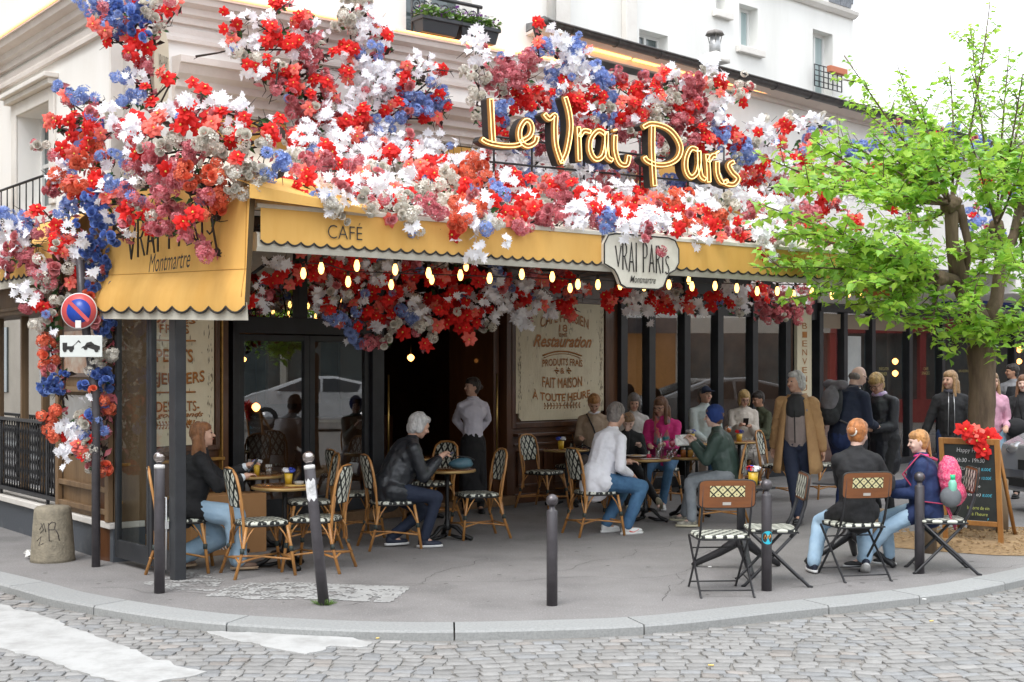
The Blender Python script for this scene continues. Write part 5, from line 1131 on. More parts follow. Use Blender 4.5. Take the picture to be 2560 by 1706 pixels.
for x, y, c, h, lb in ((1.98, 15.12, (.40, .13, .03), .10, 'amber sauce jar on the bottle table'), (2.06, 15.10, (.50, .27, .05), .10, 'mustard-coloured sauce jar on the bottle table'), (2.14, 15.12, (.6, .5, .3), .08, 'pale sauce jar beside the steel cup')):
    mm = mat('jar%d' % int(c[0] * 100), c, .25); prim('sauce_jar', lb, 'jar', at(x, y), [('jar', mm, lambda b: b.lathe([(0, 0), (.03, 0), (.03, h * .7), (.022, h * .8), (0, h * .8)], n=12)), ('lid', steel, lambda b: b.lathe([(.024, h * .8), (.024, h), (0, h)], n=12))], group='sauce jars')
prim('steel_cup', 'steel cup at the right of the bottle table', 'cup', at(2.22, 15.10), [('cup', steel, lambda b: cup(b, .035, .085))])
# ---------------------------------------------------------------- bollards
boll = mat('bollard_paint', (.050, .045, .050), .38, c2=(.075, .068, .075), sc=9, bump=.12, bsc=40, rand=.1)
ball_m = mat('bollard_ball', (.13, .12, .125), .3, .6, c2=(.07, .06, .065), sc=8); chrome = mat('chrome', (.55, .52, .5), .14, .95, c2=(.2, .15, .14), sc=5)
for (x, y, h, lx, bm, lb) in ((-2.74, 10.16, 1.10, 0, chrome, 'tall grey bollard with shiny ball in front of the glass screen'), (-1.39, 9.66, 1.14, -.12, chrome, 'tall leaning bollard with scratched paint and torn white sticker'), (.295, 9.63, .82, 0, ball_m, 'short bollard standing alone at the middle of the kerb'), (2.0, 10.27, .875, 0, ball_m, 'bollard with round blue sticker between the empty folding chairs'), (3.47, 11.13, .865, 0, ball_m, 'bollard between the woman with the red bun and the girl with the pink backpack')):
    e = empty('bollard', (x, y, 0), label=lb, cat='bollard', group='grey bollards along the kerb')
    r = .041; b = MB(); b.lathe([(r, -.02), (r, h - .125), (r * .9, h - .118), (r * .55, h - .11), (r * .55, h - .09), (0, h - .09)], n=18); po = b.build('post', boll, e)
    b = MB(); b.ell((0, 0, h - .045), .046, n=18, m=12); b.build('ball', bm, e)
    if bm is chrome: b = MB(); b.lathe([(r * 1.02, h - .13), (r * 1.0, h - .105), (r * .6, h - .10)], n=18); b.build('collar', mat('white_collar', (.7, .69, .66), .5), e)
    if lx:
        e.rotation_euler = (R(0), R(math.degrees(math.atan(lx / h))), 0)
        b = MB(); vs = [(r * 1.03 * math.cos(a), r * 1.03 * math.sin(a), z + .012 * math.sin(a * 7 + z * 9)) for z in (.78, .93) for a in [R(205 + 12 * i) for i in range(11)]]; b.add(vs, [(i, i + 1, 12 + i, 11 + i) for i in range(10)]); b.build('torn_sticker', mat('sticker_torn', (.7, .7, .7), .6, c2=(.1, .1, .1), sc=14, mixpow=.6), e, fixn=False)
        b = MB(); 
        for q in range(60): a = rnd.uniform(0, 2 * PI); l = rnd.uniform(.05, .11); b.tube([(math.cos(a) * .05, math.sin(a) * .05, 0), (math.cos(a) * l, math.sin(a) * l, rnd.uniform(.01, .05))], [.003, .0008], 3)
        o = b.build('grass', leafg, kind='stuff'); o.location = (x, y, .003)
    if x == 2.0:
        b = MB(); cz = .42; vs = []; fr = []
        for i in range(20): th = 2 * PI * i / 20; a = R(275) + .052 * math.cos(th) / r; vs.append((r * 1.03 * math.cos(a), r * 1.03 * math.sin(a), cz + .052 * math.sin(th)))
        vs.append((r * 1.03 * math.cos(R(275)), r * 1.03 * math.sin(R(275)), cz)); b.add(vs, [(i, (i + 1) % 20, 20) for i in range(20)]); b.build('round_sticker', mat('sticker_cyan', (.03, .48, .62), .5), e, fixn=False)
        b = MB(); pts = [(r * 1.05 * math.cos(R(275) + dx / r), r * 1.05 * math.sin(R(275) + dx / r), cz + dz) for dx, dz in ((-.03, -.01), (-.02, .02), (-.01, -.01), (0, .02), (.01, -.01), (.02, .02), (.03, 0))]; b.tube(pts, .005, 4); b.build('sticker_mark', mat('sticker_orange', (.7, .3, .05), .5), e)
# stone bollard
e = empty('stone_bollard', (-4.17, 11.87, 0), label='stubby granite bollard with graffiti marks beside the side window plinth', cat='bollard')
gran = mat('old_granite', (.30, .26, .19), .85, c2=(.20, .175, .13), sc=14, bump=.7, bsc=50)
b = MB(); b.lathe([(.20, -.01), (.195, .03), (.165, .44), (.16, .475), (.14, .495), (0, .50)], n=28); b.build('stone', gran, e)
b = MB()
for pts in ([(-.05, .36), (-.02, .30), (-.05, .27)], [(-.06, .3), (-.02, .36), (0, .28)], [(.02, .36), (.03, .2), (.05, .2)], [(.02, .30), (.07, .30), (.08, .36), (.05, .37), (.02, .34)], [(.08, .3), (.10, .26), (.11, .2)], [(-.08, .2), (-.04, .24), (-.06, .16), (-.02, .18)]):
    b.tube([((.197 - .07 * z) * math.sin(x / .17), -(.197 - .07 * z) * math.cos(x / .17), z) for x, z in pts], .004, 4)
b.build('graffiti', mat('graffiti', (.05, .04, .04), .7), e)
e = empty('crumpled_paper', (-4.42, 11.95, 0), label='crumpled white paper beside the granite bollard', cat='litter'); b = MB(); vs = [(rnd.uniform(-.07, .07), rnd.uniform(-.06, .06), rnd.uniform(0, .09)) for _ in range(14)]; b.add(vs, [tuple(rnd.sample(range(14), 3)) for _ in range(30)], False); b.build('sheet', wht, e, fixn=False)
# no-parking sign on pole
sp = empty('road_sign', (-3.66, 11.5, 0), label='round no-parking sign with tow-away plate among the flowers', cat='road sign')
b = MB(); b.tube([(0, 0, -.02), (0, 0, 1.5), (-.12, 0, 2.3), (-.14, 0, 2.7)], .038, 12); b.build('pole', boll, sp)
c = P(198, 778, 11.38) - Vector(sp.location); M_ = Matrix.Rotation(R(90), 3, 'X')
def disc(r, y, m, nm): b = MB(); b.lathe([(r, -.004), (r, .004), (0, .004)], c + Vector((0, y, 0)), 32, M_); b.build(nm, m, sp)
sr = mat('sign_red', (.62, .09, .09), .35); sbm = mat('sign_blue', (.02, .07, .42), .3)
disc(.158, .0, mat('sign_white', (.75, .75, .75), .4), 'rim'); disc(.150, -.006, sr, 'red_ring'); disc(.105, -.012, sbm, 'blue_disc')
b = MB(); b.box(c + Vector((0, -.02, 0)), (.25, .003, .032), Matrix.Rotation(R(45), 3, 'Y')); b.build('diagonal_bar', sr, sp); b = MB(); b.box(c + Vector((.0, -.026, -.115)), (.05, .003, .065)); b.build('white_sticker', wht, sp)
c2_ = P(203, 866, 11.38) - Vector(sp.location); b = MB(); b.box(c2_, (.37, .012, .19)); b.build('tow_plate', mat('sign_plate', (.68, .71, .68), .4), sp, bevel=.004)
def poly(b, pts, y): b.add([c2_ + Vector((x, y, z)) for x, z in pts], [tuple(range(len(pts)))], False)
b = MB(); y = -.0085
poly(b, [(-.16, -.03), (-.06, -.03), (-.06, .0), (-.12, .0), (-.12, .03), (-.16, .03)], y); poly(b, [(-.075, -.0), (-.065, .0), (-.02, .055), (.0, .03), (-.005, .025), (-.022, .04)], y)
poly(b, [(.0, -.02), (.03, .0), (.05, .03), (.09, .04), (.12, .015), (.165, .0), (.165, -.03), (.13, -.035), (.02, -.0)], y)
for cx, cz, r in ((-.14, -.035, .017), (-.085, -.035, .017), (.04, -.015, .018), (.135, -.035, .018)): poly(b, [(cx + r * math.cos(a), cz + r * math.sin(a)) for a in [2 * PI * i / 12 for i in range(12)]], y - .001)
b.build('tow_truck_symbol', ink, sp, fixn=False)
b = MB(); b.tube([c + Vector((0, .02, 0)), Vector((-.1, -.02, 2.2)) if False else c + Vector((.1, .1, 0))], .012, 6); b.build('clamp', steel, sp)
# cardboard box under the table at left
e = empty('cardboard_box', FRONT.at(FRONT.hit(600), 0, 1.0), R(35), label='plain brown cardboard box behind the tables at the left', cat='box'); e.location = (-2.72, 12.35, 0); b = MB(); b.box((0, 0, .28), (.75, .25, .56)); b.build('carton', mat('cardboard', (.42, .22, .09), .8, c2=(.36, .18, .07), sc=2), e, bevel=.004)
words('lettering', 'RO', (-.1, -.129, .05), (1, 0, 0), (0, 0, 1), .12, .06, wht, e)
# A-board
ab = empty('chalkboard', (4.50, 12.75, 0), R(-36), label='wooden A-frame chalkboard with happy hour prices and red flowers on top', cat='chalkboard'); fw = mat('board_frame', (.40, .19, .05), .5, c2=(.26, .11, .03), sc=10, stretch=(1, 1, .2)); tilt = Matrix.Rotation(R(8), 3, 'X')
def tl(x, y, z): v = tilt @ Vector((x, y, z)); return v
bd = MB(); W_, H_ = .29, 1.08
for x0, x1, z0, z1 in ((-W_, -W_ + .05, .0, H_), (W_ - .05, W_, .0, H_), (-W_ + .05, W_ - .05, .22, .27), (-W_ + .05, W_ - .05, H_ - .06, H_)):
    bd.add([tl(x, y, z) for x in (x0, x1) for y in (-.015, .015) for z in (z0, z1)], [(0, 1, 3, 2), (4, 6, 7, 5), (0, 4, 5, 1), (2, 3, 7, 6), (0, 2, 6, 4), (1, 5, 7, 3)], False)
bd.build('frame', fw, ab, bevel=.006)
bd = MB()
for x in (-W_ + .02, W_ - .02): bd.tube([tl(x, .0, H_ - .05), (x, .42 + .1, 0)], .02, 4)
bd.build('rear_frame', fw, ab); bd = MB(); bd.add([tl(x, y, z) for x in (-W_ + .05, W_ - .05) for y in (-.004, .004) for z in (.27, H_ - .06)], [(0, 1, 3, 2), (4, 6, 7, 5), (0, 4, 5, 1), (2, 3, 7, 6), (0, 2, 6, 4), (1, 5, 7, 3)], False); bd.build('slate_panel', mat('slate_black', (.015, .018, .018), .6, c2=(.03, .035, .033), sc=5), ab)
ckw, ckb, cky = mat('chalk_white', (.7, .7, .7), .9), mat('chalk_blue', (.10, .55, .75), .9), mat('chalk_yellow', (.55, .6, .15), .9)
def chalk(s, x, z, w, h, m):
    x *= .84; w *= .84; z -= .04
    words('chalk_writing', s, tl(x, -.006, z), (1, 0, 0), tilt @ Vector((0, 0, 1)), w, h, m, ab, ext=.0, shear=.15, offset=-.01)
chalk('Happy Hour', -.14, .97, .30, .055, ckw); chalk('16h30 - 19h30', -.17, .885, .34, .04, ckw)
for i, (s, p) in enumerate((('• Bière "Lager" 50cl', '8,00€'), ('• Cocktail qualité', '10,00€'), ('• Coupe champagne', ''), ('• Vin (verre)', '8,00€'))):
    chalk(s, -.25, .80 - i * .085, .36, .04, ckw)
    if p: chalk(p, .13, .80 - i * .085, .11, .035, ckb)
chalk('le verre de vin', -.05, .42, .25, .035, cky); chalk('à l\'heure', .0, .36, .18, .035, cky); chalk('____!', -.03, .31, .22, .03, ckb)
# posts round the tree
for x, y, h, lb in ((3.95, 12.35, .62, 'short round wooden stake in front of the chalkboard'), (4.95, 13.2, .62, 'short square wooden stake right of the chalkboard'), (3.62, 12.9, .35, 'low wooden stake behind the folding chair, left of the chalkboard')):
    e = empty('wooden_stake', (x, y, 0), label=lb, cat='stake', group='wooden stakes round the tree'); b = MB(); b.lathe([(.062, -.02), (.06, h), (.05, h + .01), (0, h + .01)], n=12); b.build('stake', mat('stake_wood', (.22, .16, .10), .85, c2=(.13, .09, .055), sc=12, stretch=(1, 1, .2), bump=.5), e)
# bulbs
bulb_g = mat('bulb_glow', (1, .7, .3), .3, emit=(1, .50, .13), es=2.3); sock = mat('socket', (.02, .02, .02), .5)
BL = [(697,626,1),(738,614,0),(820,608,0),(800,645,1),(908,617,0),(899,652,2),(985,625,0),(992,640,2),(1058,630,0),(1071,610,2),(1125,637,0),(1199,628,0),(1269,634,0),(1310,660,2),(1328,651,0),(1374,652,0),(1425,654,2),(1480,657,2),(1537,652,0),(1583,642,2),(1590,656,0),(1643,655,0),(1693,660,0),(1740,667,0),(1786,667,0),(1823,675,0),(1866,670,0),(1912,676,0),(1950,672,1),(1980,682,0)]
b = MB(); b.lathe([(0, -.058), (.012, -.054), (.021, -.035), (.025, -.012), (.018, .018), (.011, .036), (.010, .042)], n=10); bm_ = b.mesh('bulb', bulb_g); b = MB(); b.lathe([(.013, .036), (.014, .075), (0, .078)], n=8); sm_ = b.mesh('socket', sock)
NUMS = 'one two three four five six seven eight nine ten eleven twelve thirteen fourteen fifteen sixteen seventeen eighteen nineteen twenty twenty-one twenty-two twenty-three twenty-four twenty-five twenty-six twenty-seven twenty-eight twenty-nine thirty'.split()
BL.sort()
RL_ = {0: .25, 1: .75, 2: 1.3}; wires = {0: [], 1: [], 2: []}
for i, (x, y, rw) in enumerate(BL):
    LL = AWN.off(-RL_[rw]); p = LL.W(x * D, y * D); nxt = 'leftmost' if i == 0 else None
    e = empty('light_bulb', p, label='glowing filament bulb, number %s from the left in the row under the long awning' % NUMS[i], cat='light bulb', group='filament bulbs strung under the awning'); link('glass', bm_, e); link('socket', sm_, e); wires[rw].append(p + Vector((0, 0, .078)))
for rw, pts in wires.items():
    pts.sort(key=lambda p: p.x); b = MB(); al = []
    for p, q in zip(pts, pts[1:]): al += [p, (p + q) / 2 + Vector((0, 0, .03 if (q - p).length < 1 else -.02))]
    b.tube(al + [pts[-1]], .005, 4); b.build('cable', sock, label={0: 'front cable carrying the filament bulbs', 1: 'middle cable carrying two filament bulbs', 2: 'rear cable carrying the filament bulbs'}[rw], cat='cable', group='bulb cables')
# ================================================================ people
def sk(n, c): return mat(n, c, .5, c2=tuple(x * .85 for x in c), sc=9, spec=.35)
skin_a = sk('skin_light', (.60, .36, .26)); skin_b = sk('skin_tan', (.46, .25, .16)); skin_c = sk('skin_pale', (.70, .47, .38))
def cl(n, c, c2=None, r=.8, bump=1.3, bsc=9, **k): return mat(n, c, r, c2=c2 or tuple(x * .8 for x in c), sc=k.pop('sc', 7), bump=bump, bsc=bsc, **k)
lipm = mat('lips', (.42, .12, .10), .5); eyem = mat('eye_dark', (.03, .02, .015), .3); frm = mat('glasses_frame', (.05, .03, .03), .3)
def ik(a, c, l1, l2, pole):
    d = c - a; L_ = min(d.length, (l1 + l2) * .999); u = d.normalized(); x = (l1 * l1 - l2 * l2 + L_ * L_) / (2 * L_); h = math.sqrt(max(0, l1 * l1 - x * x))
    p = pole - u * pole.dot(u); p = p.normalized() if p.length > 1e-5 else Vector((1, 0, 0)); return a + u * x + p * h, a + u * L_
def person(label, x, y, yaw, pose='stand', h=1.70, seat=.47, lean=0, hyaw=0, hpitch=0, hroll=0, hands=None, feet=None, skin=skin_a, top=None, topstyle='shirt', bottom=None, legw=1.0, shoes=None, hair=None, hairm=None, build=1.0, glasses=False, hem=0, twist=0, open_arm=True, collar=None, sole=None, skirt=None, z0=0, handr=1.0, barelegs=False, sleeve=1.0, cuffm=None, side=0):
    """x, y: hips in plan (seated) or feet centre (standing)"""
    s = h / 1.72; V_ = Vector; e = empty('person', (x, y, z0), R(yaw), label=label, cat='person')
    hip = V_((0, 0, seat + .095 * s)) if pose == 'sit' else V_((0, .0, .93 * s))
    u = V_((math.sin(R(side)), math.sin(R(lean)), math.cos(R(lean)))).normalized(); Tw = Matrix.Rotation(R(twist), 3, u); right = Tw @ V_((1, 0, 0)); fw = right.cross(u) * -1
    fw = u.cross(right)
    chest = hip + u * .36 * s; shc = hip + u * .475 * s; neck = hip + u * .53 * s; hw = .165 * s * build
    HM = Matrix.Rotation(R(hyaw), 3, 'Z') @ Matrix.Rotation(R(hpitch - lean * .3), 3, 'X') @ Matrix.Rotation(R(hroll), 3, 'Y')
    hb = neck + u * .045 * s; hc = hb + HM @ V_((0, .02, .105)) * s
    # arms
    arms = []
    for i, sx in enumerate((1, -1)):
        S_ = shc + right * hw * sx * .97 - u * .035 * s
        tgt = hands[i] if hands and hands[i] is not None else None
        if tgt is None: tgt = S_ + V_((sx * .06, .04, -.52)) * s
        else: tgt = V_(tgt)
        E_, W_ = ik(S_, tgt, .285 * s, .255 * s, V_((sx * .28, -.4, -1)) if not hands or hands[i] is None or hands[i][1] > -.1 else V_((sx * .5, -.9, -.4)))
        arms.append((S_, E_, W_))
    legs = []
    for i, sx in enumerate((1, -1)):
        Hp = hip + V_((sx * .09 * s * build, 0, -.02))
        if feet and feet[i] is not None: A = V_(feet[i])
        else: A = V_((sx * .10, .40, .085)) if pose == 'sit' else V_((sx * .09, 0, .085))
        K, A2 = ik(Hp, A, .43 * s, .42 * s, V_((sx * .12, 1, .35)))
        legs.append((Hp, K, A2))
    # ---- body, one skin surface
    b = MB(); B = build; HR = basis(V_((0, 0, 1)))
    b.cap(hip, hip + u * .18 * s, .125 * s * B, .11 * s * B); b.cap(hip + u * .18 * s, chest + u * .03, .11 * s * B, .12 * s * B); b.cap(shc - right * hw * .8 - u * .04 * s, shc + right * hw * .8 - u * .04 * s, .05 * s, .05 * s); b.cap(shc, hb + V_((0, 0, .03)), .055 * s, .05 * s)
    b.ell(hc, V_((.073, .092, .112)) * s, HM, 16, 12); b.ell(hc + HM @ V_((0, .035, -.055)) * s, V_((.05, .052, .055)) * s, HM); b.ell(hc + HM @ V_((0, .058, -.095)) * s, V_((.022, .02, .018)) * s, HM)
    b.cap(hc + HM @ V_((0, .088, .012)) * s, hc + HM @ V_((0, .108, -.028)) * s, .008 * s, .013 * s, 8); b.ell(hc + HM @ V_((0, .082, .028)) * s, V_((.045, .014, .012)) * s, HM)
    for sx in (-1, 1): b.ell(hc + HM @ V_((sx * .074, -.005, -.005)) * s, V_((.011, .02, .032)) * s, HM)
    for sx in (-1, 1): b.ell(hc + HM @ V_((sx * .035, .07, -.03)) * s, V_((.024, .02, .024)) * s, HM)
    for (S_, E_, W_), sx in zip(arms, (1, -1)):
        b.cap(S_, E_, .045 * s, .036 * s); b.cap(E_, W_, .036 * s, .026 * s)
        d = (W_ - E_).normalized(); side_ = d.cross(V_((0, 0, 1))); side_ = side_.normalized() if side_.length > .1 else V_((1, 0, 0)); pn = side_.cross(d).normalized(); hs = s * handr
        pc = W_ + d * .045 * hs; b.cap(W_, pc, .026 * hs, .032 * hs); Mh = Matrix((side_, d, pn)).transposed(); b.ell(W_ + d * .06 * hs, V_((.038, .045, .016)) * hs, Mh)
        for k, (o_, l_) in enumerate(((-.029, .062), (-.010, .074), (.010, .07), (.028, .056))):
            p0 = W_ + d * .095 * hs + side_ * o_ * hs; p1 = p0 + (d * .8 - pn * .35) * l_ * .5 * hs; p2 = p1 + (d * .35 - pn * .9) * l_ * .55 * hs
            b.cap(p0 - d * .02 * hs, p1, .0088 * hs, .008 * hs, 8); b.cap(p1, p2, .008 * hs, .007 * hs, 8)
        t0 = W_ + d * .035 * hs + side_ * (-sx) * .03 * hs; b.cap(t0, t0 + (d * .03 - side_ * sx * .025 - pn * .02) * hs, .0105 * hs, .009 * hs, 8)
    for Hp, K, A in legs: b.cap(Hp, K, .07 * s * B, .048 * s); b.cap(K, A, .046 * s, .033 * s); b.cap(A, A + V_((0, .09, -.05)) * s, .03 * s, .026 * s)
    bo = b.build('body', skin, e, fixn=False); fuse(bo, .0095 * s, 3)
    # ---- face details
    b = MB()
    for sx in (-1, 1): b.ell(hc + HM @ V_((sx * .03, .0865, .008)) * s, V_((.013, .008, .007)) * s, HM, 8, 6)
    b.build('eye', eyem, e); b = MB(); b.ell(hc + HM @ V_((0, .089, -.052)) * s, V_((.022, .008, .006)) * s, HM, 8, 6); b.build('mouth', lipm, e)
    if glasses:
        b = MB()
        for sx in (-1, 1): b.tube([hc + HM @ V_((sx * .033 + .026 * math.cos(a), .106, .006 + .02 * math.sin(a))) * s for a in [i * PI / 6 for i in range(12)]], .0028, 4, closed=True); b.tube([hc + HM @ V_((sx * .06, .104, .01)) * s, hc + HM @ V_((sx * .083, .0, .01)) * s], .003, 4)
        b.tube([hc + HM @ V_((-.01, .11, .008)) * s, hc + HM @ V_((.01, .11, .008)) * s], .0025, 4); b.build('glasses', frm, e)
    # ---- trousers
    t = .014 * s
    if skirt:
        b = MB(); k0 = (legs[0][1] + legs[1][1]) / 2
        if pose == 'sit':
            b.cap(hip - u * .02, hip + V_((0, .06, 0)), .15 * s, .14 * s)
            for Hp, K, A in legs: b.cap(Hp, K + V_((0, 0, .0)), .10 * s, .085 * s); b.cap(K, K.lerp(A, .30 if skirt != 'long' else .6), .085 * s, .10 * s)
            b.cap(legs[0][1], legs[1][1], .08 * s, .08 * s)
        else:
            zb_ = hip.z - (.42 if skirt != 'apron' else .78) * s
            b.lathe([(.12 * s, hip.z + .10 * s), (.165 * s, hip.z - .06), (.17 * s, hip.z - .3 * s), (.185 * s, zb_), (.17 * s, zb_), (0, zb_)], n=20)
        o = b.build('skirt', bottom, e, fixn=False); fuse(o, .014, 3, .02, .05)
    if not skirt or skirt == 'apron':
        b = MB(); b.cap(hip - u * .01, hip + u * .06 * s, .135 * s * B, .125 * s * B)
        for Hp, K, A in legs:
            q = legw; b.cap(Hp + V_((0, 0, .01)), K, (.088 * s * B + t * .4) , .060 * s * q + t * .3); A3 = A + (K - A).normalized() * .01; b.cap(K, A3, .060 * s * q + t * .3, .046 * s * q + t * .4)
        o = b.build('trousers', bottom, e, fixn=False); fuse(o, .012, 3, .014, .07)
    # ---- top
    th = {'shirt': .016, 'sweater': .022, 'jacket': .03, 'coat': .034, 'hoodie': .028}[topstyle] * s; b = MB()
    wx = .0 if topstyle == 'shirt' else .018; b.cap(hip + u * .03, hip + u * .2 * s, .125 * s * B + th, .118 * s * B + th + wx); b.cap(hip + u * .2 * s, chest + u * .02, .118 * s * B + th + wx, .128 * s * B + th * .8)
    b.cap(chest - right * .05 * s * B, chest + right * .05 * s * B, .12 * s + th * .6, .12 * s + th * .6); [b.cap(neck - u * .045 * s + right * .03 * q_, shc + right * hw * .92 * q_ - u * .04 * s, .062 * s + th * .4, .05 * s + th * .6) for q_ in (-1, 1)]; b.cap(shc, neck + u * .0, .075 * s, .058 * s + th * .4)
    for S_, E_, W_ in arms:
        We = E_.lerp(W_, .93 * sleeve if sleeve >= 1 else sleeve); b.cap(S_, E_, .047 * s + th * .75, .042 * s + th * .75); b.cap(E_, We, .042 * s + th * .8, .034 * s + th * .6)
    if hem:
        if pose == 'sit':
            for Hp, K, A in legs: b.cap(Hp + V_((0, 0, .01)), Hp.lerp(K, min(.8, hem)), .088 * s * B + th * .8, .075 * s + th * .6)
            b.cap(hip + V_((0, -.03, .05)), hip + V_((0, -.04, -.07)), .128 * s * B + th * .5, .128 * s * B + th * .5)
        else:
            b.cap(hip + V_((0, 0, .05)), hip - V_((0, 0, hem * .5)), .13 * s * B + th, .15 * s * B + th, flat=.85)
    o = b.build({'coat': 'coat', 'jacket': 'jacket', 'sweater': 'sweater', 'hoodie': 'hoodie', 'shirt': 'shirt'}[topstyle], top, e, fixn=False); fuse(o, .0115, 3, .014 if topstyle in ('shirt', 'jacket') else .010, .06)
    if collar:
        b = MB(); cpts = []
        for i in range(15): a = 2 * PI * i / 15; cpts.append(neck + u * (.015 + .012 * math.sin(a)) * s + right * .062 * s * math.cos(a) + fw * .064 * s * math.sin(a) + u * -.02 * max(0, math.sin(a)))
        b.tube(cpts, .017 * s if collar[1] == 'collar' else .03 * s, 7, closed=True); o = b.build(collar[1], collar[0], e)
        if collar[1] == 'scarf': b.v; 
    if cuffm:
        b = MB()
        for S_, E_, W_ in arms: b.cap(E_.lerp(W_, .84), E_.lerp(W_, .97), .04 * s, .04 * s)
        b.build('cuff', cuffm, e)
    # ---- shoes
    for (Hp, K, A), i in zip(legs, (0, 1)):
        sh = (K - A).normalized(); f = V_((A.x * .0 + (.12 if i == 0 else -.12), 1, 0)); f = f - sh * f.dot(sh) * (.85 if A.z > .12 else .0); f = f.normalized(); upv = sh if A.z > .12 else V_((0, 0, 1)); r_ = f.cross(upv).normalized(); upv = r_.cross(f).normalized()
        Ms = Matrix((r_, f, upv)).transposed(); c = A - upv * .062 * s
        b = MB(); b.ell(c + f * .06 * s + upv * .012 * s, V_((.042, .125, .032)) * s, Ms); b.ell(c - f * .005 * s + upv * .035 * s, V_((.040, .055, .045)) * s, Ms); b.cap(c + upv * .03 * s, A + sh * .02, .04 * s, .040 * s); o = b.build('shoe', shoes, e, fixn=False); fuse(o, .009, 2)
        b = MB(); n = 18; lo = []
        for zz in (-.022, .0):
            for k in range(n): a = 2 * PI * k / n; lo.append(c + Ms @ V_((.044 * math.cos(a), .058 + .132 * math.sin(a), zz)) * s)
        b.add(lo, [tuple(range(n - 1, -1, -1)), tuple(range(n, 2 * n))] + [(k, (k + 1) % n, n + (k + 1) % n, n + k) for k in range(n)]); b.build('shoe_sole', sole or shoes, e)
    # ---- hair
    if hair:
        b = MB(); Q = lambda v: hc + HM @ V_(v) * s; El = lambda c, r: b.ell(Q(c), V_(r) * s, HM, 16, 12)
        if hair in ('short', 'bob', 'long', 'bun', 'pony', 'thin', 'fringe'):
            El((0, -.018, .028), (.081, .094, .098)); 
            if hair != 'thin': El((0, .012, .065), (.074, .082, .062))
            if hair in ('short', 'thin'): El((0, -.045, -.02), (.076, .062, .075))
        if hair == 'fringe': El((.0, .045, .055), (.070, .055, .045)); El((0, -.04, -.03), (.08, .06, .08))
        if hair == 'bob': El((0, -.035, -.03), (.092, .07, .10)); [El((sx * .068, .01, -.03), (.024, .05, .085)) for sx in (-1, 1)]
        if hair == 'wild': El((0, -.03, .03), (.092, .098, .10)); El((0, -.06, -.03), (.088, .06, .08)); [El((sx * .078, -.02, -.02), (.025, .05, .06)) for sx in (-1, 1)]; El((0, .04, .08), (.06, .05, .04))
        if hair == 'long':
            El((0, -.04, -.03), (.09, .068, .11)); down = V_((0, 0, -1))
            for sx in (-1, 0, 1): b.cap(Q((sx * .055, -.05, -.03)), Q((sx * .075, -.075, -.02)) + down * .23 * s, .05 * s, .035 * s)
            for sx in (-1, 1): b.cap(Q((sx * .073, .0, .02)), Q((sx * .088, .02, 0)) + down * .20 * s, .025 * s, .024 * s)
        if hair == 'bun': El((0, -.03, -.01), (.080, .075, .09)); El((0, -.125, .01), (.036, .033, .036))
        if hair == 'pony': El((0, -.03, -.01), (.080, .075, .09)); b.cap(Q((0, -.10, .0)), Q((.03, -.13, -.19)), .026 * s, .014 * s)
        if hair == 'ring':
            El((0, -.045, -.02), (.077, .062, .05))
        if hair != 'ring':
            hr = random.Random(int(x * 100) + int(y * 10)); lw_ = {'short': 1.7, 'thin': 1.6, 'fringe': 1.75, 'bob': 2.1, 'wild': 1.9}.get(hair, 2.0)
            for q in range(70):
                az = hr.uniform(-PI * .18, PI * 1.18) + PI; fr_ = math.sin(az); n_ = 6; st = []; th1 = lw_ * (1 if fr_ < .3 else .48) * hr.uniform(.8, 1.05)
                for i in range(n_): th_ = .12 + th1 * i / (n_ - 1); st.append(Q((.086 * math.sin(th_) * math.cos(az + .15 * i / n_), -.02 + .098 * math.sin(th_) * math.sin(az + .15 * i / n_), .028 + .104 * math.cos(th_))))
                b.tube(st, [.007 * s * hr.uniform(.8, 1.3) * (1 - .5 * i / n_) for i in range(n_)], 5)
        o = b.build('hair', hairm, e, fixn=False); fuse(o, .0065 if y < 16 else .009, 1, .010, .018)
    # hair tie, hats
    e['_hc'] = 0; e.pop('_hc')
    return e, dict(hc=hc, HM=HM, s=s, neck=neck, u=u, right=right, fw=fw, chest=chest, hip=hip, arms=arms, legs=legs)
def hairmat(n, c): return mat(n, c, .55, c2=tuple(x * .45 for x in c), sc=26, stretch=(1, 1, .25), bump=.9, bsc=45, sheen=.2)
h_auburn = hairmat('hair_auburn', (.30, .12, .04)); h_white = hairmat('hair_white', (.62, .61, .60)); h_dark = hairmat('hair_dark', (.03, .018, .012)); h_red = hairmat('hair_red', (.48, .17, .04)); h_ginger = hairmat('hair_ginger', (.55, .26, .08)); h_blond = hairmat('hair_blond', (.55, .36, .13)); h_grey = hairmat('hair_grey', (.22, .19, .17)); h_brown = hairmat('hair_brown', (.20, .085, .035)); h_sand = hairmat('hair_sand', (.38, .22, .10)); h_dkbl = hairmat('hair_darkblond', (.36, .21, .09))
jean_l = cl('jeans_light', (.28, .42, .56), (.36, .50, .62), bump=.5); jean_m = cl('jeans_mid', (.035, .10, .20), (.07, .17, .30), bump=.5); jean_d = cl('jeans_dark', (.012, .020, .045)); jean_g = cl('jeans_grey', (.17, .19, .21), (.25, .27, .29), bump=.5); blackc = cl('cloth_black', (.009, .009, .010), (.013, .013, .015)); navy = cl('cloth_navy', (.010, .017, .042)); navyb = cl('cloth_navy_bright', (.012, .028, .10))
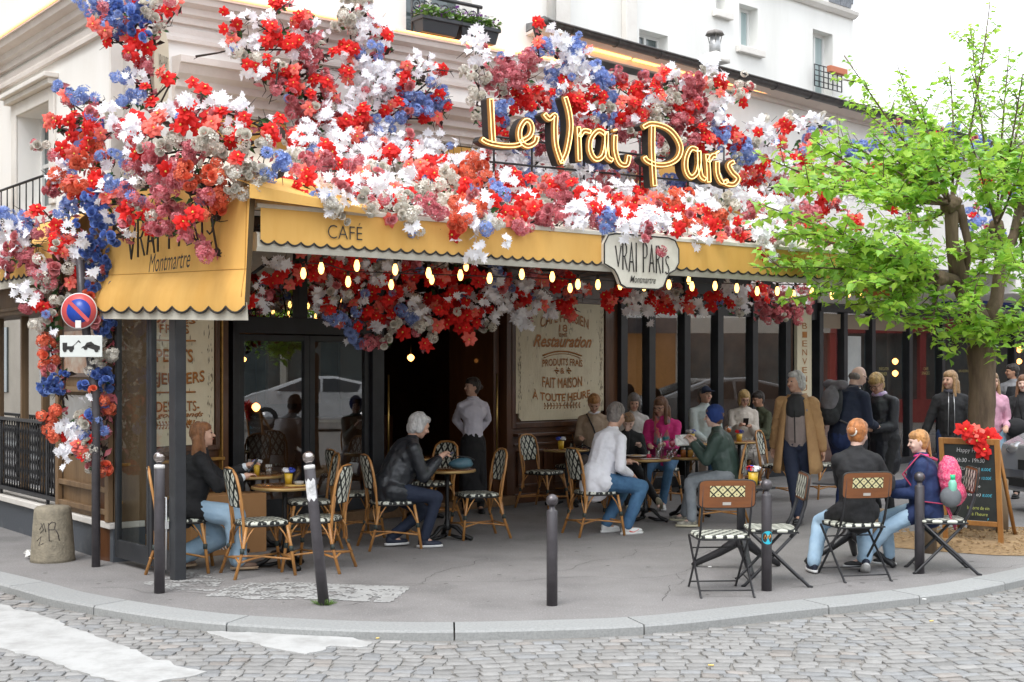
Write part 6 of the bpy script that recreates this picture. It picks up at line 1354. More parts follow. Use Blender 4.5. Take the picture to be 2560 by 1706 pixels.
leather = cl('leather_black', (.012, .014, .018), (.022, .025, .03), r=.36, bump=.6); wshirt = cl('shirt_white', (.80, .80, .84), (.76, .76, .80)); lshirt = cl('shirt_lilac', (.68, .66, .74), (.62, .60, .68)); beige = cl('sweater_beige', (.48, .37, .27), (.42, .32, .23)); pink = cl('jacket_pink', (.62, .03, .20), (.52, .02, .17)); mint = cl('jacket_mint', (.46, .52, .50), (.40, .46, .45)); dgreen = cl('jacket_green', (.035, .06, .05), (.05, .085, .07), r=.45, bump=.8, bsc=9); creamj = cl('jacket_cream', (.62, .56, .49)); tan = cl('coat_tan', (.42, .25, .11), (.35, .20, .09)); greyz = cl('zip_top_grey', (.26, .21, .195)); olive = cl('olive', (.08, .09, .05)); zebra = mat('skirt_print', (.05, .045, .04), .8, c2=(.55, .5, .45), sc=26, stretch=(1, 1, .2), mixpow=.5); lilac = cl('top_pink_pale', (.6, .32, .42))
s_white = mat('shoe_white', (.66, .66, .65), .5); s_black = mat('shoe_black', (.015, .015, .016), .35); s_tan = mat('shoe_tan', (.16, .10, .07), .7); s_cork = mat('sole_cork', (.36, .26, .17), .8); s_navy = mat('shoe_navy', (.015, .02, .04), .6); s_cream = mat('shoe_cream', (.50, .46, .33), .6); s_mix = mat('shoe_mix', (.42, .40, .33), .6, c2=(.03, .03, .03), sc=14, mixpow=.55)
def seat_at(x, y, yaw, back=.0):  # hips slightly behind seat centre
    a = R(yaw); return x + math.sin(a) * back, y - math.cos(a) * back
def loc(e, p): return e.matrix_basis @ Vector(p)
def world_of(e): return Matrix.Translation(e.location) @ Matrix.Rotation(e.rotation_euler.z, 4, 'Z')
# 1 woman with phone (left)
p1, a1_ = person('seated woman with long auburn hair in a black blazer holding up a phone', -2.80, 11.27, -72, 'sit', 1.58, lean=14, hyaw=-8, hpitch=14, hands=((.08, .46, .80), (-.06, .50, .88)), feet=((.12, .42, .09), (-.10, -.08, .10)), top=blackc, topstyle='jacket', bottom=jean_l, legw=1.75, shoes=s_tan, sole=s_cork, hair='long', hairm=h_auburn, hem=.45, cuffm=mat('cuff_white', (.6, .65, .68), .8), sleeve=.85)
# 2 old man leather jacket
p2, a2_ = person('seated white-haired man in a black leather jacket looking down at his phone', -1.18, 12.72, -70, 'sit', 1.72, lean=24, hyaw=4, hpitch=-14, hands=((.10, .46, .86), (-.02, .48, .84)), feet=((.12, .30, .09), (-.06, .02, .10)), top=leather, topstyle='jacket', bottom=jean_d, shoes=s_navy, sole=s_white, hair='wild', hairm=h_white, hem=.25, build=1.1)
# 3 waitress
p3, a3_ = person('standing waitress in a white shirt and long black apron skirt looking to the left', -.47, 15.75, 186, 'stand', 1.62, hyaw=-62, hpitch=4, hands=((.05, -.17, .93), (-.05, -.17, .93)), top=lshirt, topstyle='shirt', bottom=blackc, shoes=s_black, hair='bun', hairm=h_dark, skirt='apron', collar=(lshirt, 'collar'), build=.92, z0=.0)
# 4 woman beige sweater
p4, a4_ = person('seated woman with short ginger hair in a beige sweater with a black strap looking down', 1.10, 17.5, 172, 'sit', 1.72, seat=.52, lean=4, hyaw=6, hpitch=-26, hands=((.16, .28, .82), (-.10, .34, .86)), top=beige, topstyle='sweater', bottom=cl('trousers_taupe', (.10, .08, .07)), shoes=s_black, hair='short', hairm=h_ginger, collar=(wshirt, 'collar'))
# 5 man white shirt
p5, a5_ = person('seated grey-cropped man in a white shirt and blue jeans, seen from behind', .90, 13.72, -58, 'sit', 1.82, lean=20, hyaw=18, hpitch=-10, hands=((.12, .34, .62), (-.06, .40, .74)), feet=((.16, .26, .09), (-.10, .18, .09)), top=wshirt, topstyle='shirt', bottom=jean_m, legw=1.15, shoes=s_white, hair='thin', hairm=h_grey, glasses=True, build=1.15, hem=.2, skin=skin_a)
# 6 boy eating
p6, a6_ = person('young boy with light brown fringe in a dark hoodie leaning over his plate to eat', 1.42, 16.0, 176, 'sit', 1.50, seat=.46, lean=20, hpitch=-14, hands=((.02, .34, .98), (-.14, .30, .80)), top=blackc, topstyle='hoodie', bottom=blackc, shoes=s_cream, hair='fringe', hairm=h_sand, feet=((.0, .52, .12), (-.35, .62, .16)), skin=skin_c)
# 7 grey woman
p7, a7_ = person('seated woman with grey bobbed hair in a white blouse behind the boy', 1.66, 17.85, 180, 'sit', 1.70, seat=.52, lean=2, hpitch=-14, top=cl('blouse_white', (.58, .55, .52)), topstyle='shirt', bottom=blackc, shoes=s_black, hair='bob', hairm=h_grey, hands=((.1, .3, .72), (-.1, .3, .72)))
# 8 woman pink
p8, a8_ = person('seated woman in a bright pink jacket and coloured scarf wearing glasses', 1.92, 16.6, 168, 'sit', 1.72, seat=.50, lean=10, hyaw=-24, hpitch=-12, hands=((.14, .38, .78), (-.06, .42, .80)), top=pink, topstyle='jacket', bottom=jean_m, shoes=s_white, hair='long', hairm=h_brown, glasses=True, feet=((.18, .55, .09), (-.04, .5, .09)), build=1.08)
# 9 cap man
p9, a9_ = person('seated man in a navy baseball cap and pale mint zip jacket looking right', 2.72, 18.6, 205, 'sit', 1.80, seat=.56, lean=4, hyaw=-0, hpitch=4, hands=((.12, .3, .7), (-.1, .34, .74)), top=mint, topstyle='hoodie', bottom=jean_m, shoes=s_white, hair='thin', hairm=h_grey, build=1.15)
# 10 beanie boy
p10, a10_ = person('seated boy in a blue beanie and dark green puffer jacket eating a wrapped snack', 2.40, 14.52, 74, 'sit', 1.66, lean=14, hyaw=6, hpitch=2, hands=((.05, .36, .92), (-.05, .38, .90)), feet=((.12, .50, .10), (-.30, .36, .09)), top=dgreen, topstyle='coat', bottom=jean_g, legw=1.15, shoes=s_mix, sole=s_cream, hair='short', hairm=h_brown, skin=skin_c)
# 11 blonde
p11, a11_ = person('seated blonde woman with glasses in a cream jacket and striped skirt holding a phone', 3.38, 19.15, 176, 'sit', 1.68, seat=.56, lean=6, hpitch=-18, hyaw=10, hands=((.08, .36, .92), (-.08, .34, .90)), top=creamj, topstyle='jacket', bottom=zebra, skirt='long', shoes=s_white, hair='bob', hairm=h_blond, glasses=True, feet=((.05, .5, .12), (-.2, .42, .09)))
# 12 dark-haired man behind
p12, a12_ = person('man with short dark hair in an olive shirt seated behind the blonde woman', 3.85, 19.9, 120, 'sit', 1.70, seat=.52, lean=10, hyaw=0, hpitch=-8, hands=((.08, .36, .84), (-.08, .36, .84)), top=olive, topstyle='shirt', bottom=blackc, shoes=s_black, hair='short', hairm=h_dark, skin=skin_b)
# 13 walking old man
p13, a13_ = person('white-haired man walking left in an open tan coat over a grey zipped top', 3.22, 14.75, 158, 'stand', 1.70, lean=3, hyaw=-38, hpitch=0, hands=((.30, -.16, .80), (-.28, -.06, .78)), feet=((-.06, .24, .09), (.03, -.34, .16)), top=greyz, topstyle='sweater', bottom=navy, legw=1.25, shoes=s_black, hair='wild', hairm=h_white, skin=skin_a, build=1.05)
# 14 bald man
p14, a14_ = person('standing bald man in a navy sweater wearing a grey backpack', 3.80, 14.95, -62, 'stand', 1.80, lean=14, hyaw=-4, hpitch=-18, hands=((.06, .42, 1.08), (-.06, .40, 1.10)), top=navy, topstyle='sweater', bottom=navyb, shoes=s_white, sole=s_white, hair='ring', hairm=h_grey, glasses=True, build=1.22, skin=skin_c)
# 15 short-haired woman
p15, a15_ = person('woman with short golden hair, lilac scarf and dark coat looking down', 4.40, 15.45, 128, 'stand', 1.70, lean=10, hyaw=8, hpitch=-24, hands=((.10, .34, 1.04), (-.10, .34, 1.04)), top=cl('coat_dark', (.012, .014, .02), r=.5), topstyle='coat', bottom=blackc, shoes=s_black, hair='fringe', hairm=h_blond, glasses=True, hem=.55, collar=(mat('scarf_lilac', (.42, .25, .55), .8, c2=(.75, .7, .8), sc=30), 'scarf'), build=1.15)
# 16 bun woman
p16, a16_ = person('seated woman with a red hair bun and black jacket, seen from behind', 2.90, 10.98, -4, 'sit', 1.62, lean=4, hyaw=-40, hpitch=-6, hands=((.34, .34, .80), (.0, .42, .78)), feet=((.10, .16, .12), (-.34, .14, .09)), top=blackc, topstyle='jacket', bottom=jean_l, legw=1.25, shoes=s_navy, sole=s_white, hair='bun', hairm=h_red, hem=.5, build=1.0, skin=skin_c)
# 17 girl with pink backpack
p17, a17_ = person('red-haired girl in a navy coat with a pink backpack turning her head to the left', 3.57, 11.30, 70, 'sit', 1.42, seat=.47, lean=4, hyaw=22, hpitch=-4, hands=((-.02, .34, .72), (-.08, .26, .66)), feet=((.10, .30, .09), (-.16, .52, .09)), top=navyb, topstyle='coat', bottom=jean_l, legw=1.2, shoes=s_black, sole=s_white, hair='pony', hairm=h_ginger, hem=.35, skin=skin_c, collar=(mat('collar_pink', (.70, .05, .25), .8), 'collar'))
# 18 woman black jacket long hair
p18, a18_ = person('woman with long blonde hair in an open black zip jacket and blue jeans walking left', 5.57, 16.6, 165, 'stand', 1.70, hyaw=-38, hpitch=0, hands=((.34, .02, .84), (-.27, .0, .80)), top=blackc, topstyle='jacket', bottom=cl('jeans_blue', (.010, .03, .09)), shoes=s_white, hair='long', hairm=h_dkbl, hem=.25, collar=(cl('scarf_dark', (.06, .06, .08)), 'scarf'))
# 19 woman behind trunk
p19, a19_ = person('woman with long fair hair and pale jeans half hidden behind the tree trunk', 6.2, 16.9, 170, 'stand', 1.68, hyaw=10, hands=((.1, .2, 1.05), (-.14, .22, 1.0)), top=lilac, topstyle='shirt', bottom=jean_l, legw=1.1, shoes=s_white, hair='long', hairm=h_dkbl)
# 20 waiter
p20, a20_ = person('waiter in grey shirt and black waistcoat standing under the lamps at the right edge', 8.55, 22.3, 150, 'stand', 1.80, hyaw=-60, top=cl('shirt_grey', (.25, .25, .26)), topstyle='shirt', bottom=blackc, shoes=s_black, hair='short', hairm=h_dark, skin=skin_b)
# 21 far right woman
p21, a21_ = person('woman in dark clothes cut off by the right edge behind the silver car', 6.85, 17.5, 150, 'stand', 1.64, top=blackc, topstyle='jacket', bottom=blackc, shoes=s_black, hair='long', hairm=h_brown, hands=((.1, .3, 1.0), (-.1, .3, 1.0)), skin=skin_c)
def extra(e, nm, m, fn, fz=None):
    b = MB(); fn(b); o = b.build(nm, m, e)
    if fz: fuse(o, *fz)
    return o
# hats
A = a9_; extra(p9, 'cap', navy, lambda b: (b.ell(A['hc'] + A['HM'] @ Vector((0, -.01, .045)), (.088, .105, .085), A['HM'], 16, 10), b.ell(A['hc'] + A['HM'] @ Vector((0, .12, .045)), (.068, .075, .012), A['HM'])), (.008, 2))
A = a10_; beanie = cl('beanie_blue', (.015, .045, .20), bump=.6, bsc=60); extra(p10, 'beanie', beanie, lambda b: (b.ell(A['hc'] + A['HM'] @ Vector((0, -.015, .055)), (.086, .104, .095), A['HM'], 16, 10), b.cap(A['hc'] + A['HM'] @ Vector((0, -.018, .01)), A['hc'] + A['HM'] @ Vector((0, -.014, .05)), .096, .098)), (.008, 2))
A = a16_; b = MB(); b.tube([A['hc'] + A['HM'] @ Vector((.036 * math.cos(t), -.098, .012 + .036 * math.sin(t))) for t in [i * PI / 6 for i in range(12)]], .010, 6, closed=True); b.build('hair_tie', mat('scrunchie', (.72, .68, .6), .8), p16)
A = a8_; sc = mat('scarf_multi', (.02, .22, .25), .8, c2=(.65, .12, .10), sc=9, detail=2); extra(p8, 'scarf', sc, lambda b: (b.cap(A['neck'] + A['right'] * .06 + A['fw'] * .03, A['chest'] + A['fw'] * .17 + A['right'] * .05 - A['u'] * .10, .045, .05), b.cap(A['neck'] - A['right'] * .06 + A['fw'] * .03, A['chest'] + A['fw'] * .17 - A['right'] * .05 - A['u'] * .14, .045, .05), b.cap(A['neck'] - A['fw'] * .04 + A['right'] * .05, A['neck'] - A['fw'] * .04 - A['right'] * .05, .045, .045)), (.011, 2, .02, .04))
A = a4_; extra(p4, 'bag_strap', blackc, lambda b: b.tube([A['neck'] - A['right'] * -.09 + A['fw'] * .09, A['chest'] + A['fw'] * .17, A['hip'] - A['right'] * .12 + A['fw'] * .18], .016, 6, flat=.3))
A = a9_; extra(p9, 'sunglasses', eyem, lambda b: b.ell(A['chest'] + A['fw'] * .17 + Vector((0, 0, .03)), (.012, .01, .05)))
# open coat for the walking man, long tails swinging
A = a13_; b = MB()
for sx in (1, -1):
    top_ = A['neck'] + A['right'] * sx * .07 + A['fw'] * .03; n = 12; L1 = []
    for j in range(n):
        v = j / (n - 1); z = top_.z + (.58 - top_.z) * v; row = []
        for i in range(8):
            q = i / 7; a = R(60 - 150 * q); rad = (.15 + .07 * v) * (1.0 if v > .06 else .6); row.append(Vector((A['neck'].x + sx * (rad * 1.02 * math.cos(a) + .010 + .045 * v * (1 if sx == 1 else .8)), A['neck'].y - .02 - .06 * v + rad * .95 * math.sin(a), z + .02 * math.sin(q * 9 + v * 4) * v)))
        L1.append(row)
    b.add([p for r in L1 for p in r], [(j * 8 + i, j * 8 + i + 1, (j + 1) * 8 + i + 1, (j + 1) * 8 + i) for j in range(n - 1) for i in range(7)])
o = b.build('coat', tan, p13, fixn=False); m = o.modifiers.new('s', 'SOLIDIFY'); m.thickness = .02; m.offset = 0
b = MB()
for S_, E_, W_ in A['arms']: b.cap(S_, E_, .082, .072); b.cap(E_, E_.lerp(W_, .93), .072, .062)
b.cap(A['arms'][0][0], A['arms'][1][0], .08, .08)
o = b.build('coat_sleeves', tan, p13, fixn=False); fuse(o, .012, 3, .025, .06)
extra(p13, 'top_yoke', cl('yoke_dark', (.03, .03, .032)), lambda b: b.cap(A['chest'] + A['fw'] * .03 + A['u'] * .06, A['chest'] + A['fw'] * .045 - A['u'] * .005, .135, .132), (.012, 2)); extra(p13, 'zip', blackc, lambda b: b.tube([A['neck'] + A['fw'] * .06, A['chest'] + A['fw'] * .172, A['hip'] + A['fw'] * .155], .006, 5))
A = a15_; extra(p15, 'coat_cuff', wht, lambda b: None or b.tube([A['arms'][1][2] + Vector((0, 0, -.02)), A['arms'][1][2] + Vector((.02, .02, -.02))], .012, 6))
A = a20_; extra(p20, 'waistcoat', blackc, lambda b: (b.cap(A['hip'] + A['u'] * .05, A['chest'], .15, .158)), (.012, 3))
A = a18_
for k in (-1, 1): extra(p18, 'zip', steel, lambda b: b.tube([A['neck'] + A['fw'] * .09 + A['right'] * .03 * k, A['chest'] + A['fw'] * .168 + A['right'] * .035 * k, A['hip'] + A['fw'] * .175 + A['right'] * .04 * k - A['u'] * .02], .006, 5))
A = a5_; red = mat('swoosh_red', (.7, .08, .06), .5)
for Hp, K, An in A['legs'][:1]: extra(p5, 'shoe_mark', red, lambda b: b.tube([An + Vector((.047, .0, -.05)), An + Vector((.048, .05, -.065)), An + Vector((.046, .12, -.04))], .006, 4))
# held and worn things
def held(name, label, cat, pe, pos, parts, rot=None):
    M_ = world_of(pe); p = M_ @ Vector(pos); e = empty(name, p, pe.rotation_euler.z, label=label, cat=cat)
    if rot: e.rotation_euler = (rot[0], rot[1], pe.rotation_euler.z + rot[2])
    for nm, m, fn in parts: b = MB(); fn(b); b.build(nm, m, e)
    return e
scr_m = mat('phone_screen', (.02, .045, .07), .12); 
def phone(b): b.box((0, 0, 0), (.075, .009, .15))
held('phone', 'dark smartphone held up by the long-haired woman', 'phone', p1, (.02, .56, .90), [('case', blackc, phone), ('screen', scr_m, lambda b: b.box((0, -.006, 0), (.068, .003, .14)))], (R(-35), 0, 0))
held('phone', 'small phone in the hands of the leather-jacket man', 'phone', p2, (.02, .57, .885), [('case', blackc, lambda b: b.box((0, 0, 0), (.07, .14, .009))), ('screen', mat('phone_lit', (.3, .3, .45), .2), lambda b: b.box((0, 0, .006), (.06, .13, .002)))], (R(25), 0, 0))
held('phone', 'phone held by the blonde woman', 'phone', p11, (.0, .40, .97), [('case', blackc, phone)], (R(-40), 0, 0))
held('phone', 'phone in the bald man\'s hands', 'phone', p14, (0, .52, 1.12), [('case', blackc, lambda b: b.box((0, 0, 0), (.07, .14, .009)))], (R(30), 0, 0))
b = MB(); e = empty('paper_wrap', world_of(p10) @ Vector((0, .50, .93)), label='white paper wrapped snack in the beanie boy\'s hands', cat='food'); vs = [(rnd.uniform(-.09, .09), rnd.uniform(-.06, .06), rnd.uniform(-.07, .08)) for _ in range(16)]; b.add(vs, [tuple(rnd.sample(range(16), 3)) for _ in range(40)], False); b.build('paper', wht, e, fixn=False)
e = empty('hand_bag', world_of(p4) @ Vector((.12, .22, .60)), label='dark shoulder bag on the lap of the woman in beige', cat='bag'); b = MB(); b.ell((0, 0, 0), (.14, .07, .10)); b.build('body', navy, e); b = MB(); b.tube([(-.1, 0, .08), (0, 0, .13), (.1, 0, .08)], .008, 5); b.build('strap', blackc, e)
# grey backpack
e = empty('backpack', p14.location, p14.rotation_euler.z, label='grey and black backpack with red edge on the bald man\'s back', cat='backpack'); A = a14_; c = A['chest'] - A['fw'] * .27 - A['u'] * .06; Mb = Matrix((A['right'], A['fw'], A['u'])).transposed()
gb = cl('pack_grey', (.15, .145, .16), bump=.6); bb_ = cl('pack_black', (.02, .022, .026), bump=.5); rdp = cl('pack_red', (.5, .02, .03))
o = (lambda b: (b.ell(c + Mb @ Vector((0, 0, -.02)), (.15, .11, .23), Mb), b.ell(c + Mb @ Vector((0, -.02, -.14)), (.155, .12, .12), Mb), b.build('body', bb_, e))[-1])(MB()); fuse(o, .012, 3, .03, .07)
o = (lambda b: (b.ell(c + Mb @ Vector((.02, -.05, .02)), (.12, .095, .17), Mb), b.cap(c + Mb @ Vector((-.13, 0, .22)), c + Mb @ Vector((.13, 0, .22)), .055, .055), b.build('front_pocket', gb, e))[-1])(MB()); fuse(o, .012, 3, .03, .07)
o = (lambda b: (b.ell(c + Mb @ Vector((-.12, .0, -.1)), (.05, .10, .12), Mb), b.build('side_panel', rdp, e))[-1])(MB())
b = MB()
for sx in (-1, 1): b.tube([c + Mb @ Vector((sx * .09, .1, .22)), A['shc'] + Vector((0, 0, .1)) if False else A['neck'] + A['right'] * sx * .12 + A['u'] * .04, A['chest'] + A['fw'] * .17 + A['right'] * sx * .13, A['hip'] + A['right'] * sx * .19 + A['u'] * .1, c + Mb @ Vector((sx * .12, .06, -.18))], .02, 6, flat=.4)
b.build('strap', gb, e); b = MB(); b.tube([c + Mb @ Vector((-.1, -.1, -.2)), c + Mb @ Vector((-.12, -.1, -.6))], .006, 4); b.build('cord', bb_, e)
# pink backpack
e = empty('backpack', p17.location, p17.rotation_euler.z, label='pink patterned child backpack with a green bottle in its net pocket', cat='backpack'); A = a17_; c = A['chest'] - A['fw'] * .22 - A['u'] * .07; Mb = Matrix((A['right'], A['fw'], A['u'])).transposed()
pk = mat('pack_pink', (.62, .035, .13), .7, c2=(.80, .35, .42), sc=70, mixpow=.6, bump=.3, bsc=12)
o = (lambda b: (b.ell(c + Mb @ Vector((0, 0, .02)), (.135, .10, .19), Mb), b.ell(c + Mb @ Vector((0, -.02, -.12)), (.14, .11, .11), Mb), b.build('body', pk, e))[-1])(MB()); fuse(o, .010, 3, .03, .06)
netm = cl('pack_net', (.14, .15, .16)); 
for sx in (-1, 1): b = MB(); b.ell(c + Mb @ Vector((sx * .12, 0, -.14)), (.055, .09, .09), Mb); b.build('side_pocket', netm, e)
b = MB()
for sx in (-1, 1): b.tube([c + Mb @ Vector((sx * .06, .09, .17)), A['neck'] + A['right'] * sx * .10 + A['u'] * .03, A['chest'] + A['fw'] * .16 + A['right'] * sx * .11, A['hip'] + A['right'] * sx * .17 + A['u'] * .06, c + Mb @ Vector((sx * .10, .05, -.2)), c + Mb @ Vector((sx * .13, -.02, -.42))], .017, 6, flat=.4)
b.build('strap', cl('strap_rose', (.5, .05, .12)), e)
gbt = empty('drink_bottle', world_of(p17) @ (c + Mb @ Vector((-.125, -.02, -.08))), label='green-capped drink bottle in the pink backpack pocket', cat='bottle'); b = MB(); b.lathe([(0, -.1), (.036, -.1), (.036, .06), (.02, .09)], n=12); b.build('bottle', mat('bottle_green', (.20, .50, .38), .2), gbt); b = MB(); b.lathe([(.022, .09), (.022, .13), (0, .13)], n=12); b.build('cap', mat('cap_green', (.03, .55, .25), .4), gbt)
e = empty('hand_bag', world_of(p19) @ Vector((-.28, .1, .98)), label='black shoulder bag hanging beside the woman behind the tree', cat='bag'); b = MB(); b.ell((0, 0, 0), (.15, .08, .13)); b.build('body', blackc, e); b = MB(); b.tube([(-.06, 0, .1), (.02, 0, .42), (.08, 0, .1)], .01, 5); b.build('strap', blackc, e)
# ================================================================ cars and the street opposite (seen in the window reflections)
silver = mat('car_silver', (.42, .43, .44), .25, .5, coat=.8); whitec = mat('car_white', (.62, .63, .64), .25, coat=.8)
cglass = mat('car_glass', (.015, .018, .02), .05); tyre = mat('tyre', (.02, .02, .02), .85); lampm = mat('headlight', (.45, .46, .47), .1, .6)
def car(loc, rz, m, label, hgt=1.5, L_=4.4, W_=1.76):
    e = empty('parked_car', loc, rz, label=label, cat='car'); s = hgt / 1.5
    prof = [(-2.2, .55), (-2.15, .85), (-1.75, 1.02), (-1.35, 1.12), (-.35, 1.47), (.5, 1.5), (1.35, 1.32), (1.95, 1.02), (2.15, .9), (2.2, .5)]
    b = MB(); n = len(prof); rows = []
    for yw, k in ((-.88, .0), (-.84, .04), (.84, .04), (.88, .0)):
        rows.append([Vector((x * (1 - (0 if k else .015)), yw * (1 if z < 1.05 else (1 - (z - 1.05) * .42)), z * s + (k if False else 0))) for x, z in prof])
    base = [Vector((x, yw, .28)) for yw in (-.88, -.84, .84, .88) for x in (-2.15, 2.15)]
    vs = [p for r in rows for p in r]; fs = [(j * n + i, j * n + i + 1, (j + 1) * n + i + 1, (j + 1) * n + i) for j in range(3) for i in range(n - 1)]
    o0 = len(vs); vs += base; fs += [(0, n - 1, o0 + 1, o0), (3 * n, 4 * n - 1, o0 + 7, o0 + 6), (0, o0, o0 + 6, 3 * n), (n - 1, 4 * n - 1, o0 + 7, o0 + 1), tuple(range(n)), tuple(range(3 * n, 4 * n)), (o0, o0 + 1, o0 + 7, o0 + 6)]
    b.add(vs, fs, False); b.build('body', m, e, bevel=.05)
    def q(xz, y, nm, mm):
        b = MB(); b.add([Vector((x, y * (1 if z < 1.05 else 1 - (z - 1.05) * .42) * 1.004, z * s)) for x, z in xz], [tuple(range(len(xz)))], False); b.build(nm, mm, e, fixn=False)
    for y in (-.89, .89):
        q([(-1.15, 1.08), (-.35, 1.38), (.15, 1.42), (.15, 1.06)], y, 'side_window', cglass); q([(.22, 1.06), (.22, 1.42), (.6, 1.42), (1.3, 1.26), (1.2, 1.06)], y, 'side_window', cglass)
    b = MB(); b.add([Vector((x, y, z * s + .012)) for x, z, y in ((-1.32, 1.14, -.66), (-1.32, 1.14, .66), (-.42, 1.452, .60), (-.42, 1.452, -.60))], [(0, 1, 2, 3)], False); b.build('windscreen', cglass, e, fixn=False)
    b = MB(); b.add([Vector((x, y, z * s + .012)) for x, z, y in ((1.4, 1.31, -.62), (1.4, 1.31, .62), (1.92, 1.05, .64), (1.92, 1.05, -.64))], [(0, 1, 2, 3)], False); b.build('rear_window', cglass, e, fixn=False)
    for x in (-1.35, 1.4):
        for y in (-.80, .80):
            w = MB(); w.lathe([(.2, -.1), (.32, -.1), (.33, -.06), (.33, .06), (.32, .1), (.2, .1)], (x, y, .32), 20, Matrix.Rotation(R(90), 3, 'X')); o = w.build('wheel', tyre, e); w = MB(); w.lathe([(.0, -.105), (.2, -.105), (.2, .105), (0, .105)], (x, y, .32), 12, Matrix.Rotation(R(90), 3, 'X')); w.build('rim', lampm, o)
    for y in (-.62, .62):
        w = MB(); w.ell((-2.05, y, .80 * s), (.16, .17, .09)); w.build('headlight', lampm, e); w = MB(); w.box((-1.0, y * 1.6, 1.02 * s), (.12, .2, .12)); w.build('mirror', m, e, bevel=.03)
    w = MB(); w.box((-2.2, 0, .62), (.04, .8, .12)); w.box((-2.19, 0, .4), (.05, 1.3, .1)); w.build('grille', tyre, e); w = MB(); w.box((-2.225, 0, .5), (.02, .5, .1)); w.build('number_plate', wht, e)
    return e
car((21.0, 11.2, 0), R(86), whitec, 'white hatchback parked across the street, mirrored in the folding doors', 1.52)
car((11.4, 21.2, 0), R(80), silver, 'silver car mirrored in the right-hand café windows', 1.55)
car((8.38, 15.9, -.04), R(12), silver, 'silver car nose cut off by the right edge of the picture', 1.5)
# opposite terrace of houses along x = 27
OP = Line(26.5, -40, 90, 1)
op = empty('opposite_building', (26.5, 0, 0), label='pale rendered houses with lit shops across the street, seen only in the glass', cat='building'); ivo = Matrix.Translation(-op.location)
OPn = Vector((-1, 0, 0))
def ob(x0, x1, y0, y1, z0, z1, nm, m): b = MB(); b.box(((x0 + x1) / 2, (y0 + y1) / 2, (z0 + z1) / 2), (x1 - x0, y1 - y0, z1 - z0)); return b.build(nm, m, op, mtx=ivo)
ob(26.5, 27, -32, 46, 3.4, 13, 'wall', wall_far)
shopc = [mat('shop_dark', (.05, .05, .055), .5), mat('shop_cream', (.5, .48, .42), .7), mat('shop_red', (.30, .03, .03), .5), mat('shop_grey', (.22, .22, .23), .6)]
litw = mat('lit_window', (.3, .15, .05), .4, emit=(1, .45, .13), es=.12); 
yy = -32; k = 0
while yy < 46:
    w = rnd.uniform(4, 7); m = shopc[[1, 3, 0, 1, 2, 0, 3][k % 7]]; ob(26.45, 27, yy, yy + w, -.06, .7, 'wall', m); ob(26.4, 27, yy, yy + w, 2.9, 3.4, 'wall', m); ob(26.45, 27, yy, yy + .35, .7, 2.9, 'wall', m); ob(26.45, 27, yy + w * .5 - .1, yy + w * .5 + .1, .7, 2.9, 'wall', m)
    ob(26.8, 26.9, yy + .35, yy + w, .7, 2.9, 'shop_window', litw if k in (5, 6, 9) else glass_far)
    for fl in range(3):
        for j in range(2): ob(26.46, 26.499, yy + w * (.2 + .45 * j), yy + w * (.2 + .45 * j) + 1, 4.3 + fl * 3, 6.2 + fl * 3, 'window', glass_far)
    yy += w; k += 1
# building on the camera's side of the crossing, reflected in the side windows
nb = empty('corner_house', (-20, 2, 0), label='pale house on the far side of the side street, seen only in the glass', cat='building'); b = MB(); b.box((-4, -4, 5.5), (12, 22, 11)); b.build('wall', wall_far, nb); b = MB()
for j in range(5):
    for fl in range(3): b.box((2.02, -12 + j * 4, 2.2 + fl * 3.2), (.06, 1.2, 1.8))
b.build('window', glass_far, nb)
far = empty('street_end_building', (30, 52, 0), label='pale row of houses closing the street far to the right', cat='building'); b = MB(); b.box((0, 0, 6), (50, 4, 12)); b.build('wall', wall_far, far)
# ================================================================ flowers
fol_dark = mat('twig_dark', (.035, .022, .016), .8)
fm = {}
def fmat(n, c, c2=None, tr=.22, rand=.16, bump=0): fm[n] = mat('flower_' + n, c, .65, trans=tr, rand=rand, c2=c2, sc=20, spec=.3)
fmat('R', (.78, .028, .020), (.66, .012, .014)); fmat('K', (.85, .12, .085), (.88, .25, .20)); fmat('W', (.90, .90, .93), rand=.03, tr=.2); fmat('B', (.19, .27, .58), (.32, .42, .72)); fmat('P', (.52, .08, .11), (.72, .30, .32)); fmat('C', (.80, .77, .70), (.66, .62, .54), rand=.08); fmat('O', (.78, .12, .055), (.85, .26, .15)); fmat('L', (.11, .20, .56), (.24, .36, .72)); fmat('G', (.05, .13, .04)); fmat('S', (.70, .20, .22), (.8, .4, .4)); fm['Y'] = mat('flower_eye', (.7, .55, .1), .6)
def petal(b, M_, L_, w, curl, nseg=3, tip=.0, notch=False, smooth=True):
    vs = []; ws = [.25, .8, 1, .62][:nseg + 1] if nseg == 3 else [.35, 1, .8]
    for i in range(nseg + 1):
        t = i / nseg; x = t * L_ * math.cos(curl * t * .6); z = L_ * math.sin(curl * t) * .6; hw = w * (ws[i] if i < len(ws) else .5)
        if i == nseg: vs.append(M_ @ Vector((x, 0, z)))
        else: vs += [M_ @ Vector((x, -hw, z - hw * .25)), M_ @ Vector((x, 0, z + hw * .22)), M_ @ Vector((x, hw, z - hw * .25))]
    fs = []
    for i in range(nseg - 1): a = i * 3; fs += [(a, a + 3, a + 4, a + 1), (a + 1, a + 4, a + 5, a + 2)]
    a = (nseg - 1) * 3; n = len(vs) - 1; fs += [(a, n, a + 1), (a + 1, n, a + 2)]; b.add(vs, fs, smooth)
rz_ = lambda a: Matrix.Rotation(a, 3, 'Z')
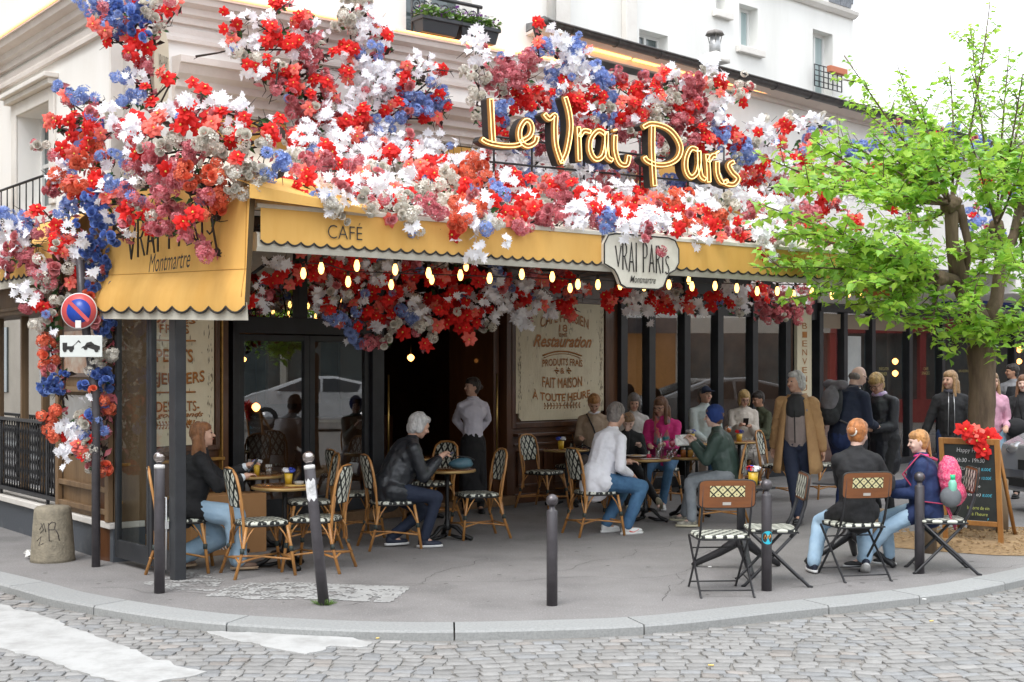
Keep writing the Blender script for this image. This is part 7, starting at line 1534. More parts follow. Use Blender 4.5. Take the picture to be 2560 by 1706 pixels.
def poinsettia(seed):
    r_ = random.Random(seed); b = MB()
    for ring, (n, L_, w, el) in enumerate(((6, .092, .026, -.05), (5, .068, .022, .35), (4, .038, .014, .8))):
        for k in range(n): petal(b, rz_(2 * PI * k / n + ring * .5 + r_.uniform(-.15, .15)) @ Matrix.Rotation(-el + r_.uniform(-.2, .2), 3, 'Y') , L_ * r_.uniform(.85, 1.1), w * r_.uniform(.9, 1.15), r_.uniform(-.6, -.1))
    b.cur = 1; b.ell((0, 0, .012), (.010, .010, .008), n=6, m=4); return b.mesh('poinsettia', [fm['K' if seed in (3, 7) else 'R'], fm['Y']])
MAPLE = [(0, -.32), (.06, -.18), (.30, -.34), (.26, -.16), (.50, -.12), (.38, .02), (.52, .16), (.28, .14), (.26, .34), (.14, .26), (0, .58), (-.14, .26), (-.26, .34), (-.28, .14), (-.52, .16), (-.38, .02), (-.50, -.12), (-.26, -.16), (-.30, -.34), (-.06, -.18)]
def maple(b, o, M_, s, r_):
    vs = [o + M_ @ (Vector((x, y + .3, .22 * abs(x) + .25 * (y) ** 2 * r_.choice((1, -1)))) * s) for x, y in MAPLE] + [o + M_ @ (Vector((0, .3, 0)) * s)]; n = len(MAPLE)
    b.add(vs, [(n, i, (i + 1) % n) for i in range(n)], False)
def spray(seed, mm='W', s=1.0):
    r_ = random.Random(seed); b = MB()
    for k in range(r_.randint(3, 5)):
        d = rz_(r_.uniform(0, 2 * PI)) @ Matrix.Rotation(r_.uniform(-1.1, 1.1), 3, 'X'); o = Vector((r_.uniform(-.05, .05), r_.uniform(-.06, .06), r_.uniform(-.03, .03))); maple(b, o, d, r_.uniform(.075, .115) * s, r_)
    return b.mesh('leaf_spray', [fm[mm]])
def pompom(seed, mm, R_=.06, n=70, pl=.032, pw=.008):
    r_ = random.Random(seed); b = MB()
    for k in range(n):
        z = 1 - 2 * (k + .5) / n; a = k * 2.399963; d = Vector((math.sqrt(1 - z * z) * math.cos(a), math.sqrt(1 - z * z) * math.sin(a), z)); B_ = basis(d); x, y, zz = B_.col[0], B_.col[1], B_.col[2]
        Mq = Matrix((zz, x, y)).transposed(); o = d * R_ * .45; c = MB(); petal(c, Mq, pl * r_.uniform(.8, 1.2), pw, r_.uniform(-.5, .5), 2); b.add([o + Vector(v) for v in c.v], c.f, False)
    return b.mesh('pompom', [fm[mm]])
def hydrangea(seed, mm, R_=.062, n=26, squash=.8):
    r_ = random.Random(seed); b = MB()
    for k in range(n):
        d = Vector((r_.gauss(0, 1), r_.gauss(0, 1), r_.gauss(0, 1))).normalized(); B_ = basis(d); o = Vector((d.x, d.y, d.z * squash)) * R_ * r_.uniform(.75, 1.1); ph = r_.uniform(0, 2)
        for q in range(4):
            c, s_ = math.cos(ph + q * PI / 2), math.sin(ph + q * PI / 2); L_ = .021 * r_.uniform(.8, 1.2)
            b.add([o, o + B_ @ Vector((c * L_ - s_ * L_ * .6, s_ * L_ + c * L_ * .6, .006)), o + B_ @ Vector((c * L_ * 1.35, s_ * L_ * 1.35, .001)), o + B_ @ Vector((c * L_ + s_ * L_ * .6, s_ * L_ - c * L_ * .6, .006))], [(0, 3, 2, 1)], False)
    return b.mesh('hydrangea', [fm[mm]])
def rose(seed, mm, R_=.042):
    r_ = random.Random(seed); b = MB()
    for ring, (n, rr, h, tilt) in enumerate(((6, 1.0, .45, .9), (5, .76, .66, .5), (5, .56, .8, .3), (4, .38, .88, .12), (3, .22, .92, .0), (2, .1, .9, 0))):
        for k in range(n):
            a0 = 2 * PI * k / n + ring * .6; vs = []
            for i in range(4):
                a = a0 + (i / 3 - .5) * 2 * PI / n * 1.5
                vs += [Vector((math.cos(a) * R_ * rr * .5, math.sin(a) * R_ * rr * .5, 0)), Vector((math.cos(a) * R_ * rr * (.85 + .1 * tilt), math.sin(a) * R_ * rr * (.85 + .1 * tilt), R_ * h * .7)), Vector((math.cos(a) * R_ * rr * (.92 + .3 * tilt), math.sin(a) * R_ * rr * (.92 + .3 * tilt), R_ * (h + (.12 if i in (1, 2) else -.08))))]
            b.add(vs, [(i * 3 + j, i * 3 + 3 + j, i * 3 + 4 + j, i * 3 + 1 + j) for i in range(3) for j in range(2)])
    return b.mesh('rose', [fm[mm]])
def cluster(fn, seed, mm, n, spread):  #  # several small blooms on one stem
    r_ = random.Random(seed); b = MB(); me = fn(seed, mm); base = [v.co.copy() for v in me.vertices]; fs = [tuple(p.vertices) for p in me.polygons]
    for k in range(n):
        d = Vector((r_.gauss(0, 1), r_.gauss(0, 1), r_.gauss(.3, .8))); d = d.normalized() * spread * r_.uniform(.5, 1); B_ = basis(d + Vector((0, 0, .02))); b.add([d + B_ @ v for v in base], fs, False)
    bpy.data.meshes.remove(me); return b.mesh(fn.__name__ + '_cluster', [fm[mm]])
FL = {'R': [('poinsettia', poinsettia(i)) for i in range(8)], 'W': [('leaf_spray', spray(i)) for i in range(7)],
 'B': [('blue_pompom', pompom(i, 'B')) for i in range(2)] + [('blue_hydrangea', hydrangea(i, 'B')) for i in range(2)],
 'L': [('blue_rose', cluster(rose, i, 'L', 3, .055)) for i in range(3)],
 'P': [('dusty_hydrangea', hydrangea(i + 9, 'P')) for i in range(3)] + [('dusty_rose', cluster(rose, 20, 'P', 3, .05))],
 'C': [('cream_hydrangea', hydrangea(i + 30, 'C')) for i in range(2)] + [('cream_rose', cluster(rose, i + 3, 'C', 3, .05)) for i in range(2)],
 'O': [('coral_hydrangea', hydrangea(i + 50, 'O')) for i in range(2)] + [('coral_rose', cluster(rose, 51, 'O', 3, .05))],
 'S': [('pink_rose', cluster(rose, i + 70, 'S', 4, .06)) for i in range(2)],
 'D': [('dusty_hydrangea', hydrangea(99, 'P', .07, 30))]}
SCL = {'R': .82, 'W': 1.0, 'B': .82, 'L': .68, 'P': .76, 'C': .74, 'O': .76, 'S': .74, 'D': .9}
def parse(s): 
    out = []
    for tok in s.split():
        x, y, r, t = tok.split(','); out.append((float(x) * D, float(y) * D, float(r) * D, t))
    return out
def garland(label, depth, data, dens=1.0, thick=.22, back=.15, twigs=True, flip=None, mixw=.13):
    """depth(px,py) -> distance of the surface behind the blooms"""
    anc = parse(data); fr = random.Random(hash(label) & 0 if False else len(label) * 7 + len(anc)); cx = sum(a[0] for a in anc) / len(anc); cy = sum(a[1] for a in anc) / len(anc)
    e = empty('flower_garland', P(cx, cy, depth(cx, cy)), label=label, cat='garland', group='silk flower garlands of the café'); cnt = {}
    iv = Vector(e.location); tb = MB(); fill = MB(); prev = None
    for (x, y, r, t) in anc:
        Y0 = depth(x, y); k = F / Y0; rm_ = r / k; n = max(2, int(round(dens * (rm_ / .052) ** 2 * {'R': 1.15, 'W': 1.6, 'L': 1.8, 'S': 1.2, 'D': 1.2}.get(t, 1.75)))); c0 = P(x, y, Y0)
        for q in range(n):
            a = fr.uniform(0, 2 * PI); rr = rm_ * math.sqrt(fr.random()) * 1.05; off = fr.uniform(0, thick) ** 1.0
            p = c0 + Vector((rr * math.cos(a), -off, rr * math.sin(a)))
            tt = t if fr.random() > mixw else fr.choice('RWWPCBS' if t != 'D' else 'D')
            nm, me = fr.choice(FL[tt]); key = tt
            o = bpy.data.objects.new(nm, me); COL.objects.link(o); o.parent = e; cnt[nm] = cnt.get(nm, 0) + 1
            d = Vector((rr * math.cos(a) / rm_ * .7 + fr.gauss(0, .3), -1, rr * math.sin(a) / rm_ * .5 + .25 + fr.gauss(0, .35))).normalized()
            o.matrix_local = Matrix.Translation(p - iv) @ (basis(d) @ rz_(fr.uniform(0, 6.28))).to_4x4() @ Matrix.Scale(SCL[tt] * fr.uniform(.8, 1.25), 4)
        if twigs:
            for q in range(2):
                a = fr.uniform(0, 2 * PI); s0 = c0 + Vector((0, .05, 0)); d = Vector((math.cos(a), fr.uniform(-.8, .1), math.sin(a))).normalized(); L_ = rm_ * fr.uniform(1.2, 2.2); m1 = s0 + d * L_ * .5 + Vector((fr.gauss(0, .02), fr.gauss(0, .02), fr.gauss(0, .02)))
                tb.tube([s0 - iv, m1 - iv, s0 + d * L_ - iv], [.006, .004, .002], 4)
            if prev and (prev[0] - c0).length < .6: tb.tube([prev[0] - iv + Vector((0, .08, 0)), c0 - iv + Vector((0, .08, 0))], .009, 4)
        for q in range(int(6 * dens) + 2):
            a = fr.uniform(0, 2 * PI); rr = rm_ * math.sqrt(fr.random()) * .85; p = c0 + Vector((rr * math.cos(a), fr.uniform(0, back), rr * math.sin(a))) - iv; B_ = basis(Vector((fr.gauss(0, .5), -1, fr.gauss(0, .5)))); s_ = fr.uniform(.03, .06)
            fill.cur = fr.choice((0, 0, 1, 2)); fill.add([p + B_ @ (rz_(q) @ Vector(v) * s_) for v in ((-1, 0, 0), (0, -.45, .2), (1, 0, 0), (0, .45, .2))], [(0, 1, 2, 3)], False)
        prev = (c0,)
    if tb.v: tb.build('twigs', fol_dark, e, fixn=False, kind='stuff')
    fill.build('inner_leaves', [fm['P'], fm['G'], fol_dark], e, fixn=False, kind='stuff')
    return e
def plane_depth(L): return lambda x, y: L.W(x, y).y
# sloping surface of the awning
q0 = AWN.at(0, zv_t + .10, .05); q1 = AWN.at(4, zv_t + .10, .05); q2 = AWN.at(0, 4.15, -3.0); npl = (q1 - q0).cross(q2 - q0).normalized()
def canopy(x, y):
    d = Vector(((x - CX) / F, 1, (HY - y) / F)); c = Vector((0, 0, H)); t = (q0 - c).dot(npl) / d.dot(npl)
    lim = WALL.off(.7).W(x, y).y; lo = AWN.W(x, y).y + .02
    return max(lo, min(t, lim)) if t > 0 else lim

# houses closing the streets around the crossing: the rear row is added unseen, sized to shut out low sky
beige_h = mat('house_beige', (.50, .44, .36), .8, c2=(.42, .37, .30), sc=1)
hb = empty('rear_houses', (0, -24, 0), label='tall pale houses behind the viewpoint, never in the picture itself', cat='building')
b = MB(); b.box((-6, -4, 4), (70, 8, 8.2)); b.build('wall', wall_far, hb); b = MB()
for j in range(16):
    for fl in range(2): b.box((-38 + j * 4.2, .02, 2 + fl * 3.6), (1.3, .06, 2.1))
b.build('window', glass_far, hb)
hc_ = empty('side_street_houses', (-22.3, 25.2, 0), R(37.8), label='pale houses on the far side of the side street, mirrored in the side window', cat='building')
b = MB(); b.box((-8, 0, 6), (14, 44, 12)); b.build('wall', mat('house_beige', (.50, .44, .36), .8, c2=(.42, .37, .30), sc=1), hc_); b = MB()
for j in range(9):
    for fl in range(3): b.box((-.97, -18 + j * 4.4, 2 + fl * 3.4), (.06, 1.3, 2))
b.build('window', glass_far, hc_)
G1 = "215,20,25,B 260,45,35,B 300,70,30,L 325,20,30,B 340,50,24,L 365,25,25,C 370,60,18,C 405,12,25,R 235,60,28,R 270,95,25,R 310,120,32,R 325,150,18,P 290,180,16,B 320,190,18,W 300,235,22,B 345,215,18,R 335,160,15,P 330,240,15,B 390,180,14,R 355,250,15,R 290,30,30,L 350,90,18,L"
garland('blue and red flower column climbing the building corner past the hanging sign', lambda x, y: 11.9, G1, thick=.3)
G2 = "145,205,13,B 190,225,18,B 225,235,11,B 215,275,16,B 160,235,15,R 175,275,14,R 130,290,16,R 165,300,14,R 120,350,16,C 250,265,18,C 270,290,25,W 230,310,25,R 190,345,28,R 225,350,28,O 170,380,24,B 215,385,24,O 250,360,18,B 130,410,22,W 160,425,24,O 185,440,20,O 240,410,20,R 135,440,20,P 300,285,28,R 320,310,28,W 350,300,26,R 385,250,20,W 400,290,28,R 450,250,24,W 460,212,16,R 440,275,28,R 480,290,28,R 520,285,25,R 560,255,22,W 500,250,25,W 580,280,25,R 620,300,28,R 540,310,28,R 600,330,28,C 560,340,26,C 510,340,30,C 480,360,28,C 440,350,26,P 405,345,24,C 370,350,24,P 345,340,22,C 330,370,28,P 300,380,24,B 290,420,30,B 330,410,28,P 300,430,20,B 370,400,30,P 410,400,30,P 460,400,30,O 500,410,30,O 430,440,30,P 480,450,25,P 510,450,24,O 540,430,28,C 575,435,26,C 600,415,26,C 635,385,34,B 600,390,25,C 560,400,28,R 350,450,35,P 400,480,32,P 340,500,32,R 300,490,28,R 370,520,26,P 420,520,26,P 445,550,20,P 470,570,16,P 495,585,14,P 480,500,22,O 500,480,20,O 390,540,16,P 270,465,28,W 230,470,28,L 200,440,28,R 165,480,26,B 210,500,30,L 250,510,28,L 280,545,20,L 110,500,22,R 150,530,26,R 115,545,20,P 160,560,18,C 190,545,18,W 250,440,28,R 220,420,26,O 310,460,26,P"
dl = DROP.off(.32)
garland('big mixed garland wrapping the café corner above the corner awning', lambda x, y: max(dl.W(min(x, 640), y).y, 9.9), G2, thick=.35)
G3 = "230,560,24,L 215,590,24,L 250,580,20,L 170,590,24,W 210,620,22,W 130,575,20,R 175,630,24,R 240,620,24,L 260,640,18,L 230,650,20,L 95,610,18,P 115,645,20,P 75,665,20,W 100,690,26,R 60,700,15,P 120,620,18,P 90,640,14,P 200,670,20,O 220,700,18,O 235,720,20,O 250,740,22,L 235,760,22,L 125,665,18,C 140,690,16,C 120,720,18,B 112,745,22,C 120,780,14,O 110,805,20,O 120,835,18,O 145,870,18,L 125,885,20,L 100,885,10,L 135,905,18,L 140,940,14,O 110,965,20,O 125,990,16,O 245,790,16,C 250,820,22,C 220,840,18,C 235,860,18,L 255,880,20,L 215,880,16,L 220,910,18,O 255,920,20,O 225,940,18,L 215,965,14,O 240,965,14,B 235,990,14,B 150,990,22,W 170,1010,26,W 200,975,20,C 160,1030,20,W 205,1005,14,B 225,1010,16,C 200,1035,20,R 230,1040,20,C 215,1065,18,C 185,1050,14,B 240,1075,12,O 180,1000,20,W 160,550,22,R 200,560,22,L"
garland('flower column hanging down round the no-parking sign at the left', lambda x, y: 11.62, G3, thick=.18, back=.12)
G4 = "20,505,25,B 50,500,18,B 65,520,22,B 15,530,20,W 45,545,25,W 15,565,22,W 70,560,20,W 40,590,28,P 20,610,20,P 70,600,20,P 10,590,15,W -20,560,30,W -20,520,26,B -20,600,24,P 60,540,22,W"
garland('short garland above the side awning at the left edge', plane_depth(SIDE.off(.5)), G4)
G5 = "540,50,14,R 545,70,14,R 530,85,10,R 660,5,14,R 640,15,14,R 610,60,12,W 625,75,22,R 650,65,14,W 640,100,28,R 680,110,22,R 570,110,25,W 545,110,15,W 560,140,18,C 590,150,22,C 600,180,22,W 580,165,14,R 625,165,26,R 650,185,24,R 690,60,18,R 710,50,16,R 690,80,16,W 720,90,14,P 740,85,16,W 690,110,14,R 700,140,24,W 720,130,25,P 740,120,18,P 720,160,24,P 690,170,22,R 650,170,18,C 660,210,22,P 690,200,24,R 700,215,18,R 740,210,24,R 720,240,22,R 760,220,22,R 680,240,22,P 690,270,18,P 710,260,22,R 720,270,20,R 745,260,18,C 770,265,20,W 790,255,22,W 810,40,28,C 840,50,28,W 800,70,24,C 850,75,22,W 830,20,24,C 870,60,18,W 800,15,14,C 805,115,24,R 820,110,16,R 795,150,22,R 795,175,18,R 880,70,14,R 885,100,18,R 890,110,14,W 845,130,18,B 865,125,18,B 850,160,26,W 870,190,28,W 840,200,26,W 900,180,26,W 860,230,28,W 890,230,26,W 920,200,22,W 820,230,20,W 800,290,26,R 840,280,26,R 830,300,25,R 780,300,28,R 880,250,20,R 920,245,18,R 865,290,20,B 895,300,22,B 935,170,20,R 935,200,20,R 950,150,14,W 980,150,18,W 1000,165,12,R 1015,160,10,R 940,220,16,B 960,240,26,B 985,230,26,B 1000,215,22,B 975,265,22,B 1010,250,18,B 1025,240,14,B 1000,275,16,R 1010,225,12,R 985,270,14,R 930,270,20,B 995,190,14,W 960,180,16,W 760,290,26,P 800,270,26,W 760,190,18,P 770,240,22,P"
garland('tall spray of red, white and blue flowers on the wall under the window boxes', plane_depth(WALL.off(.55)), G5, thick=.4, mixw=.12)
G6 = "1090,110,24,W 1100,85,14,W 1110,140,16,W 1085,170,20,C 1100,200,20,C 1095,240,22,C 1105,270,20,C 1120,190,20,P 1150,180,24,P 1160,150,20,P 1190,170,26,P 1210,140,22,P 1180,200,26,P 1215,180,24,P 1150,210,20,C 1190,230,28,R 1220,240,26,R 1250,220,26,R 1237,68,7,R 1230,100,14,R 1240,110,20,B 1265,100,22,W 1290,110,24,W 1310,130,24,B 1290,140,26,W 1330,120,22,B 1350,140,22,W 1360,165,20,B 1320,170,24,W 1340,180,22,W 1280,180,24,B 1260,190,24,W 1270,240,22,B 1300,220,26,R 1320,250,28,R 1140,270,20,B 1160,260,22,B 1150,300,24,R 1175,305,20,C 1280,290,24,B 1230,270,20,B 1360,240,28,R 1350,270,26,R 1380,200,24,B 1390,230,24,B 1385,260,22,C 1400,280,24,B 1430,190,20,R 1470,220,24,R 1440,240,26,R 1420,260,26,R 1460,260,26,R 1480,240,20,W 1410,190,20,P 1490,200,26,P 1500,230,24,R 1520,190,22,R 1545,180,24,W 1560,210,26,P 1590,200,28,P 1600,230,26,P 1580,240,24,R 1620,190,22,C 1640,180,20,W 1650,200,18,R 1620,170,18,W 1530,240,24,C 1550,260,26,P 1510,270,24,C 1580,280,28,P 1610,280,26,P 1650,250,24,W 1640,270,22,W 1690,215,14,C 1710,225,20,R 1700,190,10,C 1720,200,10,C 1560,300,26,P 1540,320,24,C 1500,320,26,P 1480,310,24,R 1450,300,24,P 1510,350,24,C 1530,345,16,R 1570,330,24,P 1600,320,26,R 1620,330,24,R 1650,300,24,B 1640,330,22,B 1670,300,24,R 1690,330,24,R 1700,360,24,B 1720,350,26,B 1680,380,24,C 1740,300,26,W 1760,340,26,W 1800,290,22,R 1790,330,22,R 1830,360,26,R 1850,330,22,B 1860,390,26,R 1800,400,26,P 1810,280,14,C 1850,290,22,W 1880,285,18,C 1900,290,16,C 1470,380,20,P 1480,350,20,P 1450,380,18,P 1200,340,22,B 1240,330,22,P 1330,330,20,P 1740,390,28,R 1770,380,28,W 1330,300,24,P 1360,300,24,R 1250,300,20,D 1420,300,24,P 1560,360,24,P 1590,370,24,B"
garland('dense flower bank behind the neon letters', plane_depth(WALL.off(1.15)), G6, thick=.35, back=.3)
G7 = "650,300,24,R 680,330,28,R 720,310,28,W 700,345,28,W 750,330,28,W 760,300,22,W 740,360,28,R 780,350,30,W 800,320,26,R 830,310,24,R 820,345,28,W 850,340,28,W 870,310,24,W 880,350,30,R 850,370,28,W 910,340,26,W 900,370,28,R 940,350,28,R 930,330,22,W 960,370,28,W 990,350,28,W 1020,350,22,W 1010,380,24,R 980,390,26,R 690,380,28,C 680,410,26,R 720,400,28,P 750,390,28,P 790,390,28,R 720,430,28,R 700,440,20,R 735,450,20,B 760,430,28,W 790,420,28,W 830,400,28,P 850,420,28,S 870,400,24,C 800,460,28,W 770,470,20,W 830,440,28,R 860,450,28,W 840,480,24,C 880,480,24,C 770,495,20,C 785,510,14,C 900,440,30,W 930,420,28,W 920,450,26,R 900,490,20,R 940,480,26,C 960,440,28,C 960,400,28,R 990,430,28,R 930,500,16,C 955,500,16,C 955,538,9,C 985,470,22,D 1020,420,28,C 1010,450,26,C 1000,490,22,D"
garland('left part of the white and red flower band lying on the long awning', canopy, G7, dens=1.15, thick=.3)
G8 = "1040,390,28,W 1070,370,28,W 1060,410,28,O 1090,400,30,O 1100,370,26,R 1110,430,28,O 1080,440,28,R 1130,400,28,W 1100,460,28,O 1070,470,28,O 1050,500,28,O 1090,490,28,W 1030,530,18,R 1050,545,16,R 1100,520,24,O 1075,520,20,O 1095,560,12,W 1100,582,8,W 1130,360,26,W 1160,350,26,W 1180,370,28,W 1200,350,24,W 1150,400,28,R 1160,430,28,W 1140,450,28,B 1190,400,28,W 1180,430,28,R 1160,480,28,R 1130,500,26,C 1170,510,24,R 1200,480,28,R 1220,440,28,R 1210,400,26,B 1230,380,24,W 1250,410,28,W 1220,470,28,R 1240,500,26,P 1200,520,22,P 1260,515,22,P 1270,470,28,P 1290,440,28,P 1270,430,26,R 1290,400,24,R 1310,420,28,C 1330,400,26,W 1350,430,28,W 1320,450,28,R 1350,390,20,B 1370,380,24,B 1390,400,28,W 1300,480,28,P 1300,505,22,P 1340,480,28,W 1370,460,28,R 1330,505,24,W 1360,500,26,P 1390,430,28,P 1150,550,16,W"
garland('middle part of the flower band, coral roses drooping over the valance', canopy, G8, dens=1.15, thick=.3)
G9 = "1400,470,28,R 1420,450,28,W 1430,410,24,B 1450,420,26,W 1400,510,24,B 1390,528,14,B 1430,500,28,R 1460,460,28,R 1480,440,28,R 1500,430,24,W 1470,490,28,R 1450,525,22,W 1480,510,26,W 1490,535,16,P 1470,545,14,P 1515,583,9,P 1500,480,28,R 1530,470,28,O 1560,430,28,B 1580,440,24,B 1540,420,22,B 1600,430,22,W 1560,470,28,O 1540,500,28,R 1580,480,26,W 1570,510,26,O 1600,500,28,R 1530,525,20,W 1560,535,18,R 1610,470,28,W 1590,430,24,B 1630,450,28,W 1640,500,28,O 1620,525,24,R 1650,535,22,R 1600,545,18,W 1660,470,26,C 1670,500,24,C 1680,450,26,W 1690,430,26,R 1720,420,28,R 1700,470,28,W 1720,500,28,P 1700,530,24,R 1730,540,22,W 1710,555,16,R 1740,460,28,R 1760,430,28,W 1770,480,28,W 1760,520,24,W 1780,550,20,W 1760,580,14,W 1785,585,12,C 1740,575,12,R 1800,440,28,R 1820,470,26,W 1840,430,26,R 1850,500,26,P 1880,470,26,R 1860,535,22,R 1890,555,18,P 1900,430,24,R 1820,510,26,P 1820,550,20,W"
garland('right part of the flower band above the emblem and the scalloped valance', canopy, G9, dens=1.15, thick=.3)
G10 = "1930,400,24,P 1950,430,24,W 1940,370,24,B 1960,350,24,B 1990,340,24,B 2010,400,26,O 1980,440,24,W 2050,300,22,B 2080,350,24,B 2130,330,24,R 2170,300,22,B 2240,330,24,B 2260,420,20,R 2250,500,30,B 2220,510,24,B 2050,480,24,R 2100,500,20,W 2030,440,26,R 2080,420,26,P 2130,400,24,B 2180,370,24,B 2300,360,26,B 2330,330,22,C 2200,440,24,W 2320,430,24,B 1930,480,24,W 1960,500,24,R 2290,560,22,B"
def far_depth(x, y): return min(canopy(x, y), WALL.off(.8).W(min(x, 2300), y).y) if x < 2150 else BR.off(.6).W(x, y).y
garland('blue flower garland continuing behind the tree over the neighbouring shop', far_depth, G10, dens=.8)
UA = AWN.off(-2.3)
G11 = "600,690,20,W 620,680,20,W 595,710,16,R 650,640,26,R 690,610,28,R 650,610,22,W 720,640,28,R 740,610,30,R 770,640,28,W 750,700,24,W 770,720,28,R 800,620,30,R 840,610,30,R 830,660,30,R 860,640,26,W 790,680,24,C 850,700,30,R 880,680,30,R 900,620,30,W 910,660,28,R 870,610,26,C 800,750,24,B 830,770,24,B 860,785,20,D 850,740,28,R 890,720,28,R 920,700,28,R 900,750,22,C 890,780,14,C 940,640,30,R 940,720,24,B 960,690,26,W 970,720,26,W 980,740,24,C 950,750,24,R 975,800,12,R 1000,650,30,R 1010,690,28,R 1010,730,26,R 1040,700,28,R 1050,660,28,R 1030,620,28,C 1060,720,28,R 1080,750,26,R 1100,690,26,W 1090,640,28,R 1110,720,24,R 1080,770,18,R 1130,660,28,W 1150,640,28,B 1140,710,22,W 1120,750,14,C 780,610,26,R 960,620,26,P 990,770,16,C 1070,620,26,R"
garland('shaded red and white garland under the awning above the doors', plane_depth(UA), G11, dens=.95, thick=.5, mixw=.12)
G12 = "1180,680,24,W 1190,720,20,W 1200,690,22,R 1210,735,16,W 1240,690,22,W 1240,650,22,R 1270,650,24,R 1300,640,22,R 1290,690,26,R 1310,710,22,R 1260,715,18,W 1320,670,22,W 1340,660,20,R 1160,650,24,R 1200,650,24,W 1220,620,20,P 1280,620,20,P"
garland('small shaded garland under the awning over the painted restaurant sign', plane_depth(AWN.off(-2.5)), G12, thick=.3)
G13 = "1400,690,22,R 1430,680,24,R 1470,680,26,W 1500,690,26,R 1450,705,18,W 1490,712,16,W 1530,700,22,R 1560,705,20,W 1580,690,26,R 1540,680,24,W 1620,690,22,R 1600,715,14,W 1700,690,24,W 1690,710,18,C 1730,680,26,R 1760,700,26,P 1800,690,28,P 1790,720,20,P 1840,680,26,P 1850,700,20,P 1680,670,20,W 1750,725,16,P 1820,725,14,P 1510,660,22,P 1660,690,18,R 1770,670,22,W 1820,670,22,W"
garland('long shaded garland under the awning along the right windows', plane_depth(AWN.off(-2.2)), G13, thick=.4)
e = empty('flower_decoration', (4.47, 12.62, 1.08), label='cluster of red silk poinsettias on top of the chalkboard', cat='flowers')
for k in range(7):
    o = link('poinsettia', FL['R'][k % 5][1], e); o.matrix_local = Matrix.Translation((-.14 + .28 * rnd.random(), -.06 + rnd.uniform(-.05, .02), rnd.uniform(-.12, .10))) @ (basis(Vector((rnd.gauss(0, .3), -1, rnd.gauss(.2, .3)))) @ rz_(rnd.random() * 6)).to_4x4() @ Matrix.Scale(1.25, 4)
# bare twigs sticking out of the sprays
for j, (pts, Ld_, lb) in enumerate((([(560, 40), (590, 55), (620, 75)], WALL.off(.7), 'bare curved twig above the tall spray of flowers'), ([(450, 130), (500, 122), (545, 112)], WALL.off(.5), 'thin bare twig stretched over the white wall right of the hanging sign'), ([(640, 145), (635, 190), (618, 240)], WALL.off(.8), 'bare hanging twig left of the tall spray'), ([(960, 170), (1000, 160), (1040, 165)], WALL.off(.8), 'fine bare twig reaching right from the blue blooms'), ([(1225, 60), (1235, 100), (1240, 150)], WALL.off(1.2), 'upright twig with one red bloom above the neon word'))):
    b = MB(); pp = [Ld_.W(x * D, y * D) for x, y in pts]; b.tube(pp, [.012, .009, .004], 5)
    for q in range(6):
        s0 = pp[0].lerp(pp[2], q / 6 + .1); dd = Vector((rnd.gauss(0, 1), rnd.gauss(0, .4), rnd.gauss(0, 1))).normalized(); b.tube([s0, s0 + dd * .07], [.005, .002], 4)
    b.build('twig', fol_dark, label=lb, cat='twig', group='bare decorative twigs')
# fairy lights
# ================================================================ tree
bark = mat('bark', (.19, .135, .085), .9, c2=(.09, .062, .04), sc=9, stretch=(1, 1, .18), bump=1.2, bsc=24)
tr = empty('street_tree', (4.87, 13.5, 0), label='pollarded street tree with fresh green leaves beside the chalkboard', cat='tree'); ivt = Vector(tr.location)
TY = 13.5
def tp_(x, y, dy=0): return P(x * D, y * D, TY + dy)
b = MB(); pts = []; rs = []
for i in range(15):
    t = i / 14; z = -.03 + 2.05 * t; a = i * .7; pts.append(Vector((4.87 + .012 * math.sin(a) - .03 * t, 13.5, z))); rs.append(.135 + .06 * max(0, .12 - t) / .12 + .004 * math.sin(i * 2.1) + .02 * max(0, t - .85) / .15)
b.tube([p - ivt for p in pts], rs, 16); o = b.build('trunk', bark, tr, fixn=False); q = o.modifiers.new('sub', 'SUBSURF'); q.levels = q.render_levels = 2; q = o.modifiers.new('b', 'DISPLACE'); q.texture = clouds(.05); q.strength = .022; q.texture_coords = 'LOCAL'
K1 = tp_(2185, 470, -.15); K2 = tp_(2290, 520, .25); K3 = tp_(2160, 640, -.5); K4 = tp_(2345, 470, .5)
limbs = [([tp_(2258, 765), tp_(2232, 700, -.03), tp_(2205, 645, -.08)], [.13, .115, .10]), ([tp_(2205, 650, -.08), tp_(2188, 560, -.12), K1], [.10, .065, .07]), ([tp_(2262, 760), tp_(2290, 690, .1), tp_(2300, 600, .2), K2], [.11, .07, .06, .06]), ([tp_(2205, 650, -.08), tp_(2160, 635, -.3), K3], [.07, .055, .05]), ([tp_(2300, 610, .2), tp_(2330, 540, .4), K4], [.06, .05, .05]), ([K1 + Vector((.12, .1, .0)), tp_(2225, 560, 0), tp_(2215, 640, 0)], [.045, .04, .05])]
for pts, rs in limbs: b = MB(); b.tube([p - ivt for p in pts], rs, 10); b.build('limb', bark, tr, fixn=False)
for kk, r in ((K1, .10), (K2, .08), (K3, .08), (K4, .08), (tp_(2145, 425, -.2), .06), (tp_(2210, 500, .2), .06)):
    b = MB(); b.ell(kk - ivt, r, n=12, m=9)
    for q in range(7): d = Vector((rnd.gauss(0, 1), rnd.gauss(0, 1), rnd.gauss(0, 1))).normalized(); b.ell(kk - ivt + d * r * .8, r * .42, n=8, m=6)
    o = b.build('knot', bark, tr, fixn=False); fuse(o, .018, 1, .03, .03)
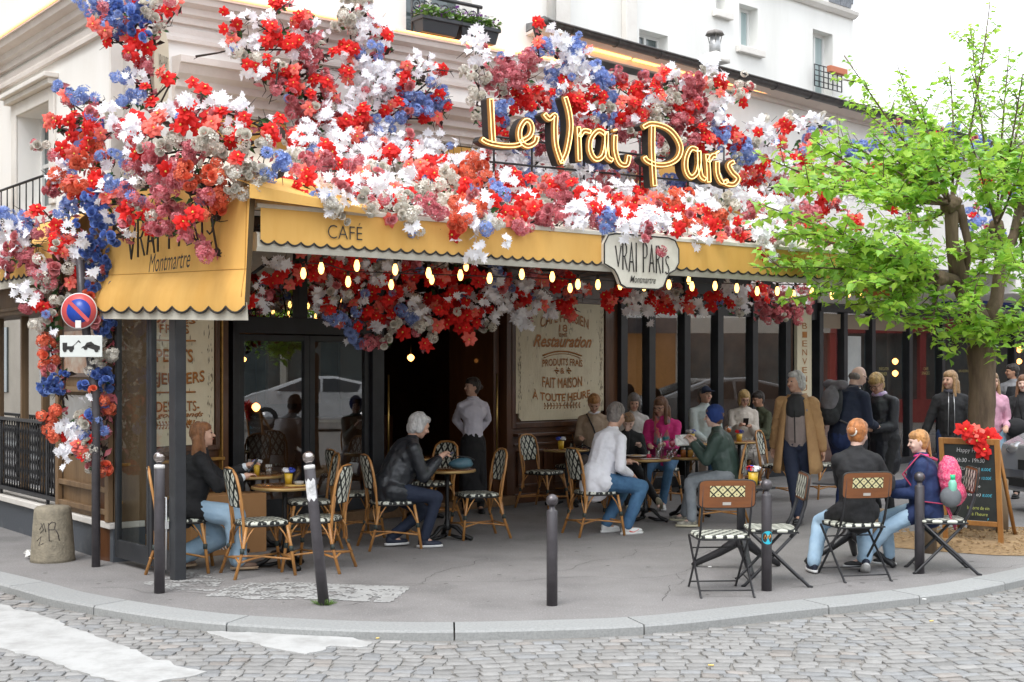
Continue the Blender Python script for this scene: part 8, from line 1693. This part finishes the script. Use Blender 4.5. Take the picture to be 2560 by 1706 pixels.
shoots = [  # (start, [(x,y,dy)...])
 (K1, (2240, 300, -.1), (2275, 5, -.3)), (K1, (2200, 330, .1), (2180, 140, .3)), (K1, (2090, 350, -.5), (1940, 128, -.6)), (K1, (2120, 330, .3), (2062, 150, .5)), (K2, (2300, 300, .3), (2320, 110, .5)), (K2, (2330, 300, .0), (2350, 170, -.2)),
 (K1, (2030, 440, -.8), (1860, 315, -1.2)), (K1, (1990, 470, -.4), (1730, 350, -.5)), (K3, (2000, 560, -.9), (1720, 460, -1.5)), (K3, (1980, 560, -.3), (1745, 530, -.3)), (K3, (1950, 610, -.7), (1730, 615, -1.0)), (K3, (2000, 650, -.8), (1800, 690, -1.2)), (K3, (2010, 600, .4), (1850, 560, 1.0)),
 (K1, (1990, 400, .6), (1850, 380, 1.2)), (K1, (2080, 440, -1.0), (1950, 450, -1.9)), (K3, (2050, 620, -1.0), (1960, 650, -1.9)), (K3, (2090, 680, -.8), (2010, 735, -1.3)), (K3, (2150, 690, -.6), (2140, 770, -.9)), (K2, (2330, 440, -.5), (2350, 350, -1.2)), (K2, (2310, 600, -.7), (2350, 620, -1.4)), (K4, (2350, 400, .2), (2380, 300, .2)), (K4, (2390, 470, .3), (2440, 430, .3)), (K4, (2370, 560, .3), (2430, 600, .2)),
 (K1, (2150, 380, -.9), (2120, 260, -1.6)), (K1, (2100, 420, .2), (2000, 300, .2)), (K2, (2260, 420, -.8), (2230, 320, -1.6)), (K3, (2110, 590, -1.2), (2060, 540, -2.2)), (K3, (2060, 700, .2), (1950, 700, .6)), (K2, (2240, 640, -.7), (2230, 720, -1.2)), (tp_(2262, 770), (2300, 740, -.3), (2350, 740, -.6)), (tp_(2255, 780), (2215, 745, -.3), (2180, 775, -.6)), (tp_(2255, 770), (2270, 760, -.4), (2275, 785, -.6)),
 (K1, (1950, 430, -1.1), (1780, 430, -2.0)), (K3, (1900, 640, -.4), (1760, 590, .2)), (K1, (2060, 300, .8), (1950, 230, 1.2)), (K2, (2350, 220, .8), (2390, 120, 1.0)), (K3, (2130, 620, .9), (2080, 700, 1.4)), (K1, (2150, 520, .9), (2020, 520, 1.8)), (K2, (2260, 560, .9), (2200, 600, 1.6)), (K4, (2340, 640, .5), (2380, 700, .4)),
 (K1, (2130, 300, -.3), (2090, 200, -.2)), (K2, (2240, 200, .6), (2230, 60, .9)), (K1, (2040, 380, .2), (1900, 300, .3)), (K3, (1930, 520, -1.2), (1800, 540, -1.8)), (K3, (2080, 560, -.4), (1930, 590, -1.2))]
leaf_pts = []
def bez(a, c, d, n=14): return [a.lerp(c, t / n).lerp(c.lerp(d, t / n), t / n) for t in range(n + 1)]
tbm = MB(); cnt = 0
allsh = []
for s0, m_, e_ in shoots:
    pts = bez(s0, tp_(*m_), tp_(*e_)); n = len(pts); allsh.append(pts)
    b = MB(); b.tube([p - ivt for p in pts], [.017 * (1 - .75 * i / n) for i in range(n)], 5); b.build('branch', bark, tr, fixn=False)
    for i in range(3, n - 2):
        for _q in range(rnd.choice((1, 1, 2))):
            d = (pts[i + 1] - pts[i]).normalized(); sd = Vector((rnd.gauss(0, 1), rnd.gauss(0, 1), rnd.gauss(0, .6))); sd = (sd - d * sd.dot(d)).normalized(); L_ = rnd.uniform(.18, .50) * (1 - .4 * i / n); q = bez(pts[i], pts[i] + (d * .5 + sd * .6) * L_, pts[i] + (d * .7 + sd * .9) * L_ + Vector((0, 0, .05)), 5)
            tbm.tube([p - ivt for p in q], [.006, .005, .004, .003, .002, .001], 4); allsh.append(q)
tbm.build('twigs', bark, tr, fixn=False, kind='stuff')
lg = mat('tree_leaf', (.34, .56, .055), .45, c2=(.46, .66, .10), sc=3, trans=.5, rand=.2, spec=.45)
lgd = mat('tree_leaf_dark', (.19, .42, .05), .4, c2=(.30, .52, .07), sc=3, trans=.35, rand=.2, spec=.5)  # darker green leaf, mixed at random through the crown
LEAF = [(0, 0), (.22, .06), (.42, .30), (.30, .42), (.34, .56), (.16, .66), (0, 1.0), (-.16, .66), (-.34, .56), (-.30, .42), (-.42, .30), (-.22, .06)]
def leafgeo(b, o, M_, s): vs = [o + M_ @ (Vector((x, y, .28 * abs(x) - .22 * y * y)) * s) for x, y in LEAF] + [o + M_ @ (Vector((0, .4, -.03)) * s)]; n = len(LEAF); b.add(vs, [(n, i, (i + 1) % n) for i in range(n)], True)
LM = []
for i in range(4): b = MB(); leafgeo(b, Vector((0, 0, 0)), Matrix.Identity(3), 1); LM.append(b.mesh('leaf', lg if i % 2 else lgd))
pl = []
for pts in allsh:
    n = len(pts); tot = sum((q - p).length for p, q in zip(pts, pts[1:])); m_ = int(tot / (.028 if n < 8 else .021))
    for j in range(m_):
        t = j / max(1, m_) * (n - 1); i = int(t); 
        if n > 8 and t < n * .16: continue
        p = pts[i].lerp(pts[min(i + 1, n - 1)], t - i); d = (pts[min(i + 1, n - 1)] - pts[max(i - 1, 0)]).normalized()
        sd = Vector((rnd.gauss(0, 1), rnd.gauss(0, 1), rnd.gauss(0, .35))); sd = (sd - d * sd.dot(d) * .6).normalized(); up = Vector((rnd.gauss(0, .35), rnd.gauss(0, .35) - .25, 1)).normalized(); x_ = sd.cross(up).normalized(); zz_ = x_.cross(sd)
        pl.append((p + sd * .02, Matrix((x_, sd, zz_)).transposed(), rnd.uniform(.055, .125) * (.72 if p.z > 4.1 else 1)))
random.Random(3).shuffle(pl)
pl.sort(key=lambda q: -q[2] / q[0].y)
cb1 = MB()
for i, (p, M_, s) in enumerate(pl):
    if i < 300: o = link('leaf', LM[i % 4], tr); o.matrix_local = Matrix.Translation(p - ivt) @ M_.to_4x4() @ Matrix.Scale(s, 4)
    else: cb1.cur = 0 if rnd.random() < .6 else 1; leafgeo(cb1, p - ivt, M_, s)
cr = cb1.build('crown', [lg, lgd], tr, fixn=False, kind='stuff'); print('leaves', len(pl), 'objects', len(COL.objects))
